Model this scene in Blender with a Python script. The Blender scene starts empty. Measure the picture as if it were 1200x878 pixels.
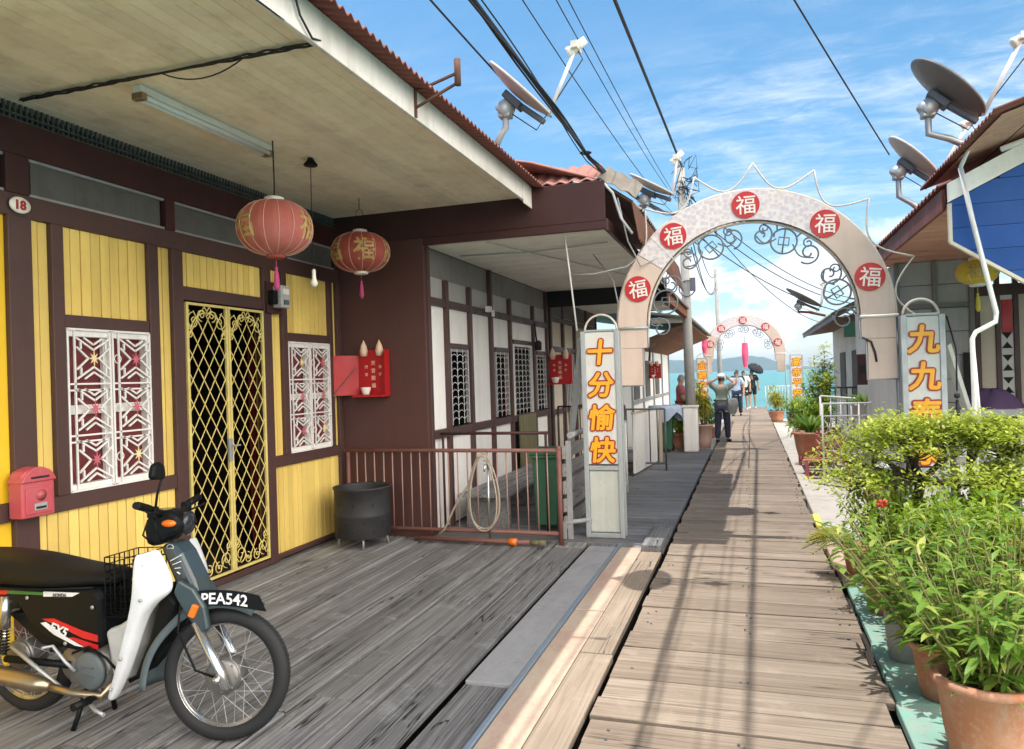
import bpy, math, random
from mathutils import Vector, Matrix
R = math.radians
rnd = random.Random(7)
SC = bpy.context.scene
COL = SC.collection

# ---------------------------------------------------------------- camera
cam_d = bpy.data.cameras.new('camera'); cam = bpy.data.objects.new('camera', cam_d); COL.objects.link(cam)
SC.camera = cam
cam_d.sensor_width = 36.0; cam_d.lens = 26.1; cam_d.clip_start = 0.05; cam_d.clip_end = 40000
PSI, PIT, ROLL = R(17.841), R(0.25), R(1.8)
fw = Vector((-math.sin(PSI)*math.cos(PIT), math.cos(PSI)*math.cos(PIT), math.sin(PIT)))
r0 = Vector((math.cos(PSI), math.sin(PSI), 0)); u0 = r0.cross(fw)
cr = r0*math.cos(ROLL) - u0*math.sin(ROLL); cu = r0*math.sin(ROLL) + u0*math.cos(ROLL)
cam.matrix_world = Matrix(((cr.x, cu.x, -fw.x, 0), (cr.y, cu.y, -fw.y, 0), (cr.z, cu.z, -fw.z, 1.58), (0, 0, 0, 1)))

# ---------------------------------------------------------------- sky, sun, exposure
SUN_EL, SUN_ROT = R(77.0), R(-82.0)     # sun high, on the left, a little behind the camera
W = bpy.data.worlds.new('World'); SC.world = W; W.use_nodes = True
nt = W.node_tree; N = nt.nodes; L = nt.links; N.clear()
out = N.new('ShaderNodeOutputWorld'); bg = N.new('ShaderNodeBackground'); L.new(bg.outputs[0], out.inputs[0])
sky = N.new('ShaderNodeTexSky'); sky.sky_type = 'NISHITA'; sky.sun_disc = False
sky.sun_elevation = SUN_EL; sky.sun_rotation = SUN_ROT; sky.air_density = 1.0; sky.dust_density = 0.6; sky.ozone_density = 2.2
bg.inputs['Strength'].default_value = 0.12
def mth(op, a=None, b=None, c=None, clamp=False):
    n = N.new('ShaderNodeMath'); n.operation = op; n.use_clamp = clamp
    for i, v in enumerate((a, b, c)):
        if v is None: continue
        if isinstance(v, (int, float)): n.inputs[i].default_value = v
        else: L.new(v, n.inputs[i])
    return n.outputs[0]
tc = N.new('ShaderNodeTexCoord'); sep = N.new('ShaderNodeSeparateXYZ'); L.new(tc.outputs['Generated'], sep.inputs[0])
dz = mth('MAXIMUM', sep.outputs[2], 0.0)
dd = mth('ADD', dz, 0.16)
px = mth('DIVIDE', sep.outputs[0], dd); py = mth('DIVIDE', sep.outputs[1], dd)
cmb = N.new('ShaderNodeCombineXYZ'); L.new(px, cmb.inputs[0]); L.new(py, cmb.inputs[1])
def noise(vec, scale, detail, rough, dist, mapping=None):
    mp = N.new('ShaderNodeMapping'); L.new(vec, mp.inputs[0])
    if mapping:
        mp.inputs['Location'].default_value = mapping[0]; mp.inputs['Rotation'].default_value = mapping[1]; mp.inputs['Scale'].default_value = mapping[2]
    n = N.new('ShaderNodeTexNoise'); n.inputs['Scale'].default_value = scale; n.inputs['Detail'].default_value = detail
    n.inputs['Roughness'].default_value = rough; n.inputs['Distortion'].default_value = dist
    L.new(mp.outputs[0], n.inputs['Vector']); return n.outputs[0]
def ramp(v, a, b):
    n = N.new('ShaderNodeMapRange'); n.interpolation_type = 'SMOOTHSTEP'
    n.inputs[1].default_value = a; n.inputs[2].default_value = b; L.new(v, n.inputs[0]); return n.outputs[0]
# thin streaky high cloud
w1 = noise(cmb.outputs[0], 1.5, 10, 0.62, 0.35, ((3.1, 1.7, 0), (0, 0, R(25)), (1.0, 1.7, 1)))
w2 = noise(cmb.outputs[0], 7.0, 7, 0.68, 0.5, ((0.3, 5.7, 0), (0, 0, R(20)), (0.75, 2.0, 1)))
wm = noise(cmb.outputs[0], 0.55, 2, 0.5, 0.0, ((5.3, 2.2, 0), (0, 0, 0), (1, 1, 1)))
wisp = mth('MULTIPLY', ramp(mth('ADD', mth('MULTIPLY', w1, 0.6), mth('MULTIPLY', w2, 0.4)), 0.43, 0.68), ramp(wm, 0.36, 0.58))
wisp = mth('MULTIPLY', mth('MULTIPLY', wisp, 0.66), mth('SUBTRACT', 1.0, mth('MULTIPLY', ramp(sep.outputs[2], 0.28, 0.44), 0.85)))
# low heaped clouds above the horizon
c1 = noise(tc.outputs['Generated'], 5.5, 9, 0.58, 0.2, ((1.9, 0.6, 0.25), (0, 0, 0), (1, 1, 2.1)))
low = mth('MULTIPLY', ramp(sep.outputs[2], 0.0, 0.05), mth('SUBTRACT', 1.0, ramp(sep.outputs[2], 0.10, 0.24)))
heap = mth('MULTIPLY', ramp(c1, 0.47, 0.545), low)
heap = mth('MULTIPLY', heap, 0.95)
hz = mth('MULTIPLY', mth('SUBTRACT', 1.0, ramp(sep.outputs[2], -0.05, 0.30)), 0.07)
cl = mth('MAXIMUM', mth('MAXIMUM', wisp, heap), hz)
mix = N.new('ShaderNodeMix'); mix.data_type = 'RGBA'; L.new(cl, mix.inputs['Factor'])
hs = N.new('ShaderNodeHueSaturation'); hs.inputs['Saturation'].default_value = 1.22; hs.inputs['Value'].default_value = 0.82; hs.inputs['Hue'].default_value = 0.487; L.new(sky.outputs[0], hs.inputs['Color'])
L.new(hs.outputs[0], mix.inputs['A']); mix.inputs['B'].default_value = (5.5, 5.7, 5.9, 1)
# a bank of bright cloud added right and behind the camera, filling the shade
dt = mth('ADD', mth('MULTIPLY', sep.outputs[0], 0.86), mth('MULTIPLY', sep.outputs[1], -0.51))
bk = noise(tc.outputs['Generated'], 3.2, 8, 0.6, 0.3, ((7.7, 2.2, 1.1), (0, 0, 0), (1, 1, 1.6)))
fill_bank = mth('MULTIPLY', mth('MULTIPLY', ramp(dt, 0.30, 0.62), ramp(bk, 0.34, 0.56)), mth('MULTIPLY', ramp(sep.outputs[2], 0.0, 0.06), mth('SUBTRACT', 1.0, ramp(sep.outputs[2], 0.70, 0.90))))
mix2 = N.new('ShaderNodeMix'); mix2.data_type = 'RGBA'; L.new(fill_bank, mix2.inputs['Factor']); L.new(mix.outputs['Result'], mix2.inputs['A']); mix2.inputs['B'].default_value = (30.0, 27.8, 24.6, 1)
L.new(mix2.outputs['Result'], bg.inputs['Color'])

sun_d = bpy.data.lights.new('sun', 'SUN'); sun = bpy.data.objects.new('sun', sun_d); COL.objects.link(sun)
sun_d.energy = 2.6; sun_d.angle = R(0.53); sun_d.color = (1.0, 0.955, 0.88)
SUN_DIR = Vector((0.22, 0.03, -1.0)).normalized()
sun.rotation_euler = SUN_DIR.to_track_quat('-Z', 'Y').to_euler()
SC.view_settings.view_transform = 'Standard'; SC.view_settings.look = 'None'; SC.view_settings.gamma = 1.0
SC.view_settings.use_curve_mapping = False
SC.view_settings.exposure = 1.0
SC.cycles.max_bounces = 8; SC.cycles.diffuse_bounces = 5; SC.cycles.transparent_max_bounces = 24; SC.cycles.use_denoising = True

# ---------------------------------------------------------------- materials
def newmat(name):
    m = bpy.data.materials.new(name); m.use_nodes = True
    return m, m.node_tree, m.node_tree.nodes['Principled BSDF']
def nd(t, typ, **kw):
    n = t.nodes.new(typ)
    for k, v in kw.items(): setattr(n, k, v)
    return n
def mixc(t, fac, a, b, blend='MIX'):
    m = nd(t, 'ShaderNodeMix', data_type='RGBA', blend_type=blend)
    for key, v in (('Factor', fac), ('A', a), ('B', b)):
        if isinstance(v, (int, float)): m.inputs[key].default_value = v
        elif isinstance(v, tuple): m.inputs[key].default_value = (*v[:3], 1)
        else: t.links.new(v, m.inputs[key])
    return m.outputs['Result']
def tnoise(t, scale, detail=5, rough=0.6, sc=(1, 1, 1), loc=None, coord='Object', dist=0.0):
    c = nd(t, 'ShaderNodeTexCoord'); mp = nd(t, 'ShaderNodeMapping'); mp.inputs['Scale'].default_value = sc
    src = c.outputs[coord]
    if loc is not None:
        add = nd(t, 'ShaderNodeVectorMath', operation='ADD'); t.links.new(src, add.inputs[0]); t.links.new(loc, add.inputs[1]); src = add.outputs[0]
    t.links.new(src, mp.inputs[0])
    n = nd(t, 'ShaderNodeTexNoise'); n.inputs['Scale'].default_value = scale; n.inputs['Detail'].default_value = detail
    n.inputs['Roughness'].default_value = rough; n.inputs['Distortion'].default_value = dist
    t.links.new(mp.outputs[0], n.inputs['Vector']); return n.outputs[0]
def mrange(t, v, a, b, lo=0.0, hi=1.0):
    n = nd(t, 'ShaderNodeMapRange'); n.inputs[1].default_value = a; n.inputs[2].default_value = b
    n.inputs[3].default_value = lo; n.inputs[4].default_value = hi; t.links.new(v, n.inputs[0]); return n.outputs[0]
def bump(t, bs, h, strength=0.3, dist=0.01):
    b = nd(t, 'ShaderNodeBump'); b.inputs['Strength'].default_value = strength; b.inputs['Distance'].default_value = dist
    t.links.new(h, b.inputs['Height']); t.links.new(b.outputs[0], bs.inputs['Normal'])
def paint(name, col, rough=0.5, dirt=None, amount=0.35, scale=3.0, spec=0.4, metal=0.0, streak=(1, 1, 1), bmp=0.15, tone=0.0):
    """worn paint / plain surface: colour, blotches of dirt, fine speckle and a little relief"""
    m, t, bs = newmat(name)
    d = dirt or tuple(c*0.55 for c in col)
    n1 = tnoise(t, scale, 8, 0.65, streak); n2 = tnoise(t, scale*9, 4, 0.6, streak)
    f1 = mrange(t, n1, 0.42, 0.72, 0, amount); f2 = mrange(t, n2, 0.5, 0.75, 0, amount*0.6)
    c = mixc(t, f1, col, d); c = mixc(t, f2, c, d)
    n3 = tnoise(t, 1.0, 6, 0.65, (scale*4, scale*4, scale*0.22)); n4 = tnoise(t, scale*0.35, 3, 0.5)
    c = mixc(t, mrange(t, n3, 0.52, 0.72, 0, amount*0.7), c, tuple(x*0.75 for x in d)); c = mixc(t, mrange(t, n4, 0.38, 0.62, 0, amount*0.35), c, tuple(min(1, x*1.12+0.02) for x in col))
    if tone:
        a = nd(t, 'ShaderNodeAttribute', attribute_name='tone')
        k = mrange(t, a.outputs['Fac'], 0, 1, 1-tone, 1+tone)
        mm = nd(t, 'ShaderNodeVectorMath', operation='SCALE'); t.links.new(c, mm.inputs[0]); t.links.new(k, mm.inputs['Scale']); c = mm.outputs[0]
    t.links.new(c, bs.inputs['Base Color'])
    bs.inputs['Roughness'].default_value = rough; bs.inputs['Specular IOR Level'].default_value = spec; bs.inputs['Metallic'].default_value = metal
    rr = mrange(t, n1, 0.3, 0.7, max(0.05, rough-0.12), min(1, rough+0.12)); t.links.new(rr, bs.inputs['Roughness'])
    if bmp: bump(t, bs, n2, bmp, 0.004)
    return m
def planks_mat(name, base, dark, light, axis, grain=1.0):
    """weathered boards; axis = direction of the grain; every board has its own 'tone'"""
    m, t, bs = newmat(name)
    a = nd(t, 'ShaderNodeAttribute', attribute_name='tone')
    off = nd(t, 'ShaderNodeVectorMath', operation='SCALE'); off.inputs[0].default_value = (37.0, 53.0, 19.0); t.links.new(a.outputs['Fac'], off.inputs['Scale'])
    s = {'X': (1.0, 24, 24), 'Y': (24, 1.0, 24), 'Z': (24, 24, 1.0)}[axis]
    s2 = {'X': (0.6, 75, 75), 'Y': (75, 0.6, 75), 'Z': (75, 75, 0.6)}[axis]
    g1 = tnoise(t, 1.0*grain, 8, 0.62, s, off.outputs[0], dist=0.8)
    g2 = tnoise(t, 1.2*grain, 4, 0.6, s2, off.outputs[0])
    s3 = {'X': (0.5, 14, 14), 'Y': (14, 0.5, 14), 'Z': (14, 14, 0.5)}[axis]
    ck = tnoise(t, 1.0, 3, 0.55, s3, off.outputs[0], dist=0.3)
    blot = tnoise(t, 0.9, 7, 0.62, (1, 1, 1)); blot2 = tnoise(t, 4.5, 6, 0.7, (1, 1, 1), off.outputs[0])
    c = mixc(t, mrange(t, a.outputs['Fac'], 0.0, 1.0), mixc(t, 0.5, dark, base), mixc(t, 0.55, base, light))
    c = mixc(t, mrange(t, g1, 0.36, 0.62, 0.75, 0), c, dark)
    c = mixc(t, mrange(t, g2, 0.48, 0.66, 0, 0.45), c, light)
    c = mixc(t, mrange(t, g2, 0.32, 0.42, 0.6, 0), c, tuple(x*0.5 for x in dark))
    c = mixc(t, mrange(t, blot, 0.40, 0.66, 0, 0.55), c, tuple(x*0.55 for x in base))
    c = mixc(t, mrange(t, blot2, 0.55, 0.75, 0, 0.5), c, light)
    ab = nd(t, 'ShaderNodeMath', operation='ABSOLUTE'); sb_ = nd(t, 'ShaderNodeMath', operation='SUBTRACT'); t.links.new(ck, sb_.inputs[0]); sb_.inputs[1].default_value = 0.5; t.links.new(sb_.outputs[0], ab.inputs[0])
    wv = mrange(t, tnoise(t, 1.7, 3, 0.5, (1, 1, 1), off.outputs[0]), 0.50, 0.58)
    ckm = nd(t, 'ShaderNodeMath', operation='MULTIPLY'); t.links.new(mrange(t, ab.outputs[0], 0.004, 0.014, 0.92, 0), ckm.inputs[0]); t.links.new(wv, ckm.inputs[1])
    c = mixc(t, ckm.outputs[0], c, tuple(x*0.16 for x in dark))
    t.links.new(c, bs.inputs['Base Color'])
    bs.inputs['Roughness'].default_value = 0.85; bs.inputs['Specular IOR Level'].default_value = 0.25
    h = nd(t, 'ShaderNodeMath', operation='ADD'); t.links.new(g1, h.inputs[0]); t.links.new(g2, h.inputs[1])
    bump(t, bs, h.outputs[0], 0.5, 0.005)
    return m
def leaf_mat(name, c1, c2, c3, trans=0.35):
    m, t, bs = newmat(name)
    a = nd(t, 'ShaderNodeAttribute', attribute_name='tone')
    c = mixc(t, mrange(t, a.outputs['Fac'], 0.0, 0.55), c1, c2); c = mixc(t, mrange(t, a.outputs['Fac'], 0.6, 1.0), c, c3)
    t.links.new(c, bs.inputs['Base Color']); bs.inputs['Roughness'].default_value = 0.45; bs.inputs['Specular IOR Level'].default_value = 0.35
    tr = nd(t, 'ShaderNodeBsdfTranslucent'); br = mixc(t, 0.5, c, (0.35, 0.5, 0.03)); t.links.new(br, tr.inputs[0])
    ms = nd(t, 'ShaderNodeMixShader'); ms.inputs[0].default_value = trans
    t.links.new(bs.outputs[0], ms.inputs[1]); t.links.new(tr.outputs[0], ms.inputs[2])
    t.links.new(ms.outputs[0], t.nodes['Material Output'].inputs[0]); return m
def plain(name, col, rough=0.5, metal=0.0, spec=0.5, coat=0.0):
    m, t, bs = newmat(name)
    n = tnoise(t, 14, 4, 0.6); c = mixc(t, mrange(t, n, 0.4, 0.75, 0, 0.3), col, tuple(x*0.6 for x in col)); t.links.new(c, bs.inputs['Base Color'])
    bs.inputs['Roughness'].default_value = rough; bs.inputs['Metallic'].default_value = metal; bs.inputs['Specular IOR Level'].default_value = spec
    bs.inputs['Coat Weight'].default_value = coat; return m

MT = {}
MT['walk'] = planks_mat('sunlit_walkway_boards', (0.315, 0.245, 0.185), (0.15, 0.113, 0.085), (0.40, 0.33, 0.265), 'X')
MT['porch'] = planks_mat('skylit_porch_boards', (0.235, 0.232, 0.235), (0.062, 0.060, 0.061), (0.40, 0.395, 0.395), 'Y')  # walkway boards again, cooler and darker: skylit shade put into the colour
MT['porch_x'] = planks_mat('cross_porch_boards', (0.22, 0.22, 0.225), (0.10, 0.098, 0.10), (0.31, 0.31, 0.315), 'X')
MT['edge'] = planks_mat('edge_boards', (0.35, 0.28, 0.21), (0.22, 0.165, 0.125), (0.42, 0.35, 0.28), 'Y')
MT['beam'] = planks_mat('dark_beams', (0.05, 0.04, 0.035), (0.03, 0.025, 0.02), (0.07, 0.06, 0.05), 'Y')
MT['grey_board'] = paint('grey_painted_board', (0.30, 0.30, 0.31), 0.75, (0.19, 0.18, 0.18), 0.5, 2.2, streak=(3, 1, 1))
MT['strip'] = paint('worn_cream_pink_strip', (0.47, 0.38, 0.29), 0.85, (0.40, 0.22, 0.18), 0.75, 1.5, streak=(2.5, 1, 1))
MT['blue_edge'] = paint('pale_blue_paint', (0.15, 0.21, 0.28), 0.8, (0.22, 0.215, 0.21), 1.0, 6)
MT['concrete'] = paint('pale_concrete', (0.47, 0.43, 0.38), 0.9, (0.30, 0.26, 0.22), 0.6, 1.6)
MT['pink_slab'] = paint('pink_slab', (0.46, 0.30, 0.25), 0.85, (0.33, 0.24, 0.2), 0.6, 3)
MT['turq'] = paint('turquoise_sheet', (0.19, 0.38, 0.32), 0.85, (0.34, 0.34, 0.29), 0.9, 5)
MT['yellow_mark'] = paint('yellow_paint', (0.75, 0.62, 0.10), 0.7, (0.4, 0.36, 0.2), 0.4, 6)
MT['brown'] = paint('brown_paint', (0.072, 0.034, 0.030), 0.5, (0.05, 0.028, 0.025), 0.4, 2.5)
MT['brown_dark'] = paint('dark_red_brown_paint', (0.050, 0.013, 0.012), 0.6, (0.03, 0.012, 0.011), 0.5, 1.5)
MT['yellow'] = paint('yellow_board_paint', (0.78, 0.57, 0.16), 0.55, (0.56, 0.36, 0.08), 0.5, 1.6, streak=(1, 1, 0.5), tone=0.10)
MT['yellow_deep'] = paint('deep_yellow_paint', (0.80, 0.50, 0.02), 0.5, (0.6, 0.36, 0.02), 0.3, 2)
MT['yellow_metal'] = paint('yellow_gate_paint', (0.66, 0.54, 0.18), 0.45, (0.40, 0.27, 0.09), 0.45, 9)
MT['yellow_groove'] = paint('board_joint', (0.22, 0.14, 0.03), 0.8)
MT['white'] = paint('white_paint', (0.74, 0.72, 0.69), 0.5, (0.50, 0.47, 0.43), 0.35, 4)
MT['white_metal'] = paint('white_enamel', (0.76, 0.74, 0.73), 0.4, (0.5, 0.46, 0.42), 0.3, 12)
MT['white_wall'] = paint('white_board_wall', (0.84, 0.82, 0.80), 0.6, (0.62, 0.57, 0.52), 0.35, 1.5)
MT['cream'] = paint('cream_wall', (0.62, 0.55, 0.44), 0.7, (0.45, 0.38, 0.28), 0.4, 2)
MT['soffit'] = paint('cream_soffit_boards', (0.85, 0.76, 0.61), 0.75, (0.60, 0.48, 0.34), 0.65, 1.1, tone=0.08)
MT['soffit2'] = paint('off_white_soffit_boards', (0.82, 0.78, 0.70), 0.75, (0.62, 0.56, 0.47), 0.5, 1.3, tone=0.06)
MT['fascia'] = paint('white_fascia_paint', (0.74, 0.70, 0.66), 0.6, (0.42, 0.36, 0.30), 0.5, 2.2)
MT['rust_roof'] = paint('red_oxide_sheet', (0.20, 0.055, 0.038), 0.7, (0.11, 0.05, 0.035), 0.6, 3)
MT['pink_roof'] = paint('faded_red_sheet', (0.34, 0.15, 0.12), 0.75, (0.28, 0.12, 0.09), 0.6, 2.5)
MT['grey_roof'] = paint('weathered_grey_sheet', (0.19, 0.165, 0.13), 0.85, (0.10, 0.085, 0.07), 0.7, 3)
MT['rusty'] = paint('rusted_sheet', (0.14, 0.06, 0.035), 0.85, (0.06, 0.035, 0.028), 0.7, 5)
MT['grey_wall'] = paint('grey_timber_wall', (0.40, 0.39, 0.375), 0.7, (0.27, 0.26, 0.25), 0.5, 2)
MT['grey_frieze'] = paint('grey_frieze_board', (0.21, 0.195, 0.18), 0.7, (0.13, 0.12, 0.11), 0.5, 2)
MT['mesh'] = paint('dusty_window_mesh', (0.10, 0.098, 0.092), 0.8, (0.06, 0.058, 0.055), 0.5, 6)
MT['black'] = plain('black_gap', (0.012, 0.011, 0.011), 0.8)
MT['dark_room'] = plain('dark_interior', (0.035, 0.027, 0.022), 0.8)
MT['shutter'] = paint('maroon_shutter_paint', (0.17, 0.028, 0.030), 0.5, (0.10, 0.02, 0.02), 0.3, 4)
MT['red'] = paint('altar_red_paint', (0.42, 0.008, 0.012), 0.4, (0.35, 0.01, 0.012), 0.4, 5)
MT['red_curtain'] = plain('red_cloth', (0.22, 0.010, 0.010), 0.8)
MT['gold'] = plain('gold_paint', (0.48, 0.32, 0.10), 0.45)
MT['pale_gold'] = plain('pale_gold_print', (0.72, 0.50, 0.36), 0.6)
MT['ceramic'] = plain('white_ceramic', (0.78, 0.74, 0.66), 0.3)
MT['steel'] = plain('galvanised_steel', (0.42, 0.43, 0.44), 0.5, 0.6)
MT['alu'] = paint('silver_grey_frame', (0.40, 0.42, 0.43), 0.45, (0.25, 0.26, 0.26), 0.35, 8, metal=0.3)
MT['sign_face'] = paint('off_white_sign_sheet', (0.66, 0.645, 0.615), 0.45, (0.50, 0.46, 0.41), 0.35, 2.2)
MT['sign_base'] = paint('pale_green_grey_panel', (0.52, 0.53, 0.48), 0.5, (0.33, 0.34, 0.29), 0.5, 3)
MT['char_yellow'] = plain('amber_lettering', (0.90, 0.42, 0.012), 0.4)
MT['char_red'] = plain('red_lettering_edge', (0.36, 0.015, 0.008), 0.4)
MT['disc_red'] = paint('red_disc', (0.48, 0.012, 0.016), 0.45, (0.36, 0.02, 0.025), 0.25, 8)
MT['disc_white'] = plain('white_lettering', (0.80, 0.72, 0.66), 0.5)
MT['arch_skin'] = paint('peach_arch_sheet', (0.62, 0.48, 0.40), 0.6, (0.50, 0.37, 0.32), 0.4, 2.5)
MT['pipe_white'] = paint('white_pipe', (0.70, 0.68, 0.66), 0.4, (0.42, 0.40, 0.38), 0.4, 10)
MT['iron_grey'] = plain('grey_iron', (0.17, 0.18, 0.20), 0.5, 0.2)
MT['iron_dark'] = plain('dark_iron', (0.10, 0.11, 0.13), 0.55, 0.3)
MT['barrier_red'] = paint('dull_red_pipe', (0.20, 0.075, 0.062), 0.6, (0.13, 0.075, 0.06), 0.8, 12)
MT['barrier_bar'] = paint('faded_pink_bar', (0.33, 0.20, 0.17), 0.55, (0.25, 0.15, 0.12), 0.5, 12)
MT['bin_green'] = plain('green_plastic', (0.03, 0.12, 0.065), 0.5)
MT['hose'] = plain('beige_hose', (0.36, 0.30, 0.24), 0.5)
MT['bamboo'] = planks_mat('olive_blind', (0.20, 0.18, 0.10), (0.12, 0.105, 0.055), (0.26, 0.24, 0.15), 'Z')
MT['cable'] = plain('black_cable', (0.012, 0.013, 0.018), 0.6)
MT['cable_grey'] = plain('grey_cable', (0.42, 0.42, 0.43), 0.5)
MT['conc_pole'] = paint('grey_pole', (0.36, 0.355, 0.34), 0.85, (0.16, 0.155, 0.15), 0.5, 3)
MT['dish_grey'] = paint('grey_dish', (0.13, 0.127, 0.125), 0.5, (0.13, 0.12, 0.11), 0.45, 5)
MT['dish_light'] = paint('pale_dish', (0.46, 0.42, 0.39), 0.5, (0.40, 0.35, 0.30), 0.45, 5)
MT['terracotta'] = paint('terracotta', (0.42, 0.155, 0.075), 0.85, (0.52, 0.36, 0.27), 0.8, 5)
MT['soil'] = paint('soil', (0.055, 0.038, 0.025), 0.95)
MT['bark'] = paint('bark', (0.075, 0.055, 0.042), 0.9, (0.035, 0.028, 0.022), 0.7, 20, bmp=0.6)
MT['stem'] = plain('plant_stem', (0.20, 0.19, 0.06), 0.7)
MT['leaf_bonsai'] = leaf_mat('bonsai_leaf', (0.26, 0.32, 0.045), (0.48, 0.53, 0.08), (0.66, 0.68, 0.20), 0.45)
MT['leaf_long'] = leaf_mat('lance_leaf', (0.06, 0.15, 0.02), (0.17, 0.28, 0.04), (0.42, 0.43, 0.10))
MT['leaf_mid'] = leaf_mat('shrub_leaf', (0.07, 0.15, 0.02), (0.18, 0.29, 0.04), (0.36, 0.42, 0.08))
MT['leaf_lime'] = leaf_mat('lime_leaf', (0.14, 0.24, 0.02), (0.27, 0.38, 0.03), (0.42, 0.50, 0.05), 0.45)
MT['leaf_agave'] = leaf_mat('sword_leaf', (0.05, 0.14, 0.03), (0.10, 0.22, 0.05), (0.22, 0.33, 0.09))
MT['leaf_gold'] = leaf_mat('yellow_green_frond', (0.22, 0.22, 0.025), (0.38, 0.34, 0.04), (0.5, 0.42, 0.08))
MT['flower'] = plain('yellow_flower', (0.75, 0.52, 0.02), 0.6)
MT['red_flower'] = plain('red_flower', (0.55, 0.05, 0.02), 0.6)
MT['tyre'] = plain('tyre_rubber', (0.016, 0.016, 0.018), 0.7, 0, 0.4)
MT['chrome'] = plain('chrome', (0.62, 0.61, 0.60), 0.22, 0.9)
MT['chrome_brown'] = plain('tarnished_chrome', (0.42, 0.33, 0.23), 0.3, 0.9)
MT['bike_black'] = plain('black_plastic', (0.007, 0.008, 0.009), 0.42, 0, 0.12)
MT['seat_black'] = plain('black_vinyl', (0.008, 0.008, 0.009), 0.5, 0, 0.2)
MT['bike_white'] = plain('white_plastic', (0.60, 0.615, 0.64), 0.35, 0, 0.5)
MT['bike_teal'] = plain('dark_slate_paint', (0.030, 0.045, 0.052), 0.32, 0, 0.5, 0.3)
MT['bike_grey'] = plain('grey_plastic', (0.10, 0.12, 0.13), 0.5)
MT['engine'] = plain('engine_alloy', (0.22, 0.21, 0.20), 0.45, 0.7)
MT['amber'] = plain('amber_lens', (0.75, 0.16, 0.01), 0.25)
MT['bike_red'] = plain('red_decal', (0.60, 0.012, 0.02), 0.35)
MT['bike_green'] = plain('green_decal', (0.03, 0.16, 0.05), 0.35)
MT['decal_white'] = plain('white_decal', (0.75, 0.76, 0.78), 0.4)
MT['mailbox'] = paint('pinkish_red_enamel', (0.46, 0.07, 0.09), 0.45, (0.40, 0.14, 0.15), 0.5, 6)
MT['drum'] = paint('charcoal_drum', (0.018, 0.018, 0.021), 0.6, (0.045, 0.043, 0.043), 0.5, 5)
MT['blue_board'] = paint('blue_painted_boards', (0.006, 0.065, 0.27), 0.65, (0.005, 0.045, 0.19), 0.5, 1.6, tone=0.08)
MT['roof_wood'] = planks_mat('reddish_soffit_boards', (0.64, 0.33, 0.235), (0.50, 0.24, 0.165), (0.70, 0.42, 0.31), 'X')
MT['purple'] = plain('purple_cloth', (0.075, 0.04, 0.10), 0.8)
MT['blue_light'] = plain('light_blue_plastic', (0.22, 0.45, 0.62), 0.4)
MT['red_wood'] = paint('faded_red_wood', (0.48, 0.10, 0.11), 0.7, (0.45, 0.22, 0.20), 0.5, 6)
MT['skin'] = plain('skin', (0.42, 0.24, 0.165), 0.55)
MT['hair'] = plain('dark_hair', (0.02, 0.016, 0.014), 0.5)
MT['cl_green'] = plain('grey_green_shirt', (0.17, 0.20, 0.175), 0.85)
MT['cl_navy'] = plain('navy_trousers', (0.022, 0.026, 0.055), 0.85)
MT['cl_red'] = plain('dusty_red_shirt', (0.34, 0.085, 0.11), 0.85)
MT['cl_white'] = plain('white_cloth', (0.72, 0.70, 0.66), 0.85)
MT['cl_black'] = plain('black_cloth', (0.015, 0.015, 0.018), 0.85)
MT['cl_blue'] = plain('pale_blue_blouse', (0.38, 0.46, 0.60), 0.85)
MT['cl_grey'] = plain('grey_cloth', (0.22, 0.22, 0.23), 0.85)
MT['hotpink'] = plain('pink_banner', (0.80, 0.10, 0.22), 0.7)
MT['brown_boards'] = planks_mat('brown_boards', (0.24, 0.09, 0.035), (0.15, 0.055, 0.025), (0.29, 0.13, 0.06), 'X')
MT['tan'] = paint('tan_sheet', (0.42, 0.34, 0.24), 0.7, (0.3, 0.24, 0.17), 0.4, 3)
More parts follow.
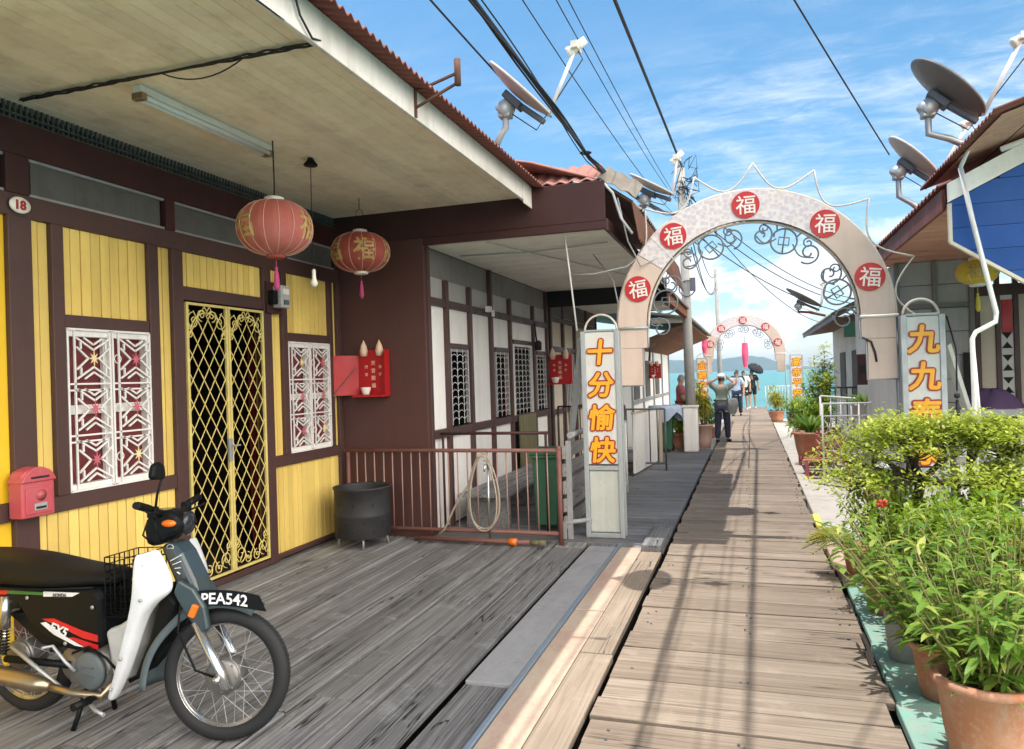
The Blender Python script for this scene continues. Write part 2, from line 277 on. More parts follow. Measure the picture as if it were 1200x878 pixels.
# ---------------------------------------------------------------- builders
ORG = {}
class G:
    XF = None
    def __init__(s): s.v = []; s.f = []; s.t = []; s.sm = []
    def add(s, vs, fs, tone=0.5, smooth=False):
        o = len(s.v); s.v += [Vector(v) for v in vs]
        for f in fs: s.f.append([i+o for i in f]); s.t.append(tone); s.sm.append(smooth)
        return s
    def box(s, x0, x1, y0, y1, z0, z1, tone=0.5):
        return s.add([(x0,y0,z0),(x1,y0,z0),(x1,y1,z0),(x0,y1,z0),(x0,y0,z1),(x1,y0,z1),(x1,y1,z1),(x0,y1,z1)],
              [(3,2,1,0),(4,5,6,7),(0,1,5,4),(1,2,6,5),(2,3,7,6),(3,0,4,7)], tone)
    def bar(s, p, q, w, h, up=(0,0,1), tone=0.5):
        p = Vector(p); q = Vector(q); d = (q-p).normalized(); u = Vector(up)
        a = d.cross(u)
        if a.length < 1e-4: a = d.cross(Vector((1,0,0)))
        a.normalize(); b = a.cross(d).normalized(); a *= w/2; b *= h/2
        vs = [p-a-b, p+a-b, p+a+b, p-a+b, q-a-b, q+a-b, q+a+b, q-a+b]
        return s.add(vs, [(0,1,2,3),(7,6,5,4),(4,5,1,0),(5,6,2,1),(6,7,3,2),(7,4,0,3)], tone)
    def tube(s, pts, r, n=8, closed=False, tone=0.5, cap=True):
        pts = [Vector(p) for p in pts]; m = len(pts)
        rs = r if isinstance(r, (list, tuple)) else [r]*m
        vs = []; prev = None
        for i, p in enumerate(pts):
            if closed: d = (pts[(i+1)%m]-pts[i-1])
            else: d = pts[min(i+1,m-1)]-pts[max(i-1,0)]
            if d.length < 1e-9: d = Vector((0,0,1))
            d.normalize()
            if prev is None:
                a = d.cross(Vector((0,0,1)))
                if a.length < 1e-3: a = d.cross(Vector((1,0,0)))
            else:
                a = prev - d*prev.dot(d)
                if a.length < 1e-5: a = d.cross(Vector((0.3,0.7,0.2)))
            a.normalize(); prev = a; b = d.cross(a)
            for k in range(n):
                t = 2*math.pi*k/n; vs.append(p + (a*math.cos(t)+b*math.sin(t))*rs[i])
        fs = []
        for i in range(m if closed else m-1):
            j = (i+1) % m
            for k in range(n):
                l = (k+1) % n; fs.append((i*n+k, i*n+l, j*n+l, j*n+k))
        s.add(vs, fs, tone, True)
        if cap and not closed:
            o = len(s.v)-len(vs)
            s.f.append([o+k for k in range(n)][::-1]); s.t.append(tone); s.sm.append(False)
            s.f.append([o+(m-1)*n+k for k in range(n)]); s.t.append(tone); s.sm.append(False)
        return s
    def lathe(s, prof, n=24, at=(0,0,0), axis=(0,0,1), tone=0.5, smooth=True, sx=1.0, sy=1.0):
        q = Vector((0,0,1)).rotation_difference(Vector(axis).normalized()); at = Vector(at); vs = []
        for r, z in prof:
            for k in range(n):
                t = 2*math.pi*k/n; vs.append(at + q @ Vector((r*math.cos(t)*sx, r*math.sin(t)*sy, z)))
        fs = []
        for i in range(len(prof)-1):
            for k in range(n):
                l = (k+1) % n; fs.append((i*n+k, i*n+l, (i+1)*n+l, (i+1)*n+k))
        s.add(vs, fs, tone, smooth)
        o = len(s.v)-len(vs)
        if prof[0] == prof[-1]: return s
        if prof[0][0] > 1e-6: s.f.append([o+k for k in range(n)][::-1]); s.t.append(tone); s.sm.append(False)
        if prof[-1][0] > 1e-6: s.f.append([o+(len(prof)-1)*n+k for k in range(n)]); s.t.append(tone); s.sm.append(False)
        return s
    def prism(s, poly, fn, d, tone=0.5, smooth=False):
        """poly 2d -> fn(u,v,w) 3d, w from d[0] to d[1]"""
        n = len(poly); vs = [fn(u, v, d[0]) for u, v in poly] + [fn(u, v, d[1]) for u, v in poly]
        fs = [list(range(n))[::-1], list(range(n, 2*n))] + [(i, (i+1)%n, n+(i+1)%n, n+i) for i in range(n)]
        return s.add(vs, fs, tone, smooth)
    def sphere(s, c, r, n=12, m=8, sc=(1,1,1), tone=0.5):
        prof = [(max(1e-7, math.sin(math.pi*i/m)), -math.cos(math.pi*i/m)) for i in range(m+1)]
        g = G().lathe(prof, n)
        return s.add([(c[0]+v.x*r*sc[0], c[1]+v.y*r*sc[1], c[2]+v.z*r*sc[2]) for v in g.v], g.f, tone, True)
    def merge(s, g):
        o = len(s.v); s.v += g.v; s.f += [[i+o for i in f] for f in g.f]; s.t += g.t; s.sm += g.sm; return s
    def xf(s, M):
        s.v = [M @ v for v in s.v]; return s
    def mesh(s, name, org=Vector((0,0,0))):
        me = bpy.data.meshes.new(name); me.from_pydata([v-org for v in s.v], [], s.f)
        a = me.attributes.new('tone', 'FLOAT', 'FACE'); a.data.foreach_set('value', s.t)
        me.polygons.foreach_set('use_smooth', s.sm); me.update(); return me
    def build(s, name, mat, parent=None, bevel=0.0, org=None):
        o = Vector(org) if org is not None else (ORG.get(parent.name, Vector((0,0,0))) if parent else Vector((0,0,0)))
        if G.XF is not None: s.v = [G.XF @ v for v in s.v]
        me = s.mesh(name, o); me.materials.append(MT[mat] if isinstance(mat, str) else mat)
        ob = bpy.data.objects.new(name, me); COL.objects.link(ob)
        if parent: ob.parent = parent
        else: ob.location = o
        ORG[ob.name] = o
        if bevel:
            b = ob.modifiers.new('bevel', 'BEVEL'); b.width = bevel; b.segments = 2; b.limit_method = 'ANGLE'; b.angle_limit = R(40)
        return ob
def tag(o, label, cat, group=None, kind=None):
    o['label'] = label; o['category'] = cat
    if group: o['group'] = group
    if kind: o['kind'] = kind
    return o
def thing(name, label, cat, loc=(0,0,0), group=None):
    o = bpy.data.objects.new(name, None); COL.objects.link(o); o.location = loc; o.empty_display_size = 0.2
    ORG[o.name] = Vector(loc); return tag(o, label, cat, group)
def struct(o): o['kind'] = 'structure'; return o
def dup(root, loc=None, label=None, rotz=None):
    c = root.copy(); COL.objects.link(c)
    if loc is not None: c.location = loc
    if rotz is not None: c.rotation_euler = (0,0,rotz)
    if label: c['label'] = label
    def kids(a, b):
        for ch in list(a.children):
            d = ch.copy(); COL.objects.link(d); d.parent = b; kids(ch, d)
    kids(root, c); return c
def lab(o, label): o['label'] = label; return o
XZ = lambda u, v, w: (u, w, v)          # faces the viewer (normal -Y)
def YZat(u, v, w): return (w, u, v)     # faces the walkway from a side wall
def text_geo(body, size, extrude=0.0, offset=0.0, shear=0.0, res=3):
    cu_ = bpy.data.curves.new('lettering', 'FONT'); cu_.body = body; cu_.size = size; cu_.extrude = extrude; cu_.offset = offset; cu_.shear = shear
    cu_.align_x = 'CENTER'; cu_.align_y = 'CENTER'; cu_.resolution_u = res
    o = bpy.data.objects.new('lettering', cu_); COL.objects.link(o)
    dg = bpy.context.evaluated_depsgraph_get(); me = bpy.data.meshes.new_from_object(o.evaluated_get(dg))
    g = G(); g.add([v.co for v in me.vertices], [list(p.vertices) for p in me.polygons])
    bpy.data.objects.remove(o); bpy.data.curves.remove(cu_); bpy.data.meshes.remove(me)
    if g.v:   # centre on the real extent
        xs = [v.x for v in g.v]; ys = [v.y for v in g.v]
        c = Vector(((min(xs)+max(xs))/2, (min(ys)+max(ys))/2, 0)); g.v = [v-c for v in g.v]
    return g
def basis(o, ex, ey, ez):
    ex, ey, ez = Vector(ex), Vector(ey), Vector(ez)
    return Matrix(((ex.x, ey.x, ez.x, o[0]), (ex.y, ey.y, ez.y, o[1]), (ex.z, ey.z, ez.z, o[2]), (0,0,0,1)))
def face_y(o): return basis(o, (1,0,0), (0,0,1), (0,-1,0))
def face_x(o): return basis(o, (0,1,0), (0,0,1), (1,0,0))
def boards(g, u0, u1, v0, v1, fn, w, d, gap=0.004, jit=0.3, along='v'):
    """tongue-and-groove boards covering u0..u1 x v0..v1 with joints every w; d = (back, front)"""
    n = max(1, round((u1-u0)/w)); s = (u1-u0)/n
    for i in range(n):
        a = u0+i*s+(gap/2 if i else 0); b = u0+(i+1)*s-(gap/2 if i < n-1 else 0); t = rnd.random(); q = rnd.uniform(-0.0022, 0.0022)
        g.prism([(a, v0), (b, v0), (b, v1), (a, v1)], fn, (d[0], d[1]+q), t)
    return g
def arc(c, r, a0, a1, n, fn):
    return [fn(c[0]+r*math.cos(a0+(a1-a0)*i/n), c[1]+r*math.sin(a0+(a1-a0)*i/n)) for i in range(n+1)]
def spiral(c, r0, r1, a0, turns, n, fn):
    return [fn(c[0]+(r0+(r1-r0)*i/n)*math.cos(a0+turns*2*math.pi*i/n), c[1]+(r0+(r1-r0)*i/n)*math.sin(a0+turns*2*math.pi*i/n)) for i in range(n+1)]
def sag(p, q, s, n=16):
    p, q = Vector(p), Vector(q); return [p.lerp(q, i/n) - Vector((0,0,s*4*(i/n)*(1-i/n))) for i in range(n+1)]
def leaf(g, base, d, L_, w, tone, droop=0.3, fold=0.25):
    """one folded, curved leaf: 8 vertices"""
    d = Vector(d).normalized(); side = d.cross(Vector((0,0,1)))
    if side.length < 1e-3: side = Vector((1,0,0))
    side.normalize(); up = side.cross(d).normalized(); vs = []
    for t, ww in ((0, 0.12), (0.35, 1.0), (0.7, 0.7), (1.0, 0.0)):
        c = Vector(base) + d*L_*t - Vector((0,0,1))*droop*L_*t*t
        if ww == 0: vs.append(c)
        else: vs += [c - side*w/2*ww + up*fold*w*ww*0.5, c, c + side*w/2*ww + up*fold*w*ww*0.5]
    g.add(vs, [(0,1,4,3),(1,2,5,4),(3,4,7,6),(4,5,8,7),(6,7,9),(7,8,9)], tone, True)
def rdir(r=rnd, zmin=-1.0, zmax=1.0):
    a = r.uniform(0, 2*math.pi); z = r.uniform(zmin, zmax); q = math.sqrt(max(0, 1-z*z)); return Vector((q*math.cos(a), q*math.sin(a), z))
# ================================================================ SETTING
def ground():
    g = G(); S = 16000
    g.add([(-S,-S,-2.0),(S,-S,-2.0),(S,S,-2.0),(-S,S,-2.0)], [(0,1,2,3)])
    m, t, bs = newmat('turquoise_sea_water')
    n = tnoise(t, 0.02, 5, 0.6, (1, 3, 1)); c = mixc(t, mrange(t, n, 0.35, 0.7), (0.035, 0.20, 0.19), (0.055, 0.24, 0.235)); t.links.new(c, bs.inputs['Base Color'])
    bs.inputs['Roughness'].default_value = 0.3; bs.inputs['Specular IOR Level'].default_value = 0.3
    w = tnoise(t, 1.4, 6, 0.65, (1, 1.6, 1)); bump(t, bs, w, 0.6, 0.15)
    struct(g.build('sea', m))
    # far island: one ridge with real depth
    g = G(); nx, ny = 90, 8
    for j in range(ny+1):
        for i in range(nx+1):
            x = -2600 + 3400*i/nx; y = 4900 + 900*j/ny
            s = (x+235)/430
            h = 78*math.exp(-s*s) + 64*math.exp(-((x+800)/380)**2) + 34*math.exp(-((x+1500)/400)**2) + 45*math.exp(-((x-40)/150)**2)
            h += 5*math.sin(x/61.0+j)*math.sin(x/23.0) + 3*math.sin(x/11.0+2*j)
            prof = math.sin(math.pi*min(1, (j+0.0)/ny)); g.v.append(Vector((x, y, -3 + max(0, h+4)*prof)))
    for j in range(ny):
        for i in range(nx):
            a = j*(nx+1)+i; g.f.append([a, a+1, a+nx+2, a+nx+1]); g.t.append(0.5); g.sm.append(True)
    MT['hill'] = paint('wooded_hillside', (0.045, 0.085, 0.045), 0.9, (0.03, 0.05, 0.03), 0.6, 0.01, bmp=0)
    struct(g.build('hills', 'hill'))
    # walkway boards across, X -0.75..0.58
    g = G(); y = -1.2
    while y < 33.5:
        w = rnd.uniform(0.215, 0.265) if y < 14 else rnd.uniform(0.23, 0.30)
        gap = rnd.choice((0.007, 0.010, 0.014, 0.022, 0.012)); t = rnd.random()
        xl = -0.755 + rnd.uniform(-0.012, 0.012); xr = 0.575 + rnd.uniform(-0.03, 0.02); dz = rnd.uniform(-0.004, 0.004); k = rnd.uniform(-0.006, 0.006)
        def piece(a, b, t):
            vs = [(a, y+k, -0.04), (b, y-k, -0.04), (b, y+w-gap-k, -0.04), (a, y+w-gap+k, -0.04)]
            vs = vs + [(p[0], p[1], dz+(0.003 if i in (0, 3) else 0)) for i, p in enumerate(vs)]
            g.add(vs, [(3,2,1,0),(4,5,6,7),(0,1,5,4),(1,2,6,5),(2,3,7,6),(3,0,4,7)], t)
        if y > 12.5: piece(xl, -0.085, t); piece(-0.075, xr, rnd.random())
        else: piece(xl, xr, t)
        y += w
    struct(g.build('walkway', 'walk', bevel=0.004))
    # porch boards along the house, then cross boards on the next porch
    g = G(); x = -4.14
    while x < -1.50:
        w = rnd.choice((0.13, 0.24, 0.185, 0.28, 0.21, 0.16)); w = min(w, -1.485-x); gap = rnd.choice((0.015, 0.019, 0.024, 0.030, 0.038))
        y = -1.0 - rnd.uniform(0, 2)
        while y < 6.9:
            ln = rnd.uniform(3.6, 6.5); y1 = min(y+ln, 6.9); dz = rnd.uniform(-0.010, 0.005)
            if w > 0.03: g.box(x, x+w-gap, y, y1-0.006, -0.045, dz, rnd.random())
            y = y1 if y1 < 6.9 else 99
        x += w
    struct(g.build('porch_deck', 'porch', bevel=0.006))
    g = G(); y = 6.91
    while y < 15.4:
        w = rnd.uniform(0.19, 0.25); gap = rnd.choice((0.006, 0.01, 0.014)); b = rnd.uniform(-2.1, -1.5)
        g.box(-3.16, b, y, y+w-gap, -0.045, rnd.uniform(-0.006, 0.003), rnd.random()); g.box(b+0.005, -0.80, y, y+w-gap, -0.045, rnd.uniform(-0.006, 0.003), rnd.random()); y += w
    struct(g.build('cross_deck', 'porch_x', bevel=0.003))
    # side boards between porch and walkway
    g = G(); g.box(-1.475, -1.225, 3.62, 6.75, -0.04, 0.004, 0.6); struct(g.build('grey_path_board', 'grey_board', bevel=0.004))
    g = G(); g.box(-1.475, -1.225, -1.0, 3.61, -0.05, -0.012, 0.15); g.box(-1.475, -0.80, 6.755, 6.905, -0.05, -0.01, 0.3); struct(g.build('low_path_board', 'porch', bevel=0.004))
    g = G(); g.box(-1.220, -1.192, -1.0, 6.9, -0.04, 0.008, 0.5); struct(g.build('blue_kerb', 'blue_edge', bevel=0.003))
    g = G(); g.box(-1.185, -0.985, -1.0, 4.9, -0.04, 0.0, 0.4); g.box(-1.185, -0.985, 4.91, 6.75, -0.04, 0.003, 0.6); struct(g.build('cream_path_strip', 'strip', bevel=0.004))
    g = G(); g.box(-0.98, -0.79, -1.0, 4.15, -0.04, 0.0, 0.6); g.box(-0.98, -0.80, 4.16, 6.62, -0.04, 0.002, 0.45); struct(g.build('path_edge_board', 'edge', bevel=0.004))
    g = G(); g.box(-0.98, -0.81, 6.64, 7.6, -0.03, 0.055, 0.3); struct(g.build('raised_path_board', 'porch', bevel=0.006))
    # right margin: turquoise sheet, pink slabs, concrete apron
    g = G()
    for i, (a, b) in enumerate(((-1.0, 3.9), (3.91, 4.72), (4.73, 5.95))): g.box(0.60+0.01*i, 3.5, a, b, -0.06, -0.01-0.006*i, 0.5)
    struct(g.build('painted_planter_floor', 'turq', bevel=0.006))
    g = G(); g.box(0.60, 0.86, 5.98, 6.45, -0.06, 0.012); g.box(0.585, 0.9, 6.47, 7.2, -0.06, 0.006); struct(g.build('pink_kerb', 'pink_slab', bevel=0.01))
    g = G(); g.box(0.60, 3.5, 7.22, 15.4, -0.10, -0.004); g.box(0.92, 3.5, 5.97, 7.21, -0.10, -0.01); struct(g.build('concrete_apron', 'concrete', bevel=0.01))
    g = G(); g.box(0.60, 3.2, 15.45, 25.5, -0.1, -0.02); g.box(-3.2, -0.80, 15.45, 25.5, -0.1, -0.02); struct(g.build('far_concrete_apron', 'concrete'))
    g = G(); g.box(0.575, 0.64, 7.95, 8.55, -0.02, 0.02); struct(g.build('yellow_kerb_mark', 'yellow_mark', bevel=0.004))
    # nail heads in the boards
    g = G()
    for i in range(120):
        yy = -0.5+i*0.124
        if i % 2 == 0 and rnd.random() < 0.75:
            for x in (-0.665, 0.50, -0.08):
                for k in (0, 1): xx = x+rnd.uniform(-0.03, 0.03); g.lathe([(0.0055,0.0),(0.0055,0.0075),(0.0,0.0078)], 6, (xx, yy+rnd.uniform(-0.05,0.05), 0.0))
    struct(g.build('deck_nails', 'iron_dark'))
    # beams and piles carrying the jetty, with dark sheets added below
    g = G()
    for x in (-3.9, -3.1, -2.3, -1.35, -0.87, -0.66, 0.0, 0.595, 0.75, 1.45, 2.4, -0.08): g.box(x-0.05, x+0.05, -1.0, 15.3 if abs(x) > 1 else 33.4, -0.27, -0.105, 0.4)
    for yy in range(0, 34, 3):
        for x in ((-3.9, -2.3, -0.87, 0.52, 2.4) if yy < 26 else (-0.66, 0.595)): g.lathe([(0.1, -2.4), (0.1, -0.28)], 8, (x, yy, 0))
    g.box(-4.2, -0.8, -1.0, 15.3, -0.40, -0.36); g.box(-0.8, 0.99, -1.0, 15.3, -0.40, -0.36); g.box(-4.1, -0.8, 6.80, 7.0, -0.30, -0.27); g.box(-1.24, -1.0, -1, 6.8, -0.26, -0.1); g.box(0.55, 0.99, 5.9, 7.3, -0.26, -0.12)  # dark sheets and fillers added under the decks so the gaps look shaded
    struct(g.build('jetty_beams_gap_sheets', 'beam'))
ground()

# ================================================================ HOUSE 1 (yellow boards)
WX = -4.1
def house1():
    H = thing('yellow_house', 'yellow boarded house with brown frame and lattice gate beside the black motorcycle', 'house', (WX, 5, 0))
    F = lambda u, v, w: (WX + w, u, v)          # u along Y, v up, w out of the wall
    def P(name, rects, mat, d, bev=0.004):
        g = G()
        for a, b, z0, z1 in rects: g.box(WX+d[0], WX+d[1], a, b, z0, z1, rnd.random())
        return g.build(name, mat, H, bevel=bev)
    # brown frame: posts and rails butted
    P('frame', [(3.2,3.35,0,2.62),(3.48,3.565,0.94,2.62),(4.255,4.345,0.94,2.62),(4.48,4.59,0,2.62),(5.56,5.67,0,2.62),(5.83,5.905,0.94,2.62),(6.625,6.69,0.94,2.62),(6.775,6.85,0,2.62)], 'brown', (-0.06, 0.035))
    P('frame', [(3.35,4.48,0.84,0.94),(5.67,6.775,0.84,0.94),(3.565,4.255,1.985,2.065),(5.905,6.625,1.985,2.065),(4.59,5.56,2.25,2.355),(1.0,6.85,2.62,2.755),(1.0,3.2,0.84,0.95)], 'brown', (-0.06, 0.025))
    P('frame', [(1.0,6.85,2.985,3.19),(4.44,4.53,2.755,2.985),(5.86,5.94,2.755,2.985),(3.2,3.35,2.755,2.985),(6.78,6.85,2.755,2.985)], 'brown_dark', (-0.06, 0.03))
    P('frame', [(3.35,4.48,0.02,0.06),(5.67,6.775,0.02,0.06),(4.59,5.56,0.0,0.05)], 'brown', (-0.06, 0.03))
    # yellow boarding
    def yb(a, b, z0, z1, w=0.083, mat='yellow'):
        g = G(); boards(g, a, b, z0, z1, F, w, (-0.05, 0.0), 0.006); g.build('wall_boards', mat, H, bevel=0.003)
    for a, b, z0, z1 in ((3.35,3.48,0.94,2.62),(4.345,4.48,0.94,2.62),(3.565,4.255,2.065,2.62),(4.59,5.56,2.355,2.62),(5.67,5.83,0.94,2.62),(5.905,6.625,2.065,2.62),(6.69,6.775,0.94,2.62),(3.35,4.48,0.06,0.84),(5.67,6.775,0.06,0.84)): yb(a, b, z0, z1, 0.075 if b-a > 0.3 else 0.065)
    yb(1.0, 3.2, 0.95, 2.62, 0.55, 'yellow_deep'); yb(1.0, 3.2, 0.02, 0.84, 0.55, 'yellow_deep')
    g = G(); g.box(WX-0.07, WX-0.052, 1.0, 4.59, 0, 2.62); g.box(WX-0.07, WX-0.052, 5.56, 6.85, 0, 2.62); g.build('wall_backing', 'yellow_groove', H)
    # transom meshes and the slatted vent under the ceiling
    for a, b in ((1.0,3.2),(3.35,4.44),(4.53,5.86),(5.94,6.78)):
        f = P('transom', [(a+0.03,b-0.03,2.775,2.965)], 'mesh', (-0.05, 0.0), 0)
        g = G(); g.box(WX-0.02, WX+0.012, a, b, 2.967, 2.985); g.box(WX-0.02, WX+0.012, a, b, 2.755, 2.773); g.build('frame', 'grey_board', f)
    g = G(); y = 1.0
    while y < 6.84: g.box(WX-0.03, WX-0.015, y, y+0.012, 3.205, 3.31); y += 0.036
    g.box(WX-0.035, WX+0.012, 1.0, 6.85, 3.19, 3.205); g.box(WX-0.02, WX+0.0, 1.0, 6.85, 3.235, 3.243); g.build('vent_slats', 'mesh', H)
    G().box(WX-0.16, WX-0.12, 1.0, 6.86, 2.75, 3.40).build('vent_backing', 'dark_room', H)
    # dark room behind the gate
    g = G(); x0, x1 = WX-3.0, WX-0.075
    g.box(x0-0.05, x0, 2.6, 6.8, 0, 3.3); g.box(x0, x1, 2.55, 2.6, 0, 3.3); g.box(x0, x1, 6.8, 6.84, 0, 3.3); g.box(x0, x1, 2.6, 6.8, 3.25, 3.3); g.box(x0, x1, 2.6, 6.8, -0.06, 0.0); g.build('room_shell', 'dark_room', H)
    # door opening is open: red curtain just inside, low cabinet in the dark
    g = G(); n = 14
    vs = []
    for i in range(n+1):
        yy = 5.78 + 0.22*i/n; xx = WX-0.32+0.02*math.sin(i*1.9); vs += [(xx, yy, 0.1), (xx, yy, 2.2)]
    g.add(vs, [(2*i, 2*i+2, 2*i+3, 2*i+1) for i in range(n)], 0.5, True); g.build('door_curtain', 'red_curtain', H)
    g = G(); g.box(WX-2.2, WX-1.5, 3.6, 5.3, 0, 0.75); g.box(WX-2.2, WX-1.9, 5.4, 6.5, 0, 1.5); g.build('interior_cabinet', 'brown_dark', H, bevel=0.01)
    # windows: cream jambs, maroon shutters, white patterned grilles
    def window(y0, y1, z0, z1, stars):
        w = G(); s = 0.03
        for a, b, c, d in ((y0,y0+s,z0,z1),(y1-s,y1,z0,z1),(y0+s,y1-s,z1-0.055,z1),(y0+s,y1-s,z0,z0+0.05)): w.box(WX-0.05, WX+0.018, a, b, c, d)
        ym = (y0+y1)/2; w.box(WX-0.035, WX-0.005, ym-0.035, ym+0.035, z0+0.05, z1-0.055); zm = (z0+z1)/2
        w.box(WX-0.040, WX-0.012, y0+s, ym-0.035, zm-0.03, zm+0.03); w.box(WX-0.040, WX-0.012, ym+0.035, y1-s, zm-0.03, zm+0.03)
        W_ = w.build('window', 'white', H, bevel=0.003)
        g = G(); g.box(WX-0.055, WX-0.042, y0+s, y1-s, z0+0.05, z1-0.055); g.build('shutter', 'shutter', W_)
        g = G(); r = 0.0055; X = WX+0.026
        f = lambda a, b: (X, a, b)
        bt = lambda p, q, rr=r: g.bar(f(*p), f(*q), rr*2, rr*2, (1,0,0))
        for a in (y0+0.012, ym-0.012, ym+0.012, y1-0.012): bt((a, z0+0.01), (a, z1-0.01), 0.007)
        for z in (z0+0.01, z1-0.01): bt((y0+0.012, z), (y1-0.012, z), 0.007)
        orn = []
        cw = (y1-y0)/2-0.03; ch = (z1-z0-0.06)/3
        for ci in range(2):
            ya = y0+0.02 + ci*(ym-y0); inner = ya+0.28*cw*0.5
            bt((inner, z0+0.01), (inner, z1-0.01))
            yc = inner + (ya+cw-inner)*0.52; hw = (ya+cw-inner)*0.47
            for k in range(3):
                zc = z0+0.03+ch*(k+0.5); hh = ch*0.40
                bt((ya, zc+ch*0.5), (ya+cw, zc+ch*0.5)) if k < 2 else None
                if k < 2: bt((ya, zc+ch*0.5-0.04), (ya+cw, zc+ch*0.5-0.04))
                for sgn in (-1, 1):
                    # chevrons above/below and left/right of the star
                    bt((yc-hw, zc+sgn*hh), (yc, zc+sgn*hh*0.42)); bt((yc+hw, zc+sgn*hh), (yc, zc+sgn*hh*0.42))
                    bt((yc-hw*0.55, zc+sgn*hh), (yc, zc+sgn*hh*0.68)); bt((yc+hw*0.55, zc+sgn*hh), (yc, zc+sgn*hh*0.68))
                    bt((yc+sgn*hw, zc+hh*0.55), (yc+sgn*hw*0.32, zc)); bt((yc+sgn*hw, zc-hh*0.55), (yc+sgn*hw*0.32, zc))
                    bt((yc-hw*0.75, zc+sgn*hh*0.8), (yc-hw*0.75, zc+sgn*hh*0.45)); bt((yc+hw*0.75, zc+sgn*hh*0.8), (yc+hw*0.75, zc+sgn*hh*0.45))
                pts = []
                for q in range(16):
                    a = q*math.pi/8; rr = (0.062, 0.017, 0.046, 0.017)[q % 4]; pts.append((yc+rr*math.cos(a)*0.85, zc+rr*math.sin(a)))
                orn.append((G().prism(pts, lambda u, v, q: (q, u, v), (X+0.004, X+0.009)), 'cream_star' if (ci, k) in stars else 'pink_star'))
            if ci == 1:
                for zz in (zc - ch*2, zc, zc-ch): g.tube(arc((ya+0.035, zz), 0.028, 0, 2*math.pi, 14, f)[:-1], 0.004, 5, True)
        gr = g.build('grille', 'white_metal', W_)
        for g_, m_ in orn: g_.build('star_ornament', m_, W_)
    MT['pink_star'] = plain('pink_star_paint', (0.55, 0.13, 0.17), 0.5); MT['cream_star'] = plain('cream_star_paint', (0.80, 0.66, 0.36), 0.5)
    window(3.565, 4.255, 0.94, 1.985, {(0, 2), (1, 0)}); window(5.905, 6.625, 0.94, 1.985, {(0, 2), (1, 0)})
    # lattice gate: two leaves
    for k, (a, b) in enumerate(((4.605, 5.072), (5.078, 5.545))):
        z0, z1 = 0.07, 2.235; X = WX+0.03
        g = G(); f = lambda u, v: (X, u, v)
        for p, q in (((a+0.012,z0),(a+0.012,z1)),((b-0.012,z0),(b-0.012,z1))): g.bar(f(*p), f(*q), 0.024, 0.022, (1,0,0))
        for z in (z0+0.01, z1-0.01): g.bar(f(a+0.024, z), f(b-0.024, z), 0.02, 0.022, (1,0,0))
        lf = g.build('gate_leaf', 'yellow_metal', H, bevel=0.002)
        g = G(); zb, zt = z0+0.22, z1-0.26; wd = b-a-0.03; sp = 0.125; slope = 1.55
        def clipbar(y_, z_, sg):
            # diagonal through (y_, z_) with slope sg*slope, clipped to the leaf
            p = []
            for yy in (a+0.02, b-0.02):
                p.append((yy, z_+sg*slope*(yy-y_)))
            (ya, za), (yb_, zb_) = p
            def cl(y1_, z1_, y2, z2):
                lo, hi = z0+0.06, z1-0.06
                t0, t1 = 0.0, 1.0; dz_ = z2-z1_
                for lim, s_ in ((lo, 1), (hi, -1)):
                    fa, fb = s_*(z1_-lim), s_*(z2-lim)
                    if fa < 0 and fb < 0: return None
                    if fa < 0: t0 = max(t0, fa/(fa-fb))
                    if fb < 0: t1 = min(t1, fa/(fa-fb))
                if t1-t0 < 0.03: return None
                return (y1_+(y2-y1_)*t0, z1_+dz_*t0), (y1_+(y2-y1_)*t1, z1_+dz_*t1)
            c = cl(ya, za, yb_, zb_)
            if c: g.bar((X+0.003*sg, *c[0]), (X+0.003*sg, *c[1]), 0.008, 0.004, (1,0,0))
        z = z0-0.8
        while z < z1+0.8: clipbar(a, z, 1); clipbar(a, z, -1); z += sp*slope*0.98
        g.build('lattice', 'yellow_metal', lf)
        g = G(); c = (a+b)/2
        for sg in (-1, 1):
            g.tube(arc((c, zt), 0.19, math.pi/2, math.pi/2+sg*1.45, 10, f), 0.006, 5)
            for zz, up in ((zt+0.12, 1), (z0+0.12, -1)):
                g.tube(spiral((c+sg*0.15, zz), 0.07, 0.012, math.pi/2*up, -sg*1.4, 18, f), 0.005, 5); g.tube(spiral((c+sg*0.06, zz+0.05*up), 0.05, 0.01, -math.pi/2*up, sg*1.3, 16, f), 0.005, 5)
                g.tube(spiral((c+sg*0.19, zz-0.10*up), 0.04, 0.01, math.pi/2*up, -sg*1.3, 14, f), 0.005, 5)
            g.tube([f(c, zt+0.17), f(c+sg*0.05, zt+0.21), f(c+sg*0.03, zt+0.24), f(c, zt+0.20)], 0.006, 5)
        g.build('scrollwork', 'yellow_metal', lf)
    g = G(); g.box(WX+0.045, WX+0.065, 5.02, 5.06, 0.98, 1.16); g.tube([(WX+0.06,5.045,1.10),(WX+0.10,5.045,1.10),(WX+0.10,5.11,1.10)], 0.008, 6); g.build('gate_lock', 'steel', H, bevel=0.004)
    # number plaque 18
    g = G(); g.lathe([(0.001,0.0),(0.062,0.0),(0.066,0.006),(0.055,0.012),(0.001,0.012)], 28, (WX+0.036, 3.275, 2.685), (1,0,0), sy=0.74, sx=1.0)
    g2 = G().lathe([(0.0,0.0),(0.066,0.0),(0.068,0.007),(0.058,0.012),(0.0,0.013)], 28)
    g2.xf(face_x((WX+0.036, 3.275, 2.685)) @ Matrix.Diagonal((1.0, 0.72, 1, 1)))
    pq = g2.build('number_plaque', 'ceramic', H)
    text_geo('18', 0.075, 0.002, 0.0025).xf(face_x((WX+0.051, 3.275, 2.685))).build('number', 'char_red', pq)
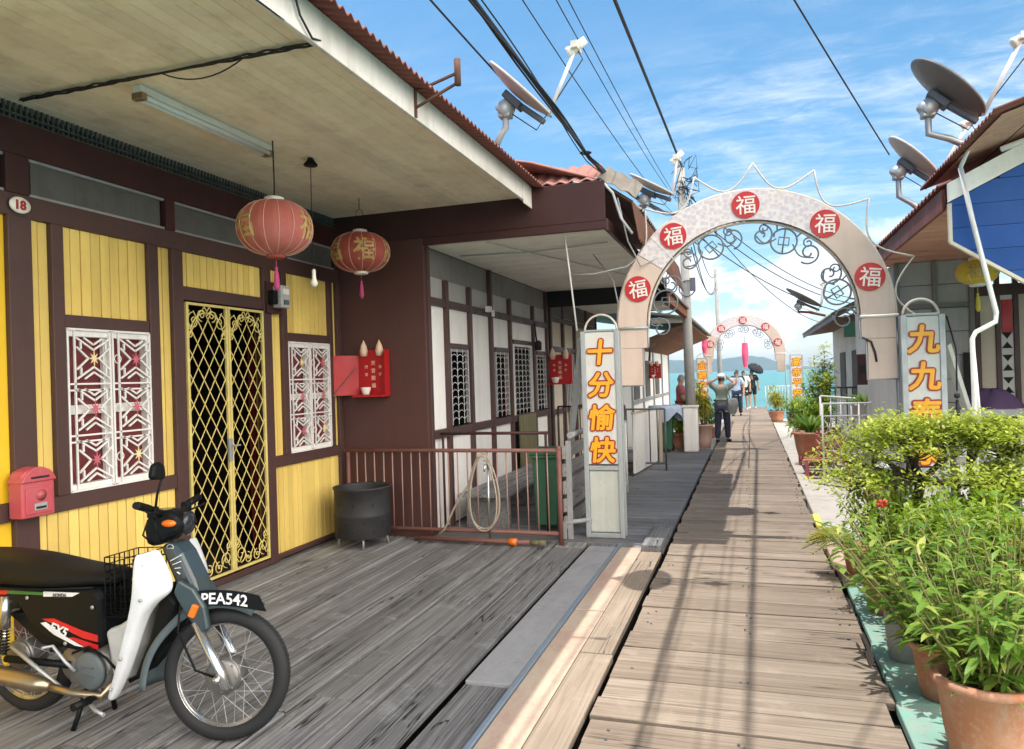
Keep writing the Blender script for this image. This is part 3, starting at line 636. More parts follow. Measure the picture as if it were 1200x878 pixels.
    # ceiling boards along the porch, fascia, roof of corrugated sheet
    g = G(); boards(g, -4.2, -1.975, -1.0, 6.85, lambda u, v, w: (u, v, w), 0.088, (3.31, 3.33), 0.005); g.build('porch_ceiling', 'soffit', H, bevel=0.002)
    g = G(); g.box(-4.2, -1.98, -1.0, 6.85, 3.332, 3.345); g.build('ceiling_backing', 'grey_frieze', H)
    g = G(); g.box(-1.995, -1.965, -1.0, 6.86, 3.235, 3.42); g.box(-1.965, -1.955, 6.60, 6.87, 3.20, 3.40); g.build('fascia', 'fascia', H, bevel=0.004)
    g = G(); x0, x1, sl = -1.83, -7.4, 0.26; y = -1.0; st_ = 0.0127; a0 = len(g.v); n = int((6.98+1.0)/st_)
    for i in range(n+1):
        yy = -1.0+i*st_; dz_ = 0.013*math.cos(2*math.pi*yy/0.076)
        for x in (x0, x1):
            z = 3.40 + (x0-x)*sl + dz_; g.v += [Vector((x, yy, z)), Vector((x, yy, z-0.008))]
    for i in range(n):
        b = i*4
        for q in ((b, b+2, b+6, b+4), (b+1, b+5, b+7, b+3), (b, b+4, b+5, b+1)): g.f.append(list(q)); g.t.append(0.5); g.sm.append(False)
    rf = g.build('roof', 'rust_roof', H)
    g = G(); g.box(-7.4, -7.3, -1, 6.9, 0, 4.8); g.box(-7.3, -4.2, 6.83, 6.849, 0, 3.5); g.build('rear_wall', 'grey_wall', H)
    g = G(); g.bar((-1.95, 4.0, 3.33), (-1.93, 4.0, 3.45), 0.02, 0.02)
    g = G()
    for dz_ in (0.0, 0.10): g.bar((-1.96, 4.28, 3.30+dz_), (-1.66, 4.28, 3.42+dz_*0.6), 0.018, 0.012)
    g.bar((-1.96, 4.28, 3.24), (-1.96, 4.28, 3.46), 0.025, 0.012); g.tube([(-1.67,4.28,3.40),(-1.67,4.28,3.56)], 0.022, 8); g.build('antenna_bracket', 'rusty', H)
    return H
HOUSE1 = house1()
# ================================================================ HOUSE 2 (white walls) and the houses beyond, left side
W2 = -3.14
def house2():
    H = thing('white_house', 'white walled house with dark brown framing and curved window grilles behind the red pipe barrier', 'house', (W2, 9, 0))
    def P(name, rects, mat, d, bev=0.004, par=H):
        g = G()
        for a, b, z0, z1 in rects: g.box(W2+d[0], W2+d[1], a, b, z0, z1, rnd.random())
        return g.build(name, mat, par, bevel=bev)
    # side wall facing the porch, and the long dark header across the roof space
    g = G(); g.box(-4.1, W2+0.03, 6.86, 6.92, -0.4, 3.02); g.build('side_wall', 'brown_wall2', H, bevel=0.005)
    g = G(); g.box(-7.4, -1.25, 6.865, 6.915, 3.022, 3.40); g.box(W2+0.031, -1.25, 6.865, 6.915, 2.945, 3.02); g.build('header_board', 'brown_dark', H, bevel=0.004)
    wins = [(7.51,8.08,1.08,1.92),(9.02,9.58,1.08,1.92),(10.94,11.5,1.08,1.92)]; door = (9.80,10.74,1.06,2.05)
    posts = [6.92, 7.40, 8.10, 8.84, 9.62, 10.76, 11.54]
    P('frame', [(y, y+0.07, 0, 2.95 if y in (6.92, 8.84, 11.54) else 2.655) for y in posts], 'brown', (-0.03, 0.045))
    rails = [(a+0.07, b) for a, b in zip(posts[:-1], posts[1:])]
    P('frame', [(a, b, 0.97, 1.06) for a, b in rails] + [(a, b, 2.36, 2.44) for a, b in rails], 'brown', (-0.03, 0.038))
    P('wall_panel', [(a, b, 0.02, 0.97) for a, b in rails if a < 9.6 or a > 10.7] + [(a, b, 1.06, 2.36) for a, b in rails if (a, b) in (rails[0], rails[2])], 'white_wall', (-0.02, 0.0))
    g = G()
    for (a, b), (y0, y1, z0, z1) in ((rails[1], wins[0]), (rails[3], wins[1]), (rails[5], wins[2]), (rails[4], door)):
        g.box(W2-0.02, W2, a, b, z1+0.06, 2.36); g.box(W2-0.02, W2, a, y0, z0, z1+0.06)
        if b-y1 > 0.005: g.box(W2-0.02, W2, y1, b, z0, z1+0.06)
    g.build('wall_panel', 'white_wall', H)
    P('frame', [(y0, y1, z1, z1+0.06) for y0, y1, z0, z1 in wins+[door]], 'brown', (-0.025, 0.03))
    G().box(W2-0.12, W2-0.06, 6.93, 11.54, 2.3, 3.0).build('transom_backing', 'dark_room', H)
    P('frieze', [(6.92, 11.6, 2.66, 2.951)], 'grey_frieze', (-0.05, -0.01))
    P('transom', [(a, b, 2.44, 2.66) for a, b in rails], 'grey_wall', (-0.04, -0.005))
    for y0, y1, z0, z1 in wins+[door]:
        w = P('window', [(y0, y1, z0, z1)], 'black', (-0.30, -0.20), 0)
        s = G(); s.box(W2-0.02, W2+0.016, y0, y0+0.03, z0, z1); s.box(W2-0.02, W2+0.016, y1-0.03, y1, z0, z1); s.box(W2-0.02, W2+0.016, y0+0.03, y1-0.03, z1-0.03, z1); s.build('frame', 'white' if (y0, y1, z0, z1) == door else 'grey_board', w)
        if (y0, y1, z0, z1) == door:
            c = G(); c.box(W2-0.16, W2-0.14, y0+0.05, y0+0.36, z0, z1-0.05); c.build('red_curtain', 'red_curtain', w)
        g = G(); cols = 3 if y1-y0 < 0.7 else 5; X = W2+0.022; f = lambda a, b: (X, a, b)
        m = y1-y0-0.06
        for i in range(cols+1): yy = y0+0.03+m*i/cols; g.bar(f(yy, z0), f(yy, z1), 0.005, 0.005, (1,0,0))
        k = int((z1-z0)/0.078)
        for j in range(k):
            zz = z0+0.05+j*0.078
            for i in range(cols): a = y0+0.03+m*i/cols; g.tube([f(a+m/cols*q/6, zz+0.028*math.sin(math.pi*q/6)) for q in range(7)], 0.0036, 4, cap=False)
        g.build('grille', 'white_metal', w)
    P('bamboo_blind', [(9.85, 10.66, 0.30, 1.05)], 'bamboo', (0.05, 0.07), 0)
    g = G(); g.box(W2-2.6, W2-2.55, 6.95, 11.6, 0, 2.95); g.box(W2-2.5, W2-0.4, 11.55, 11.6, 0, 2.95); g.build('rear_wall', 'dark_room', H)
    # soffit of cross boards, edge trim, steep roof edge
    g = G(); boards(g, 6.92, 11.62, W2, -1.27, lambda u, v, w: (v, u, w), 0.115, (2.955, 2.98), 0.007); g.build('porch_ceiling', 'soffit2', H, bevel=0.002)
    g = G(); g.box(W2, -1.27, 6.93, 11.6, 2.982, 2.99); g.build('ceiling_backing', 'grey_frieze', H)
    g = G(); g.box(-1.268, -1.235, 6.92, 11.62, 2.94, 3.05); g.build('edge_board', 'brown', H)
    g = G(); g.box(-3.6, -1.2, 11.63, 11.70, 2.70, 3.02); g.build('end_beam', 'black', H)
    g = G()
    prof = [(-0.95, 2.84), (-1.01, 3.20), (-1.30, 3.41), (-2.0, 3.66), (-7.2, 4.75)]
    def sheet(y0, y1, off, mat, name, a=0, b=len(prof), per=0.13, amp=0.012):
        g = G(); n = int((y1-y0)/0.02); pr = prof[a:b]
        for i in range(n+1):
            yy = y0+(y1-y0)*i/n; d = amp*math.cos(2*math.pi*yy/per)
            for x, z in pr: g.v.append(Vector((x+d*0.4, yy, z+off+d)))
            for x, z in pr: g.v.append(Vector((x-0.006+d*0.4, yy, z+off-0.008+d)))
        m = len(pr)
        for i in range(n):
            o = i*2*m
            for j in range(m-1):
                for q in ((o+j, o+j+1, o+2*m+j+1, o+2*m+j), (o+m+j, o+3*m+j, o+3*m+j+1, o+m+j+1)): g.f.append(list(q)); g.t.append(0.5); g.sm.append(False)
            for q in ((o, o+2*m, o+3*m, o+m), (o+m-1, o+2*m-1, o+4*m-1, o+3*m-1)): g.f.append(list(q)); g.t.append(0.5); g.sm.append(False)
        for o in (0, n*2*m):
            for j in range(m-1): g.f.append([o+j, o+m+j, o+m+j+1, o+j+1]); g.t.append(0.5); g.sm.append(False)
        return g.build(name, mat, H)
    sheet(6.98, 11.75, 0.0, 'rusty', 'roof_edge', 0, 3)
    sheet(6.98, 11.75, 0.03, 'pink_roof', 'roof', 2, 5)
    sheet(7.6, 9.4, 0.065, 'grey_roof', 'roof_patch', 1, 4)
    # hipped end of the roof, turned toward the porch: faded red sheets, grey ones at the corner
    for xa, xb, mat, nm in ((-3.4, -1.36, 'pink_roof', 'roof_hip'), (-1.355, -0.97, 'grey_roof', 'roof_corner')):
        g = G(); n = int((xb-xa)/0.022)
        for i in range(n+1):
            x = xa+(xb-xa)*i/n; dd_ = 0.012*math.cos(2*math.pi*x/0.13); ze = 3.435 if x < -1.3 else 3.435-0.62*(x+1.3)
            for yy, z in ((6.93, ze), (7.5, ze+(0.30 if x < -1.36 else 0.25))): g.v += [Vector((x, yy, z+dd_)), Vector((x, yy, z+dd_-0.008))]
        for i in range(n):
            b = i*4
            for q in ((b, b+4, b+6, b+2), (b+1, b+3, b+7, b+5), (b, b+1, b+5, b+4), (b+2, b+6, b+7, b+3)): g.f.append(list(q)); g.t.append(.5); g.sm.append(False)
        for b in (0, n*4): g.f.append([b, b+2, b+3, b+1]); g.t.append(.5); g.sm.append(False)
        g.build(nm, mat, H)
    g = G(); g.tube([(-1.28,6.90,3.40),(-1.18,6.92,3.28),(-1.12,6.98,3.05),(-1.02,7.0,2.90)], 0.014, 6); g.tube([(-1.55,6.9,3.42),(-1.4,6.9,3.36),(-1.28,6.90,3.40)], 0.014, 6); g.build('conduit', 'cable_grey', H)
    g = G(); g.tube([(-2.45,6.95,2.93),(-2.1,8.2,2.93),(-1.75,9.4,2.93),(-1.45,10.6,2.93),(-1.28,11.5,2.93)], 0.008, 5); g.tube([(-3.0,7.6,2.935),(-2.2,7.7,2.93),(-1.35,7.5,2.93)], 0.008, 5); g.build('ceiling_cable', 'cable_grey', H)
    g = G(); g.box(W2+0.05, W2+0.11, 8.60, 8.70, 2.40, 2.47); g.box(W2+0.05, W2+0.08, 8.83, 8.88, 2.36, 2.44); g.build('junction_box', 'white', H, bevel=0.005)
    g = G(); g.tube([(W2+0.05,10.78,2.4),(W2+0.08,10.78,2.1)], 0.012, 6); g.lathe([(0.05,0),(0.055,0.12),(0.02,0.15)], 12, (W2+0.10, 10.78, 1.98)); g.build('wall_lamp', 'black', H)
    return H
MT['brown_wall2'] = paint('brown_side_wall_paint', (0.080, 0.032, 0.028), 0.6, (0.055, 0.026, 0.023), 0.35, 1.2)
house2()

def house3():
    H = thing('beige_house', 'beige panelled house with a slatted vent beyond the white walled house', 'house', (-3.1, 13.5, 0))
    g = G(); g.box(-3.2, -3.14, 11.75, 15.6, 0, 2.9); g.build('wall', 'cream', H)
    g = G()
    for y in (11.75, 12.6, 13.5, 14.5, 15.5): g.box(-3.14, -3.09, y, y+0.09, 0, 2.9)
    for z in (0.95, 2.0, 2.5): g.box(-3.14, -3.10, 11.84, 15.5, z, z+0.08)
    g.build('frame', 'brown', H)
    g = G(); y = 11.85
    while y < 15.5: g.box(-3.13, -3.11, y, y+0.02, 2.6, 2.9); y += 0.07
    g.build('vent_slats', 'grey_frieze', H)
    for y0 in (12.75, 13.65):
        w = G().box(-3.138, -3.115, y0, y0+0.7, 1.05, 1.98).build('window', 'mesh', H); q = G()
        for i in range(6): q.box(-3.112, -3.10, y0+0.05+0.12*i, y0+0.06+0.12*i, 1.05, 1.98)
        q.build('grille', 'white_metal', w)
    g = G(); boards(g, 11.75, 15.6, -3.2, -1.3, lambda u, v, w: (v, u, w), 0.2, (2.87, 2.9), 0.008); g.build('porch_ceiling', 'soffit2', H)
    g = G(); g.add([(-1.15,11.8,2.85),(-1.15,15.4,2.85),(-5.5,15.4,4.0),(-5.5,11.8,4.0),(-1.15,11.8,2.89),(-1.15,15.4,2.89),(-5.5,15.4,4.04),(-5.5,11.8,4.04)], [(3,2,1,0),(4,5,6,7),(0,1,5,4),(1,2,6,5),(2,3,7,6),(3,0,4,7)]); g.build('roof', 'grey_roof', H)
    g = G(); g.box(-1.3, -1.2, 11.75, 15.5, 2.70, 2.86); g.build('edge_board', 'brown_boards', H)
    g = G(); g.box(-3.9, -3.1, 11.705, 11.745, 0, 2.9); g.build('side_wall', 'black', H)
house3()
def house4():
    H = thing('brown_boarded_house', 'house with brown boarded eaves past the grey concrete pole on the left', 'house', (-3, 19, 0))
    g = G(); g.box(-4.6, -2.5, 16.2, 24.0, -0.02, 2.2); g.build('wall', 'white_wall', H)
    g = G()
    for y in (16.2, 18, 20, 22, 23.9): g.box(-2.5, -2.46, y, y+0.08, 0, 2.2)
    g.box(-2.5, -2.47, 16.28, 23.9, 0.9, 0.98); g.build('frame', 'grey_board', H)
    for y in (16.6, 18.5, 20.5): G().box(-2.497, -2.475, y, y+0.8, 1.0, 1.9).build('window', 'mesh', H)
    # eave that rises toward the walkway, boarded underneath
    x0, z0, x1, z1 = -2.9, 1.98, -1.22, 2.62
    g = G(); n = 12
    for i in range(n):
        a = i/n; b = (i+0.93)/n; pa = (x0+(x1-x0)*a, z0+(z1-z0)*a); pb = (x0+(x1-x0)*b, z0+(z1-z0)*b)
        g.add([(pa[0],15.9,pa[1]),(pb[0],15.9,pb[1]),(pb[0],24,pb[1]),(pa[0],24,pa[1]),(pa[0],15.9,pa[1]+.03),(pb[0],15.9,pb[1]+.03),(pb[0],24,pb[1]+.03),(pa[0],24,pa[1]+.03)], [(3,2,1,0),(4,5,6,7),(0,1,5,4),(1,2,6,5),(2,3,7,6),(3,0,4,7)], rnd.random())
    g.build('eave_boards', 'brown_boards', H)
    g = G(); g.add([(-1.15,15.8,2.68),(-1.15,24.1,2.68),(-4.7,24.1,3.3),(-4.7,15.8,3.3),(-1.15,15.8,2.73),(-1.15,24.1,2.73),(-4.7,24.1,3.35),(-4.7,15.8,3.35)], [(3,2,1,0),(4,5,6,7),(0,1,5,4),(1,2,6,5),(2,3,7,6),(3,0,4,7)]); g.build('roof', 'grey_roof', H)
    g = G(); g.box(-2.6, -1.2, 15.85, 15.88, 2.62, 2.74); g.build('fascia', 'cream', H)
house4()

# ---------------------------------------------------------------- things on house 1's porch
def mailbox():
    t = thing('letter_box', 'weathered pinkish red letter box on the brown house post', 'letter box', (-4.06, 3.31, 0.98))
    y0, y1, x0, x1 = 3.155, 3.365, -4.065, -3.96
    g = G(); n = 10; pr = [(y0, 0.86), (y1, 0.86), (y1, 1.07)] + [((y0+y1)/2+(y1-y0)/2*math.copysign(abs(math.cos(math.pi*i/n))**0.55, math.cos(math.pi*i/n)), 1.07+0.07*math.sin(math.pi*i/n)**0.8) for i in range(1, n)] + [(y0, 1.07)]
    g.prism(pr, lambda u, v, w: (w, u, v), (x0, x1)); g.build('box', 'mailbox', t, bevel=0.010)
    g = G(); g.prism([(y0-0.008+(y1-y0+0.016)*k/10, 1.065+0.085*math.sin(math.pi*k/10)**0.6) for k in range(11)], lambda u, v, w: (w, u, v), (x0, x1+0.012)); g.build('lid', 'mailbox', t, bevel=0.006)
    g = G(); g.box(x1-0.002, x1+0.008, y0+0.02, y1-0.02, 0.88, 1.03); g.build('door', 'mailbox', t, bevel=0.008)
    g = G(); g.box(x1+0.004, x1+0.016, y0+0.05, y1-0.045, 1.085, 1.096); g.build('slot', 'black', t)
    g = G(); g.box(x1+0.008, x1+0.012, y0+0.07, y0+0.15, 0.90, 0.94); lb = g.build('name_plate', 'alu', t, bevel=0.003)
    g = G(); g.box(x1+0.012, x1+0.0135, y0+0.078, y0+0.142, 0.908, 0.922); g.build('window', 'black', lb)
    g = G(); g.lathe([(0.03, 0), (0.034, 0.006), (0.0, 0.014)], 18, (x1+0.004, (y0+y1)/2+0.01, 0.985), (1,0,0)); g.build('emblem', 'mailbox', t)
mailbox()
def lantern(name, label, c, rx, h, top, body, ribs, gold_at, bottom_cap, two_wires=False):
    t = thing(name, label, 'lantern', c, 'lanterns hung from the porch ceiling')
    c = Vector(c); n = 48; prof = []
    for i in range(15):
        a = -math.pi/2 + math.pi*i/14*0.97 + 0.05; prof.append((max(0.05, rx*math.cos(a)**0.75 if math.cos(a) > 0 else 0.05), h/2*math.sin(a)))
    g = G(); vs = []
    for r, z in prof:
        for k in range(n):
            q = 2*math.pi*k/n; w = 1-0.035*abs(math.cos(ribs/2*q))**6; vs.append((c.x+r*w*math.cos(q), c.y+r*w*math.sin(q), c.z+z))
    fs = [(i*n+k, i*n+(k+1)%n, (i+1)*n+(k+1)%n, (i+1)*n+k) for i in range(len(prof)-1) for k in range(n)]
    g.add(vs, fs, 0.5, True); sh = g.build('shade', body, t)
    g = G()
    for k in range(ribs):
        q = 2*math.pi*(k+0.5)/ribs+0.13; g.tube([(c.x+(r+0.001)*math.cos(q), c.y+(r+0.001)*math.sin(q), c.z+z) for r, z in prof], 0.0022, 4, cap=False)
    g.build('ribs', 'pale_gold', sh)
    g = G(); g.lathe([(0.06,0),(0.066,0.012),(0.066,0.035),(0.05,0.04)], 24, (c.x, c.y, c.z+h/2-0.012)); g.build('cap', 'ceramic', t)
    g = G(); g.lathe([(0.05,-0.03),(0.066,-0.025),(0.066,0.0),(0.05,0.004)], 24, (c.x, c.y, c.z-h/2+0.008)); g.build('collar', bottom_cap, t)
    g = G()
    if two_wires:
        for s in (-1, 1): g.tube([(c.x+0.03*s*.8, c.y+0.03*s*.6, c.z+h/2), (c.x+0.03*s*.8, c.y+.03*s*.6, c.z+h/2+0.19)], 0.0028, 5)
        g.tube(arc((0, c.z+h/2+0.19), 0.03, 0, math.pi, 8, lambda u, v: (c.x+u*.8, c.y+u*.6, v)), 0.0028, 5); g.tube([(c.x, c.y, c.z+h/2+0.22), (c.x, c.y, top)], 0.004, 5)
    else: g.tube([(c.x, c.y, c.z+h/2+0.02), (c.x+0.004, c.y, (c.z+top)/2), (c.x, c.y, top)], 0.005, 6)
    g.build('hanging_wire', 'cable', t)
    z = c.z-h/2-0.03
    g = G(); g.tube([(c.x, c.y, z), (c.x, c.y, z-0.06)], 0.003, 5); g.lathe([(0.010,-0.22),(0.022,-0.19),(0.016,-0.10),(0.008,-0.07),(0.014,-0.06),(0.004,-0.05)], 10, (c.x, c.y, z)); g.build('tassel', 'tassel', t)
    # gilt characters on the cloth
    for q in gold_at:
        g = G()
        tx = text_geo('福', 0.15*rx/0.19, 0.0, 0.003); m = Vector((math.cos(q), math.sin(q), 0)); ex = Vector((-math.sin(q), math.cos(q), 0))
        for v in tx.v:
            ang = v.x/rx; zz = v.y; a = math.asin(max(-1, min(1, zz/(h/2)))); r = rx*max(0.05, math.cos(a))**0.75*0.992+0.004
            g.v.append(Vector((c.x+r*math.cos(q+ang), c.y+r*math.sin(q+ang), c.z+zz)))
        o = len(g.v)-len(tx.v)
        for f in tx.f: g.f.append([i+o for i in f]); g.t.append(0.5); g.sm.append(False)
        g.build('gilt_character', 'gold', sh)
    return t
def cloth(name, col, deep):
    m, t, bs = newmat(name)
    n = tnoise(t, 3, 5, 0.6, (1, 1, 1)); c = mixc(t, mrange(t, n, 0.35, 0.7), col, deep); t.links.new(c, bs.inputs['Base Color']); bs.inputs['Roughness'].default_value = 0.75
    tr = nd(t, 'ShaderNodeBsdfTranslucent'); t.links.new(c, tr.inputs[0]); ms = nd(t, 'ShaderNodeMixShader'); ms.inputs[0].default_value = 0.3
    t.links.new(bs.outputs[0], ms.inputs[1]); t.links.new(tr.outputs[0], ms.inputs[2]); t.links.new(ms.outputs[0], t.nodes['Material Output'].inputs[0]); MT[name] = m
cloth('faded_red_lantern', (0.62, 0.22, 0.20), (0.55, 0.13, 0.09)); cloth('deep_red_lantern', (0.50, 0.13, 0.10), (0.42, 0.07, 0.05)); cloth('yellow_lantern', (0.82, 0.62, 0.04), (0.70, 0.50, 0.03)); cloth('red_lantern', (0.5, 0.03, 0.03), (0.4, 0.02, 0.02))
MT['tassel'] = plain('magenta_tassel', (0.42, 0.05, 0.16), 0.8); MT['tassel_yellow'] = plain('yellow_tassel', (0.62, 0.48, 0.05), 0.8)
lantern('red_lantern', 'faded pinkish red lantern, the nearer and larger of the pair under the porch ceiling', (-3.17, 4.49, 2.69), 0.262, 0.385, 3.31, 'faded_red_lantern', 16, (-1.93, 0.10, 2.2), 'deep_red_lantern')
lantern('red_lantern', 'deeper red lantern with gilt characters hanging in front of the brown side wall', (-3.45, 6.20, 2.80), 0.275, 0.37, 3.31, 'deep_red_lantern', 14, (-0.93, 0.22, 1.4, 2.6, -2.15), 'ceramic', True)
def tube_light():
    t = thing('tube_light', 'unlit fluorescent tube light fixed under the porch ceiling', 'tube light', (-3.26, 3.95, 3.3))
    G().box(-3.29, -3.235, 3.36, 4.58, 3.265, 3.308).build('housing', 'white', t, bevel=0.006)
    for x in (-3.285, -3.238): G().tube([(x, 3.40, 3.245), (x, 4.54, 3.245)], 0.013, 10).build('tube', 'decal_white', t)
    for y in (3.36, 4.54): G().box(-3.30, -3.222, y, y+0.04, 3.225, 3.265).build('end_cap', 'chrome_brown', t, bevel=0.004)
tube_light()
def porch_cable():
    g = G()
    for k in range(3):
        pts = [(-4.0+2.02*i/18, 3.25+0.012*math.sin(i*1.3+k*2), 3.296-0.014*abs(math.sin(i*0.9+k))) for i in range(19)]; g.tube(pts, 0.006, 5)
    g.tube(sag((-3.0,3.27,3.295),(-2.45,3.26,3.295),0.07,10), 0.004, 5)
    g.tube([(-1.98,3.26,3.29),(-1.95,3.1,3.235),(-1.948,3.0,3.30),(-1.948,2.95,3.4)], 0.006, 5); g.tube([(-1.98,3.26,3.29),(-1.97,2.9,3.24),(-1.97,1.5,3.23)], 0.006, 5)
    tag(g.build('porch_cable', 'cable'), 'bundle of dark cables running across the porch ceiling above the tube light', 'cable')
porch_cable()
def bulb():
    t = thing('pendant_bulb', 'bare bulb hanging on a thin wire between the two red lanterns', 'bulb', (-3.16, 4.95, 2.35))
    G().tube([(-3.16,4.95,3.25),(-3.165,4.95,2.9),(-3.16,4.95,2.42)], 0.0035, 5).build('wire', 'cable', t)
    G().lathe([(0.05,0),(0.055,0.01),(0.03,0.04),(0.02,0.06)], 14, (-3.16,4.95,3.25)).build('ceiling_rose', 'bike_black', t)
    G().lathe([(0.001,-0.10),(0.022,-0.09),(0.028,-0.07),(0.016,-0.03),(0.014,0.0),(0.015,0.03),(0.006,0.04)], 14, (-3.16,4.95,2.42)).build('bulb', 'ceramic', t)
bulb()
def meter():
    t = thing('electric_meter', 'grey electricity meter on a dark red board beside the lattice gate', 'meter', (-4.06, 5.66, 2.35))
    G().box(-4.064, -4.045, 5.575, 5.80, 2.22, 2.50).build('board', 'brown_dark', t)
    G().box(-4.045, -3.95, 5.66, 5.79, 2.27, 2.47).build('case', 'cable_grey', t, bevel=0.01)
    G().box(-3.95, -3.945, 5.68, 5.77, 2.39, 2.44).build('dial', 'ceramic', t)
    G().box(-4.045, -3.98, 5.59, 5.65, 2.30, 2.42).build('fuse_box', 'bike_black', t, bevel=0.005)
    G().box(-3.95, -3.94, 5.69, 5.76, 2.30, 2.34).build('label', 'bike_grey', t)
meter()
def altar(name, label, x0, x1, y, z0, z1, d, big=True):
    t = thing(name, label, 'altar', ((x0+x1)/2, y, z0), 'red wall altars')
    G().box(x0, x1, y-0.018, y, z0+0.02, z1).build('back_panel', 'red', t, bevel=0.003)
    G().box(x0-0.01, x1+0.01, y-d, y, z0, z0+0.02).build('shelf', 'red', t, bevel=0.003)
    if big:   # side panel swung toward the house wall
        g = G(); g.add([(x0,y,z0+0.02),(x0-0.35,y-0.30,z0+0.02),(x0-0.35,y-0.30,z1-0.05),(x0,y,z1-0.05),(x0-0.01,y+0.012,z0+0.02),(x0-0.36,y-0.288,z0+0.02),(x0-0.36,y-0.288,z1-0.05),(x0-0.01,y+0.012,z1-0.05)], [(0,1,2,3),(7,6,5,4),(4,5,1,0),(5,6,2,1),(6,7,3,2),(7,4,0,3)]); g.build('side_panel', 'red', t)
        g = G(); g.bar((x0-0.20,y-0.20,z0+0.02),(x0-0.02,y-0.04,z1-0.18), 0.01, 0.01); g.build('brace', 'barrier_red', t)
        G().box(x1, x1+0.012, y-d*0.6, y, z0+0.02, z1).build('side_rail', 'red', t)
    xc = (x0+x1)/2; s = (x1-x0)
    g = G()
    tx = ('福神', '天官賜', '招財寶') if big else ('福神',)
    for i, w in enumerate(('門官', '天官賜福', '招財')):
        for j, ch in enumerate(w):
            g.merge(text_geo(ch, s*(0.15 if i == 1 else 0.10), 0.0005, 0.001).xf(face_y((xc+s*(-0.24+0.24*i), y-0.0195, z1-(z1-z0)*(0.28+0.16*j+(0.08 if i != 1 else 0))))))
    g.build('gilt_lettering', 'pale_gold', t)
    for i, sx in enumerate((-0.28, 0.26)):   # pineapple shaped paper ornaments above
        g = G(); cx = xc+s*sx; zc = z1+s*0.02
        g.lathe([(0.001,-0.11*s*2),(0.05*s*2,-0.10*s*2),(0.062*s*2,-0.02*s*2),(0.045*s*2,0.06*s*2),(0.015*s*2,0.12*s*2),(0.001,0.15*s*2)], 12, (cx, y-0.04, zc)); g.build('ornament', 'pale_gold', t)
    cup = G().lathe([(0.0,0.003),(0.05*s*2,0.003),(0.055*s*2,0.02),(0.075*s*2,0.09*s*2),(0.078*s*2,0.12*s*2),(0.07*s*2,0.118*s*2),(0.06*s*2,0.06*s*2),(0.0,0.05*s*2)], 20, (xc-s*0.16, y-d*0.55, z0+0.02))
    cu2 = cup.build('incense_bowl', 'ceramic'); tag(cu2, 'white ceramic incense bowl on the shelf of the %s' % ('red altar by the brown side wall' if big else ('red altar behind the tall left sign' if x0 < -2.6 and y < 12 else 'small far red altar near the pole')), 'bowl')
    return t
altar('wall_altar', 'bright red altar box with gilt characters on the corner beside the second lantern', -3.86, -3.53, 6.85, 1.43, 1.91, 0.16)
altar('wall_altar', 'dark red altar on the dark wall end behind the tall left sign', -3.12, -2.72, 11.62, 1.45, 1.93, 0.16, False)
altar('wall_altar', 'tiny far red altar seen under the arch against the sea', -2.46, -2.16, 19.0, 1.45, 1.82, 0.12, False)
def drum():
    t = thing('burner_drum', 'charcoal coloured steel drum on thin legs by the red pipe barrier', 'drum', (-3.64, 6.43, 0))
    c = (-3.64, 6.43, 0)
    g = G(); r = 0.268; g.lathe([(r-0.004,0.10),(r,0.105),(r,0.30),(r+0.004,0.31),(r,0.32),(r,0.55),(r+0.012,0.56),(r+0.012,0.575),(r-0.008,0.575),(r-0.012,0.55),(r-0.012,0.14),(0.0,0.13)], 40, c); g.build('barrel', 'drum', t)
    g = G()
    for k in range(4):
        a = k*math.pi/2+0.5; g.tube([(c[0]+0.22*math.cos(a), c[1]+0.22*math.sin(a), 0.12), (c[0]+0.24*math.cos(a), c[1]+0.24*math.sin(a), 0)], 0.010, 6)
        g.build('leg', 'steel', t); g = G()
    g = G()
    for zz, o in ((0.42, 0.0), (0.25, 0.4), (0.17, 0.0)):
        for k in range(9): a = k*2*math.pi/9+o; d = Vector((math.cos(a), math.sin(a), 0)); g.lathe([(0.0, 0.0), (0.013, 0.0), (0.013, 0.003), (0.0, 0.003)], 12, (c[0]+d.x*0.266, c[1]+d.y*0.266, zz), d)
    g.build('air_holes', 'black', t)
    G().lathe([(0.0,0.50),(0.255,0.50)], 24, c).build('ash', 'soil', t)
drum()
def barrier():
    t = thing('pipe_barrier', 'dull red pipe barrier with thin pink bars across the end of the near porch', 'barrier', (-2.8, 6.75, 0))
    Y = 6.75
    g = G(); g.tube([(-4.0,Y,0.885),(-1.74,Y,0.885)], 0.019, 10); g.build('rail', 'barrier_red', t)
    g = G(); g.tube([(-4.0,Y,0.105),(-1.74,Y,0.105)], 0.019, 10); g.build('rail', 'barrier_red', t)
    g = G(); g.tube([(-1.74,Y,0.0),(-1.74,Y,0.90)], 0.024, 10); g.sphere((-1.74, Y, 0.905), 0.026); g.build('post', 'barrier_red', t)
    g = G(); g.tube([(-3.97,Y,0.0),(-3.97,Y,0.87)], 0.019, 10); g.build('post', 'barrier_red', t)
    for i in range(21): x = -3.87+i*0.101; G().tube([(x,Y+rnd.uniform(-.003,.003),0.11),(x+rnd.uniform(-.006,.006),Y,0.88)], 0.007, 6).build('bar', 'barrier_bar', t)
barrier()
def rear_rail():
    t = thing('dark_pipe_rail', 'thin dark pipe rail behind the red barrier, in front of the white wall', 'rail', (-2.4, 7.15, 0))
    G().tube([(-3.1,7.15,1.02),(-1.95,7.15,1.02)], 0.016, 8).build('rail', 'brown_dark', t)
    G().tube([(-3.08,7.15,0),(-3.08,7.15,1.02)], 0.014, 8).build('post', 'brown_dark', t); G().tube([(-1.97,7.15,0),(-1.97,7.15,1.02)], 0.014, 8).build('post', 'brown_dark', t)
rear_rail()
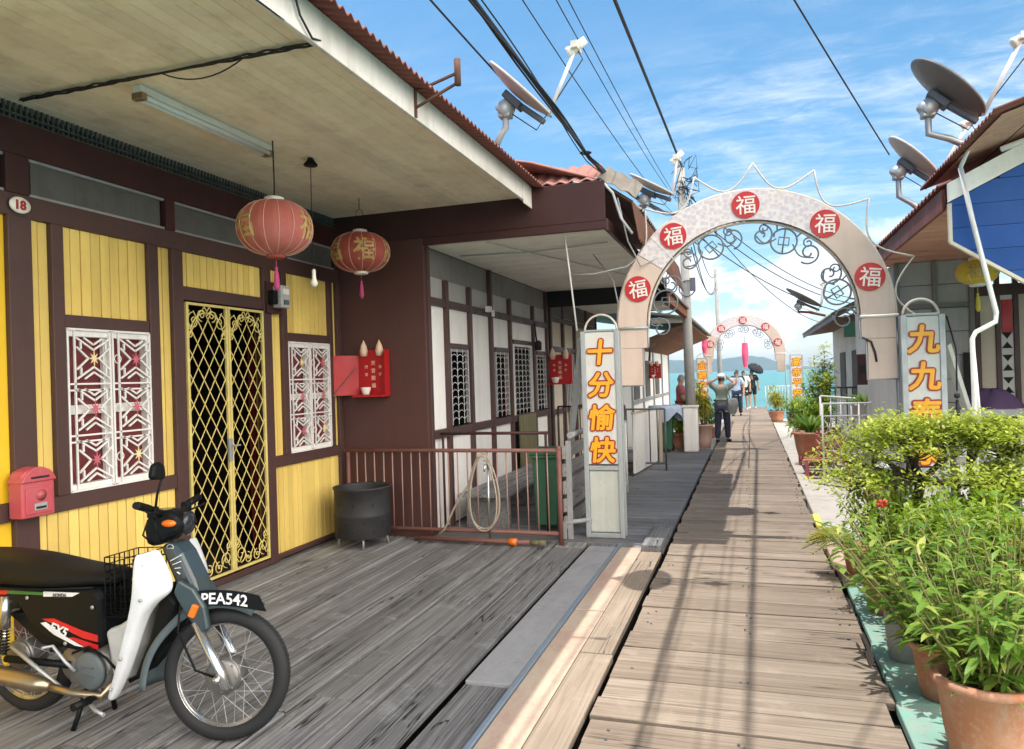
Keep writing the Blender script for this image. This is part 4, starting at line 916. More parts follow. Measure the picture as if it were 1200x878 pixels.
def hose():
    t = thing('garden_hose', 'beige hose looped over the red barrier with a chrome tap pipe', 'hose', (-2.5, 6.68, 0))
    f = lambda u, v: (u, 6.69, v)
    g = G(); c = -2.48
    for k, (rx, dz) in enumerate(((0.20, 0), (0.17, 0.03))):
        g.tube([(c+rx*math.sin(a)*(0.55+0.45*(1-math.cos(a))/2), 6.695-0.016*k, 0.86-0.36*(1-math.cos(a))-0.02*k) for a in [2*math.pi*i/36 for i in range(36)]], 0.0085, 8, True)
    g.tube([(c-0.02,6.69,0.86),(c-0.16,6.70,0.55),(c-0.30,6.70,0.35),(c-0.42,6.71,0.12),(c-0.5,6.71,0.05)], 0.010, 6); g.build('coil', 'hose', t)
    G().tube([(-2.43,6.70,0.03),(-2.43,6.70,0.78)], 0.012, 8).build('riser', 'chrome', t); g = G(); g.tube([(-2.43,6.70,0.76),(-2.43,6.62,0.76),(-2.43,6.60,0.70)], 0.010, 8); g.box(-2.46, -2.40, 6.655, 6.672, 0.79, 0.80); g.build('tap', 'chrome', t)
    G().tube([(-3.2,6.66,0.035),(-2.4,6.65,0.035),(-2.0,6.63,0.04)], 0.022, 8).build('pipe', 'barrier_red', t); G().tube([(-2.0,6.63,0.04),(-1.86,6.62,0.042)], 0.026, 8).build('pipe', 'bamboo', t)
    G().tube([(-2.22,6.642,0.037),(-2.14,6.64,0.037)], 0.034, 8).build('coupling', 'amber', t)
hose()
def wheelie(name, label, c, w, d, h, col='bin_green', rz=0):
    t = thing(name, label, 'bin', c, 'green wheeled bins'); x, y, z = c
    g = G(); k = 0.82; vs = [(x-w/2*k,y-d/2*k,z+0.06),(x+w/2*k,y-d/2*k,z+0.06),(x+w/2*k,y+d/2*k,z+0.06),(x-w/2*k,y+d/2*k,z+0.06),(x-w/2,y-d/2,z+h-0.06),(x+w/2,y-d/2,z+h-0.06),(x+w/2,y+d/2,z+h-0.06),(x-w/2,y+d/2,z+h-0.06)]
    g.add(vs, [(3,2,1,0),(4,5,6,7),(0,1,5,4),(1,2,6,5),(2,3,7,6),(3,0,4,7)]); g.build('body', col, t, bevel=0.015)
    g = G(); g.box(x-w/2-0.02, x+w/2+0.02, y-d/2-0.03, y+d/2+0.02, z+h-0.058, z+h); g.box(x-w/2-0.01, x+w/2+0.01, y-d/2-0.028, y-d/2-0.008, z+h-0.09, z+h-0.058); g.build('lid', col, t, bevel=0.012)
    for s in (-1, 1): G().lathe([(0.0,-0.02),(0.07,-0.02),(0.07,0.02),(0.0,0.02)], 16, (x+s*w/2*0.8, y+d/2*0.75, z+0.07), (1,0,0)).build('wheel', 'tyre', t)
wheelie('wheeled_bin', 'tall green wheeled bin behind the right end of the red barrier', (-2.03, 7.45, 0), 0.27, 0.34, 0.84)
wheelie('wheeled_bin', 'green bin with clothes over it by the white column further along', (-1.72, 15.15, -0.005), 0.42, 0.42, 0.86)
def ramp_bench():
    t = thing('timber_bench', 'pale timber slat bench inside the barrier along the white wall', 'bench', (-2.9, 8.5, 0))
    for i in range(4): G().box(-2.98+0.14*i, -2.85+0.14*i, 7.25, 10.4, 0.34, 0.37, rnd.random()).build('slat', 'porch', t, bevel=0.003)
    for y in (7.4, 8.8, 10.2): G().box(-2.94, -2.46, y, y+0.06, 0, 0.338).build('leg', 'porch', t, bevel=0.003)
ramp_bench()
def slat_fence():
    t = thing('slatted_side_fence', 'low side fence of pale boards with black gaps beside the tall left sign', 'fence', (-1.72, 8.0, 0))
    for i in range(5): G().box(-1.76, -1.735, 6.95, 9.6, 0.10+0.17*i, 0.225+0.17*i, rnd.random()).build('board', 'porch_grey', t, bevel=0.003)
    for y in (7.0, 8.3, 9.5): G().box(-1.733, -1.69, y, y+0.05, 0, 0.95).build('post', 'grey_board', t)
    g = G(); g.tube([(-1.70,7.05,1.0),(-1.70,9.5,1.0)], 0.03, 8); g.build('top_rail', 'grey_board', t)
MT['porch_grey'] = planks_mat('grey_side_boards', (0.34, 0.32, 0.30), (0.22, 0.20, 0.19), (0.42, 0.40, 0.38), 'Y')
slat_fence()
def white_rail(name, label, p, q, h, n, mat='pipe_white', low=0.12, r=0.012, group='white metal railings', cat='railing'):
    t = thing(name, label, cat, p, group); p = Vector(p); q = Vector(q); U = Vector((0,0,1))
    for z in (h, low): G().tube([p+U*z, q+U*z], r*1.5, 6).build('rail', mat, t)
    for i in range(n+1):
        a = p.lerp(q, i/n); G().tube([a+U*(low if i not in (0, n) else 0), a+U*h], r if i not in (0, n) else r*1.5, 6).build('bar' if i not in (0, n) else 'post', mat, t)
    return t
white_rail('white_railing', 'white barred railing directly behind the tall left sign', (-1.62, 7.6, 0), (-1.62, 9.9, 0), 0.95, 18)
white_rail('white_railing', 'white barred railing at the far jetty end beside the far right sign', (0.56, 33, 0), (1.9, 33, 0), 0.88, 12)
white_rail('grey_railing', 'grey barred railing across the porch beyond the tall left sign', (-2.6, 12.2, 0), (-1.35, 12.2, 0), 1.0, 10, 'iron_dark', group='grey railings')
white_rail('brown_railing', 'brown barred railing on the porch under the dark red altar', (-3.05, 11.9, 0), (-1.95, 11.9, 0), 1.08, 12, 'brown', group='brown railings')
def panel_stand():
    t = thing('leaning_panel', 'white framed panel with tan edge leaning by the grey railing', 'panel', (-1.6, 12.6, 0))
    g = G(); g.add([(-1.78,11.5,0.04),(-1.64,13.3,0.04),(-1.62,13.3,0.95),(-1.76,11.5,0.95),(-1.74,11.5,0.04),(-1.60,13.3,0.04),(-1.58,13.3,0.95),(-1.72,11.5,0.95)], [(0,1,2,3),(7,6,5,4),(4,5,1,0),(5,6,2,1),(6,7,3,2),(7,4,0,3)]); g.build('sheet', 'white', t)
    G().bar((-1.56,13.32,0.0),(-1.55,13.32,0.98),0.07,0.05).build('edge_post', 'tan', t); G().bar((-1.77,11.5,0.97),(-1.58,13.3,0.97),0.04,0.03).build('top_edge', 'tan', t)
panel_stand()
# ================================================================ ARCHES AND TALL SIGNS
def arch(name, label, cx, Y, s=1.0, detail=True, zc=2.03, group='welcome arches'):
    t = thing(name, label, 'arch', (cx, Y, 0), group)
    Ro, Ri = 1.235*s, 0.935*s; d = 0.06
    f = lambda u, v: (cx+u, Y, zc+v)
    N_ = 56
    # peach sheet on the legs and shoulders, tiled sheet over the crown
    def band(a0, a1, n, mat, nm, r0=Ri+0.012, r1=Ro-0.012):
        g = G()
        for i in range(n):
            aa, bb = a0+(a1-a0)*i/n, a0+(a1-a0)*(i+1)/n
            q = [(r0*math.cos(aa), r0*math.sin(aa)), (r1*math.cos(aa), r1*math.sin(aa)), (r1*math.cos(bb), r1*math.sin(bb)), (r0*math.cos(bb), r0*math.sin(bb))]
            for w in (-d, d): g.v += [Vector((cx+u, Y+w, zc+v)) for u, v in q]
            o = len(g.v)-8
            for F_ in ((3,2,1,0),(4,5,6,7),(0,1,5,4),(2,3,7,6)): g.f.append([o+k for k in F_]); g.t.append(0.5); g.sm.append(False)
        return g.build(nm, mat, t)
    a_sh = R(52)
    band(R(0), a_sh-0.05, 12, 'arch_skin', 'shoulder_panel'); band(math.pi-a_sh+0.30, math.pi, 10, 'arch_skin', 'shoulder_panel')
    band(a_sh-0.045, math.pi-a_sh+0.295, 30, 'arch_tile', 'crown_panel')
    for sx in (-1, 1):
        xa, xb = (Ri+0.012)*sx, (Ro-0.012)*sx
        g = G(); g.box(cx+min(xa,xb), cx+max(xa,xb), Y-d, Y+d, zc-0.20*s, zc-0.012); xn = (Ri+0.06*s)*sx
        g.box(cx+min(xn,xb), cx+max(xn,xb), Y-d, Y+d, zc-0.56*s, zc-0.203*s); g.build('leg_panel', 'arch_skin', t)
        g = G(); xo = Ro*sx; xi = (Ri+0.05*s)*sx
        g.tube([(cx+xo, Y, 0.0), (cx+xo, Y, zc)], 0.016*s, 8); g.tube([(cx+xo, Y-0.04, zc-0.565*s), (cx+xi, Y-0.04, zc-0.565*s), (cx+xi, Y-0.04, zc-0.20*s), (cx+Ri*sx, Y-0.04, zc-0.20*s), (cx+Ri*sx, Y-0.04, zc)], 0.010*s, 6)
        g.build('leg_post', 'alu', t)
        g = G(); g.tube([(cx+Ri*sx, Y-0.07, zc-0.005), (cx+(Ro+0.01)*sx, Y-0.07, zc-0.005)], 0.014*s, 8); g.build('cross_bar', 'pipe_white' if sx > 0 else 'alu', t)
    g = G(); g.tube(arc((0,0), Ro, 0, math.pi, N_, f), 0.016*s, 8); g.build('outer_rim', 'pipe_cream', t)
    g = G(); g.tube(arc((0,0), Ri, 0, math.pi, N_, f), 0.014*s, 8); g.build('inner_rim', 'pipe_cream', t)
    # crest of hanging curves round the outside: cusps joined by sagging pipes
    g = G(); cus = [R(x) for x in (-3, 20, 45, 66, 87, 108, 129, 152)]
    if detail:
        for i in range(len(cus)-1):
            a, b = cus[i], cus[i+1]
            if i == len(cus)-2: continue
            pts = []
            for k in range(13):
                q = k/12; aa = a+(b-a)*q; rr = Ro+0.02+0.23*s*abs(2*q-1)**2.0; pts.append(f(rr*math.cos(aa), rr*math.sin(aa)))
            g.tube(pts, 0.0085*s, 6)
        a = cus[-2]; pts = [f((Ro+0.25*s*(1-k/8)**1.6)*math.cos(a+0.2*k/8), (Ro+0.25*s*(1-k/8)**1.6)*math.sin(a+0.2*k/8)) for k in range(9)]; g.tube(pts, 0.0085*s, 6)
    else:
        for i in range(len(cus)-1):
            a, b = cus[i], cus[i+1]; g.tube([f((Ro+0.01+0.16*s*abs(2*k/8-1)**2)*math.cos(a+(b-a)*k/8), (Ro+0.01+0.16*s*abs(2*k/8-1)**2)*math.sin(a+(b-a)*k/8)) for k in range(9)], 0.009*s, 5)
    g.build('crest', 'pipe_cream', t)
    # scrollwork with coin roundels hanging under the arch
    rb = 0.009*s
    for k, ang in enumerate((20, 58, 90-3, 122, 160) if not detail else (17, 66, 114, 163)):
        a = R(ang); rc = Ri-0.135*s; c = (rc*math.cos(a), rc*math.sin(a)); g = G(); g.tube(arc(c, 0.115*s, 0, 2*math.pi, 22, f)[:-1], rb, 6, True)
        e = Vector((math.cos(a-math.pi/2+0.25), math.sin(a-math.pi/2+0.25))); n2 = Vector((-e.y, e.x))
        def q(x, y): return f(c[0]+e.x*x+n2.x*y, c[1]+e.y*x+n2.y*y)
        h = 0.045*s
        g.tube([q(-h,-h*0.75), q(h,-h*0.75), q(h,h*0.75), q(-h,h*0.75)], rb*0.85, 5, True); g.tube([q(0,-0.115*s), q(0,0.115*s)], rb*0.8, 5); g.tube([q(-0.09*s,0.03*s), q(-0.09*s,0.06*s)], rb*0.7, 4); g.build('coin_roundel', 'iron_grey', t)
    g = G()
    for ang in ((39, 90, 141) if detail else (40, 74, 106, 140)):
        for sg in (-1, 1):
            a = R(ang+sg*9.5); rc = Ri-0.125*s; c = (rc*math.cos(a), rc*math.sin(a)); th = a-math.pi/2
            G().tube(spiral(c, 0.105*s, 0.018*s, th+(math.pi if sg > 0 else 0)*1.0+math.pi/2, sg*1.35, 26, f), rb, 6).build('scroll', 'iron_grey', t)
    if detail:
        for ang in (17, 66, 114, 163):
            for sg in (-1, 1):
                a = R(ang+sg*13.5); rc = Ri-0.055*s; c = (rc*math.cos(a), rc*math.sin(a)); g.tube(spiral(c, 0.05*s, 0.012*s, a+math.pi*(sg > 0), -sg*1.3, 18, f), rb*0.8, 5)
                a2 = R(ang+sg*7); g.tube([f((Ri-0.01)*math.cos(a2), (Ri-0.01)*math.sin(a2)), f((Ri-0.06)*math.cos(a2-sg*0.02), (Ri-0.06)*math.sin(a2-sg*0.02))], rb*0.8, 5)
        for a0, a1 in ((22, 34), (44, 60), (71, 84), (96, 109), (120, 136), (146, 158)):
            g.tube([f((Ri-0.13-0.06*math.sin(math.pi*k/8))*math.cos(R(a0+(a1-a0)*k/8)), (Ri-0.13-0.06*math.sin(math.pi*k/8))*math.sin(R(a0+(a1-a0)*k/8))) for k in range(9)], rb*0.8, 5)
        for ang, sg in ((-1, 1), (181, -1)):
            a = R(ang); rc = Ri-0.12; c = (rc*math.cos(a), rc*math.sin(a)); g.tube(spiral(c, 0.11, 0.02, math.pi/2-sg*1.2, sg*1.3, 24, f), rb, 6)
    if g.v: g.build('scroll', 'iron_grey', t)
    for ang in (18.5, 51.5, 90, 128, 160):
        a = R(ang); rc = (Ri+Ro)/2; c = (rc*math.cos(a), rc*math.sin(a)); rr = 0.125*s
        dsc = G().lathe([(0.0,0.0),(rr,0.0),(rr,0.012),(0.0,0.013)], 32, (cx+c[0], Y-d-0.002, zc+c[1]), (0,-1,0), smooth=False).build('disc', 'disc_red', t)
        text_geo('福', 0.185*s, 0.002, 0.0012*s, res=4).xf(face_y((cx+c[0], Y-d-0.018, zc+c[1])) @ Matrix.Rotation(R((ang-90)*0.10), 4, 'Z')).build('character', 'disc_white', dsc)
    if detail:   # strap lines across the shoulders
        for ang in (R(129)+0.13, ):
            g = G(); g.bar(f(Ri*math.cos(ang), Ri*math.sin(ang)), f(Ro*math.cos(ang-0.02), Ro*math.sin(ang-0.02)), 0.012, 2*d+0.01, (0,1,0)); g.build('strap', 'pipe_white', t)
        g = G(); g.tube([(cx-0.86,Y-0.06,1.86),(cx-0.92,Y-0.07,1.83),(cx-0.93,Y-0.07,1.70)], 0.012, 6); g.tube([(cx+0.95,Y-0.07,1.84),(cx+1.02,Y-0.07,1.80),(cx+1.05,Y-0.07,1.70),(cx+1.06,Y-0.07,1.62)], 0.010, 6); g.build('cable', 'cable', t)
    return t
MT['pipe_cream'] = paint('cream_pipe', (0.60, 0.53, 0.46), 0.45, (0.40, 0.34, 0.28), 0.4, 10)
def tile_mat():
    m, t, bs = newmat('lilac_crackle_sheet')
    c = nd(t, 'ShaderNodeTexCoord'); v = nd(t, 'ShaderNodeTexVoronoi', feature='F1', distance='CHEBYCHEV'); v.inputs['Scale'].default_value = 24; v.inputs['Randomness'].default_value = 0.75; t.links.new(c.outputs['Object'], v.inputs['Vector'])
    n = tnoise(t, 5, 5, 0.6)
    col = mixc(t, mrange(t, n, 0.35, 0.65), (0.56, 0.50, 0.55), (0.62, 0.52, 0.49))
    col = mixc(t, mrange(t, v.outputs['Distance'], 0.30, 0.52), col, (0.72, 0.66, 0.64)); sp = nd(t, 'ShaderNodeSeparateColor'); t.links.new(v.outputs['Color'], sp.inputs[0])
    col = mixc(t, mrange(t, sp.outputs[0], 0.5, 1.0, 0, 0.35), col, (0.46, 0.42, 0.55)); t.links.new(col, bs.inputs['Base Color']); bs.inputs['Roughness'].default_value = 0.55; return m
MT['arch_tile'] = tile_mat()
arch('welcome_arch', 'large peach arch with five red discs across the walkway, between the two tall signs', 0.0, 7.30)
arch('welcome_arch', 'small far arch with five red discs near the end of the jetty', -0.20, 24.5, 0.99, False, zc=2.08)

def tall_sign(name, label, x0, x1, Y, ztop, chars, sizes, s=1.0, far=False, lean=0.0):
    t = thing(name, label, 'sign', ((x0+x1)/2, Y, 0), 'tall signs with amber characters')
    xc = (x0+x1)/2; w = x1-x0; D = 0.16*s; pw = 0.045*s
    for x in (x0, x1-pw):
        for y in (Y-D/2, Y+D/2-pw): G().box(x, x+pw, y, y+pw, 0, ztop).build('post', 'alu', t, bevel=0.004)
    zb = ztop*0.34
    G().box(x0+pw, x1-pw, Y-D/2+0.012, Y+D/2-0.012, zb+0.03, ztop-0.012).build('face_panel', 'sign_face', t, bevel=0.004)
    G().box(x0+pw, x1-pw, Y-D/2+0.018, Y+D/2-0.018, 0.05, zb-0.035).build('base_panel', 'sign_base', t, bevel=0.01)
    g = G()
    for z in (0.0, zb-0.03, ztop-0.008): g.box(x0+pw+0.001, x1-pw-0.001, Y-D/2+0.002, Y+D/2-0.002, z, z+0.045 if z != ztop-0.008 else ztop+0.012)
    g.build('frame_rail', 'alu', t, bevel=0.004)
    g = G(); g.tube(arc((xc, ztop), w/2-0.03*s, 0, math.pi, 18, lambda u, v: (u, Y, v)), 0.011*s, 8); g.build('top_hoop', 'pipe_cream', t)
    n = len(chars); h = (ztop-zb-0.06)/n
    for i, ch in enumerate(chars):
        zc_ = ztop-0.05-h*(i+0.5); sz = sizes
        def bold(r_, n_, base):   # the character widened all round, every copy a hair in front of the last
            gg = G()
            for k in range(n_+1):
                a_ = 2*math.pi*k/n_; rr = r_ if k < n_ else 0.0
                gg.merge(text_geo(ch, sz, 0.0, 0.0, 0.12).xf(face_y((xc+rr*math.cos(a_), base-0.0005*k, zc_+rr*math.sin(a_)))))
            return gg
        bold(0.0215*sz/0.255, 12, Y-D/2+0.008).build('character_edge', 'char_red', t)
        bold(0.0075*sz/0.255, 8, Y-D/2+0.0005).build('character', 'char_yellow', t)
    return t
SL = tall_sign('tall_sign', 'tall white sign reading 十分愉快 left of the large arch', -1.58, -1.20, 7.20, 2.01, '十分愉快', 0.255)
tall_sign('tall_sign', 'tall white sign starting 九九 right of the large arch, behind the bonsai', 1.24, 1.58, 7.20, 2.01, '九九泰康', 0.255)
tall_sign('tall_sign', 'small far sign left of the far arch, beside the grey concrete pole', -1.63, -1.27, 24.0, 2.0, '金錦中芝', 0.26)
tall_sign('tall_sign', 'small far sign right of the far arch, in front of the sea', 1.12, 1.50, 24.0, 2.0, '高帝平安', 0.26)
def strut():
    g = G(); g.bar((-1.60,7.28,1.95),(-1.86,7.55,0.55),0.05,0.05); tag(g.build('sign_prop', 'alu'), 'leaning grey prop behind the tall left sign', 'prop')
    g = G(); g.bar((1.62,7.3,1.75),(1.95,7.6,0.7),0.06,0.05); tag(g.build('sign_prop', 'sign_base'), 'leaning pale prop behind the tall right sign', 'prop')
    g = G(); g.tube([(-1.72,7.02,3.38),(-1.66,7.1,2.6),(-1.61,7.12,2.02)], 0.009, 6); tag(g.build('drop_pipe', 'pipe_white'), 'thin white pipe from the eave down to the tall left sign', 'pipe')
    g = G(); g.tube([(-1.80,6.95,0.16),(-1.50,7.18,0.17)], 0.022, 8); g.bar((-1.75,6.93,0.17),(-1.75,6.93,0.02),0.04,0.04); tag(g.build('foot_bar', 'grey_board'), 'low grey bar between the barrier post and the left sign', 'bar')
    g = G(); g.tube([(1.60,7.16,1.99),(1.66,7.14,1.7),(1.655,7.14,1.35)], 0.007, 5); g.sphere((1.655,7.14,1.31), 0.025, 8, 6); g.lathe([(0.012,0),(0.02,0.03),(0.012,0.15),(0.0,0.16)], 8, (1.655,7.14,1.12)); tag(g.build('hanging_cable', 'cable'), 'black cable with a small lamp hanging off the right sign', 'cable')
    t = thing('fire_extinguisher_box', 'small dark red box behind the right arch leg', 'box', (1.16, 9.0, 1.55)); G().box(1.12,1.22,8.98,9.06,1.38,1.72).build('case', 'brown_dark', t, bevel=0.006); G().box(1.135,1.205,8.972,8.979,1.5,1.6).build('window', 'black', t)
strut()
# banners near the far arch
def banner(name, label, x, y, z0, z1, w, txt=None):
    t = thing(name, label, 'banner', (x, y, 0), 'pink banners at the far arch')
    g = G(); n = 10
    vs = []
    for i in range(n+1):
        z = z1-(z1-z0)*i/n; ww = w*(0.55+0.45*math.sin(math.pi*min(1, i/n*0.8+0.2))); 
        for y_ in (-0.006, 0.006): vs += [(x-ww/2, y+y_+0.03*math.sin(i*0.8), z), (x+ww/2, y+y_+0.03*math.sin(i*0.8+1), z)]
    fs = []
    for i in range(n):
        o = i*4; fs += [(o, o+1, o+5, o+4), (o+2, o+6, o+7, o+3), (o, o+4, o+6, o+2), (o+1, o+3, o+7, o+5)]
    g.add(vs, fs, 0.5, True); g.build('cloth', 'hotpink', t); G().tube([(x, y, z1), (x, y, z1+0.25)], 0.01, 5).build('cord', 'cable_grey', t)
banner('pink_banner', 'pink banner hanging in the middle of the far arch', -0.16, 24.6, 1.68, 2.45, 0.2)
banner('pink_banner', 'red pink banner beside the far arch left shoulder', -1.38, 24.3, 2.12, 2.62, 0.17)

# ================================================================ POLES, CABLES, DISHES
def pole(name, label, x, y, h, r, lean=(0,0), fittings=True):
    t = thing(name, label, 'utility pole', (x, y, 0), 'utility poles'); top = (x+lean[0], y+lean[1], h)
    G().tube([(x, y, -0.1), (x+lean[0]/2, y+lean[1]/2, h/2), top], [r, r*0.86, r*0.72], 14).build('pole', 'conc_pole', t)
    if fittings:
        g = G(); g.lathe([(0.05,0),(0.06,0.03),(0.02,0.08),(0.03,0.12),(0.0,0.13)], 10, top); g.bar((top[0]-0.05,y,h-0.5),(top[0]-0.05,y,h+0.15),0.03,0.03); g.build('cap', 'conc_pole', t)
        g = G(); g.box(x+0.06, x+0.17, y-0.20, y-0.10, h*0.56, h*0.605); g.tube(arc((x, h*0.57), 0.16, 0, 2*math.pi, 14, lambda u, v: (u, y-0.12, v)), 0.014, 5); g.build('junction_box', 'iron_dark', t)
        g = G(); rr = random.Random(3)
        for k in range(14):
            c = Vector((top[0]+rr.uniform(0.02, 0.26), y-0.12+rr.uniform(-0.1, 0.1), h-rr.uniform(0.05, 0.75))); e = [c+Vector((rr.uniform(-0.22, 0.22), rr.uniform(-0.1, 0.1), rr.uniform(-0.28, 0.28))) for _ in range(4)]
            g.tube([c]+e, 0.008, 4, cap=False)
        g.build('cable_tangle', 'cable', t)
    return t
pole('utility_pole', 'grey concrete pole with tangled cables behind the large arch', -1.18, 15.53, 5.75, 0.108, (-0.06, 0))
pole('utility_pole', 'slim far pole left of the far arch', -1.0, 26.5, 5.1, 0.085, (-0.05, 0), False)
def cables():
    T = Vector((-1.22, 15.4, 5.7))
    def c(label, pts, r, mat='cable'):
        g = G()
        for p in pts: g.tube(p, r, 6)
        tag(g.build('overhead_cable', mat), label, 'cable', 'overhead cables')
    c('thick black cable swinging from the top of the grey concrete pole', [sag((-1.2, -1.0, 4.95), T+Vector((0.02,0,0.05)), -0.02, 20)], 0.021)
    g = G(); rr = random.Random(5)
    path = [(-1.26,-1.0,3.50),(-1.27,1.5,3.50),(-1.28,3.5,3.50),(-1.29,5.2,3.51),(-1.33,6.6,3.54),(-1.30,7.4,3.56),(-1.20,8.4,3.60),(-1.12,9.6,3.70),(-1.12,11.5,4.0),(-1.16,13.5,4.4),(-1.2,15.4,4.8)]
    for off, r, k in ((0.0, 0.016, 0), (0.022, 0.008, 1), (-0.024, 0.007, 2), (0.034, 0.005, 3)):
        pts = []
        for i in range(len(path)-1):
            p, q = Vector(path[i]), Vector(path[i+1])
            for s_ in range(4): f_ = (i*4+s_); v = p.lerp(q, s_/4); pts.append(v+Vector((off*math.cos(f_*0.45+k), 0, off*math.sin(f_*0.45+k))))
        g.tube(pts, r, 6)
    g.tube(spiral((-1.32, 6.4), 0.05, 0.03, 0, 3, 30, lambda u, v: (u, v, 3.53)), 0.006, 5)
    tag(g.build('cable_bundle', 'cable'), 'thick twisted bundle of black cables passing in front of the first roof dish', 'cable')
    c('thin black wire crossing the sky left of the cable bundle', [sag((-1.95,-1,4.15),(-1.88,6.05,4.05),0.05)], 0.008)
    c('thin cable just right of the thick twisted bundle', [sag((-1.36,-1,4.05),(-1.35,15.4,4.75),0.25)], 0.005)
    c('pair of thin wires between the bundle and the thick swinging cable', [sag((-1.12,-1,4.0),(-1.28,15.4,5.0),0.25), sag((-1.06,-1,4.02),(-1.22,15.4,4.95),0.20)], 0.0045)
    c('thin wire crossing the sky on the right toward the roof dishes', [sag((-1.82,0.49,5.75),(1.52,9.05,3.90),0.06,24)], 0.008)
    P1 = Vector((-1.05, 26.4, 4.9))
    c('slack wires running from the grey pole on toward the far pole', [sag(T+Vector((0.1,0,-0.4)), P1, 0.7), sag(T+Vector((0.1,0,-0.9)), P1-Vector((0,0,0.3)), 0.9), sag(T+Vector((0.15,0,-1.6)), P1-Vector((0,0,0.5)), 0.5)], 0.011)
    c('wires fanning from the grey pole across to the right hand roofs', [sag(T+Vector((0.1,0,-0.5)), (2.9,22,3.4), 0.45), sag(T+Vector((0.1,0,-0.8)), (2.6,19,3.0), 0.4), sag(T+Vector((0.1,0,-1.2)), (2.2,17.5,2.7), 0.3), sag(T+Vector((0.12,0,-0.6)), (2.7,28,3.1), 0.6)], 0.010)
    c('stay wires slanting down from the grey pole to the left roofs', [sag(T+Vector((0.05,0,-0.9)), (-1.3,11.2,3.4), 0.1), sag(T+Vector((0.05,0,-1.1)), (-2.2,17,2.9), 0.15)], 0.009)
    c('white wire draped from the eave of the white house to the large arch', [[(-1.15,7.0,3.25),(-1.08,7.1,2.85),(-0.98,7.2,2.62),(-0.8,7.25,2.70),(-0.78,7.28,2.9)], [(-1.7,7.3,2.6),(-1.45,7.25,2.58),(-1.12,7.25,2.63),(-0.95,7.25,2.75)], [(-1.6,8,2.9),(-1.32,7.6,2.55),(-1.22,7.3,2.25)]], 0.008, 'cable_grey')
cables()
def dish(name, label, c, face, r, base, mat, lnb_len=0.75, arm_mat='cable_grey', lift=(0,0,0.1)):
    """c centre of the bowl, face = direction it looks, base = where the mast meets the roof"""
    t = thing(name, label, 'satellite dish', base, 'satellite dishes on the roofs')
    c = Vector(c); fv = Vector(face).normalized(); depth = r*0.17
    prof = [(r*k/10, depth*(k/10)**2) for k in range(11)]; prof = prof + [(p[0]*1.0+0.004*(p[0] > r*0.99), p[1]-0.018) for p in prof[::-1]]; prof[0] = (0.0, 0.0); prof[-1] = (0.0, -0.018)
    G().lathe(prof, 40, c-fv*depth*0.5, fv, sy=0.92).build('bowl', mat, t)
    back = c-fv*(depth*0.5+0.03)
    dn = Vector((0,0,-1)); dn = (dn-fv*dn.dot(fv)).normalized()
    g = G(); g.bar(back+dn*r*0.02-fv*0.03, back+dn*r*1.02-fv*0.0, 0.05, 0.045, fv); g.bar(back-dn*0.08-fv*0.03, back+dn*0.10-fv*0.03, 0.12, 0.06, fv); g.build('back_rib', 'iron_dark', t, bevel=0.01)
    g = G(); m = back-fv*0.12; b = Vector(base); k = Vector((m.x, m.y, b.z+(m.z-b.z)*0.5))
    g.tube([b, b.lerp(k, 0.6)+Vector(lift)*0.2, k, m], 0.026, 10); g.build('mast', arm_mat, t)
    g = G(); g.lathe([(0.07,-0.05),(0.08,0.0),(0.06,0.06)], 12, m, fv); g.box(m.x-0.05, m.x+0.05, m.y-0.05, m.y+0.05, m.z-0.07, m.z+0.05); g.build('bracket', 'steel', t, bevel=0.01)
    arm0 = c+dn*r*1.0; tip = c+fv*lnb_len*0.92+dn*r*0.45
    G().tube([arm0, tip], 0.016, 8).build('feed_arm', 'pipe_white', t)
    g = G(); d2 = (c-tip).normalized(); g.lathe([(0.03,-0.09),(0.035,-0.02),(0.035,0.03),(0.045,0.06),(0.045,0.075),(0.0,0.08)], 14, tip, d2); e = fv.cross(dn); g.bar(tip-e*0.07, tip+e*0.07, 0.05, 0.05); g.build('feed_horn', 'ceramic', t)
    g = G(); g.tube([tip, tip+Vector((0.05,0,-0.10)), arm0+Vector((0.02,0,0.05)), arm0+Vector((-0.1,0,-0.1)), m], 0.005, 5); g.build('feed_cable', 'cable', t)
    return t
FN = (0.66, 0.02, 0.72)
dish('satellite_dish', 'pale dish on the corrugated eave of the yellow house, seen edge on', (-1.665, 5.6, 3.835), (0.69, -0.02, 0.70), 0.322, (-1.88, 5.6, 3.42), 'dish_light', 0.56)
dish('satellite_dish', 'small dish on the white house roof beside the grey concrete pole', (-1.02, 8.6, 3.73), (0.50, -0.10, 0.86), 0.285, (-1.27, 8.5, 3.42), 'dish_light', 0.42, 'iron_dark')
dish('satellite_dish', 'largest dark grey dish, highest on the right hand roof', (1.50, 6.5, 3.70), (0.70, -0.06, 0.71), 0.335, (1.74, 6.5, 3.18), 'dish_grey', 0.62, 'steel')
dish('satellite_dish', 'lower pale brown dish left of the largest dish on the right hand roof', (1.58, 8.2, 3.62), (0.72, -0.08, 0.69), 0.305, (1.72, 8.2, 3.02), 'dish_light', 0.60, 'steel')
dish('satellite_dish', 'far small dish beyond the right shoulder of the large arch', (1.04, 16.0, 2.99), (0.52, 0.0, 0.85), 0.38, (1.45, 16.0, 2.62), 'dish_grey', 0.5, 'rusty')
MT['cabinet_dark'] = plain('dark_cabinet', (0.03, 0.028, 0.03), 0.6)
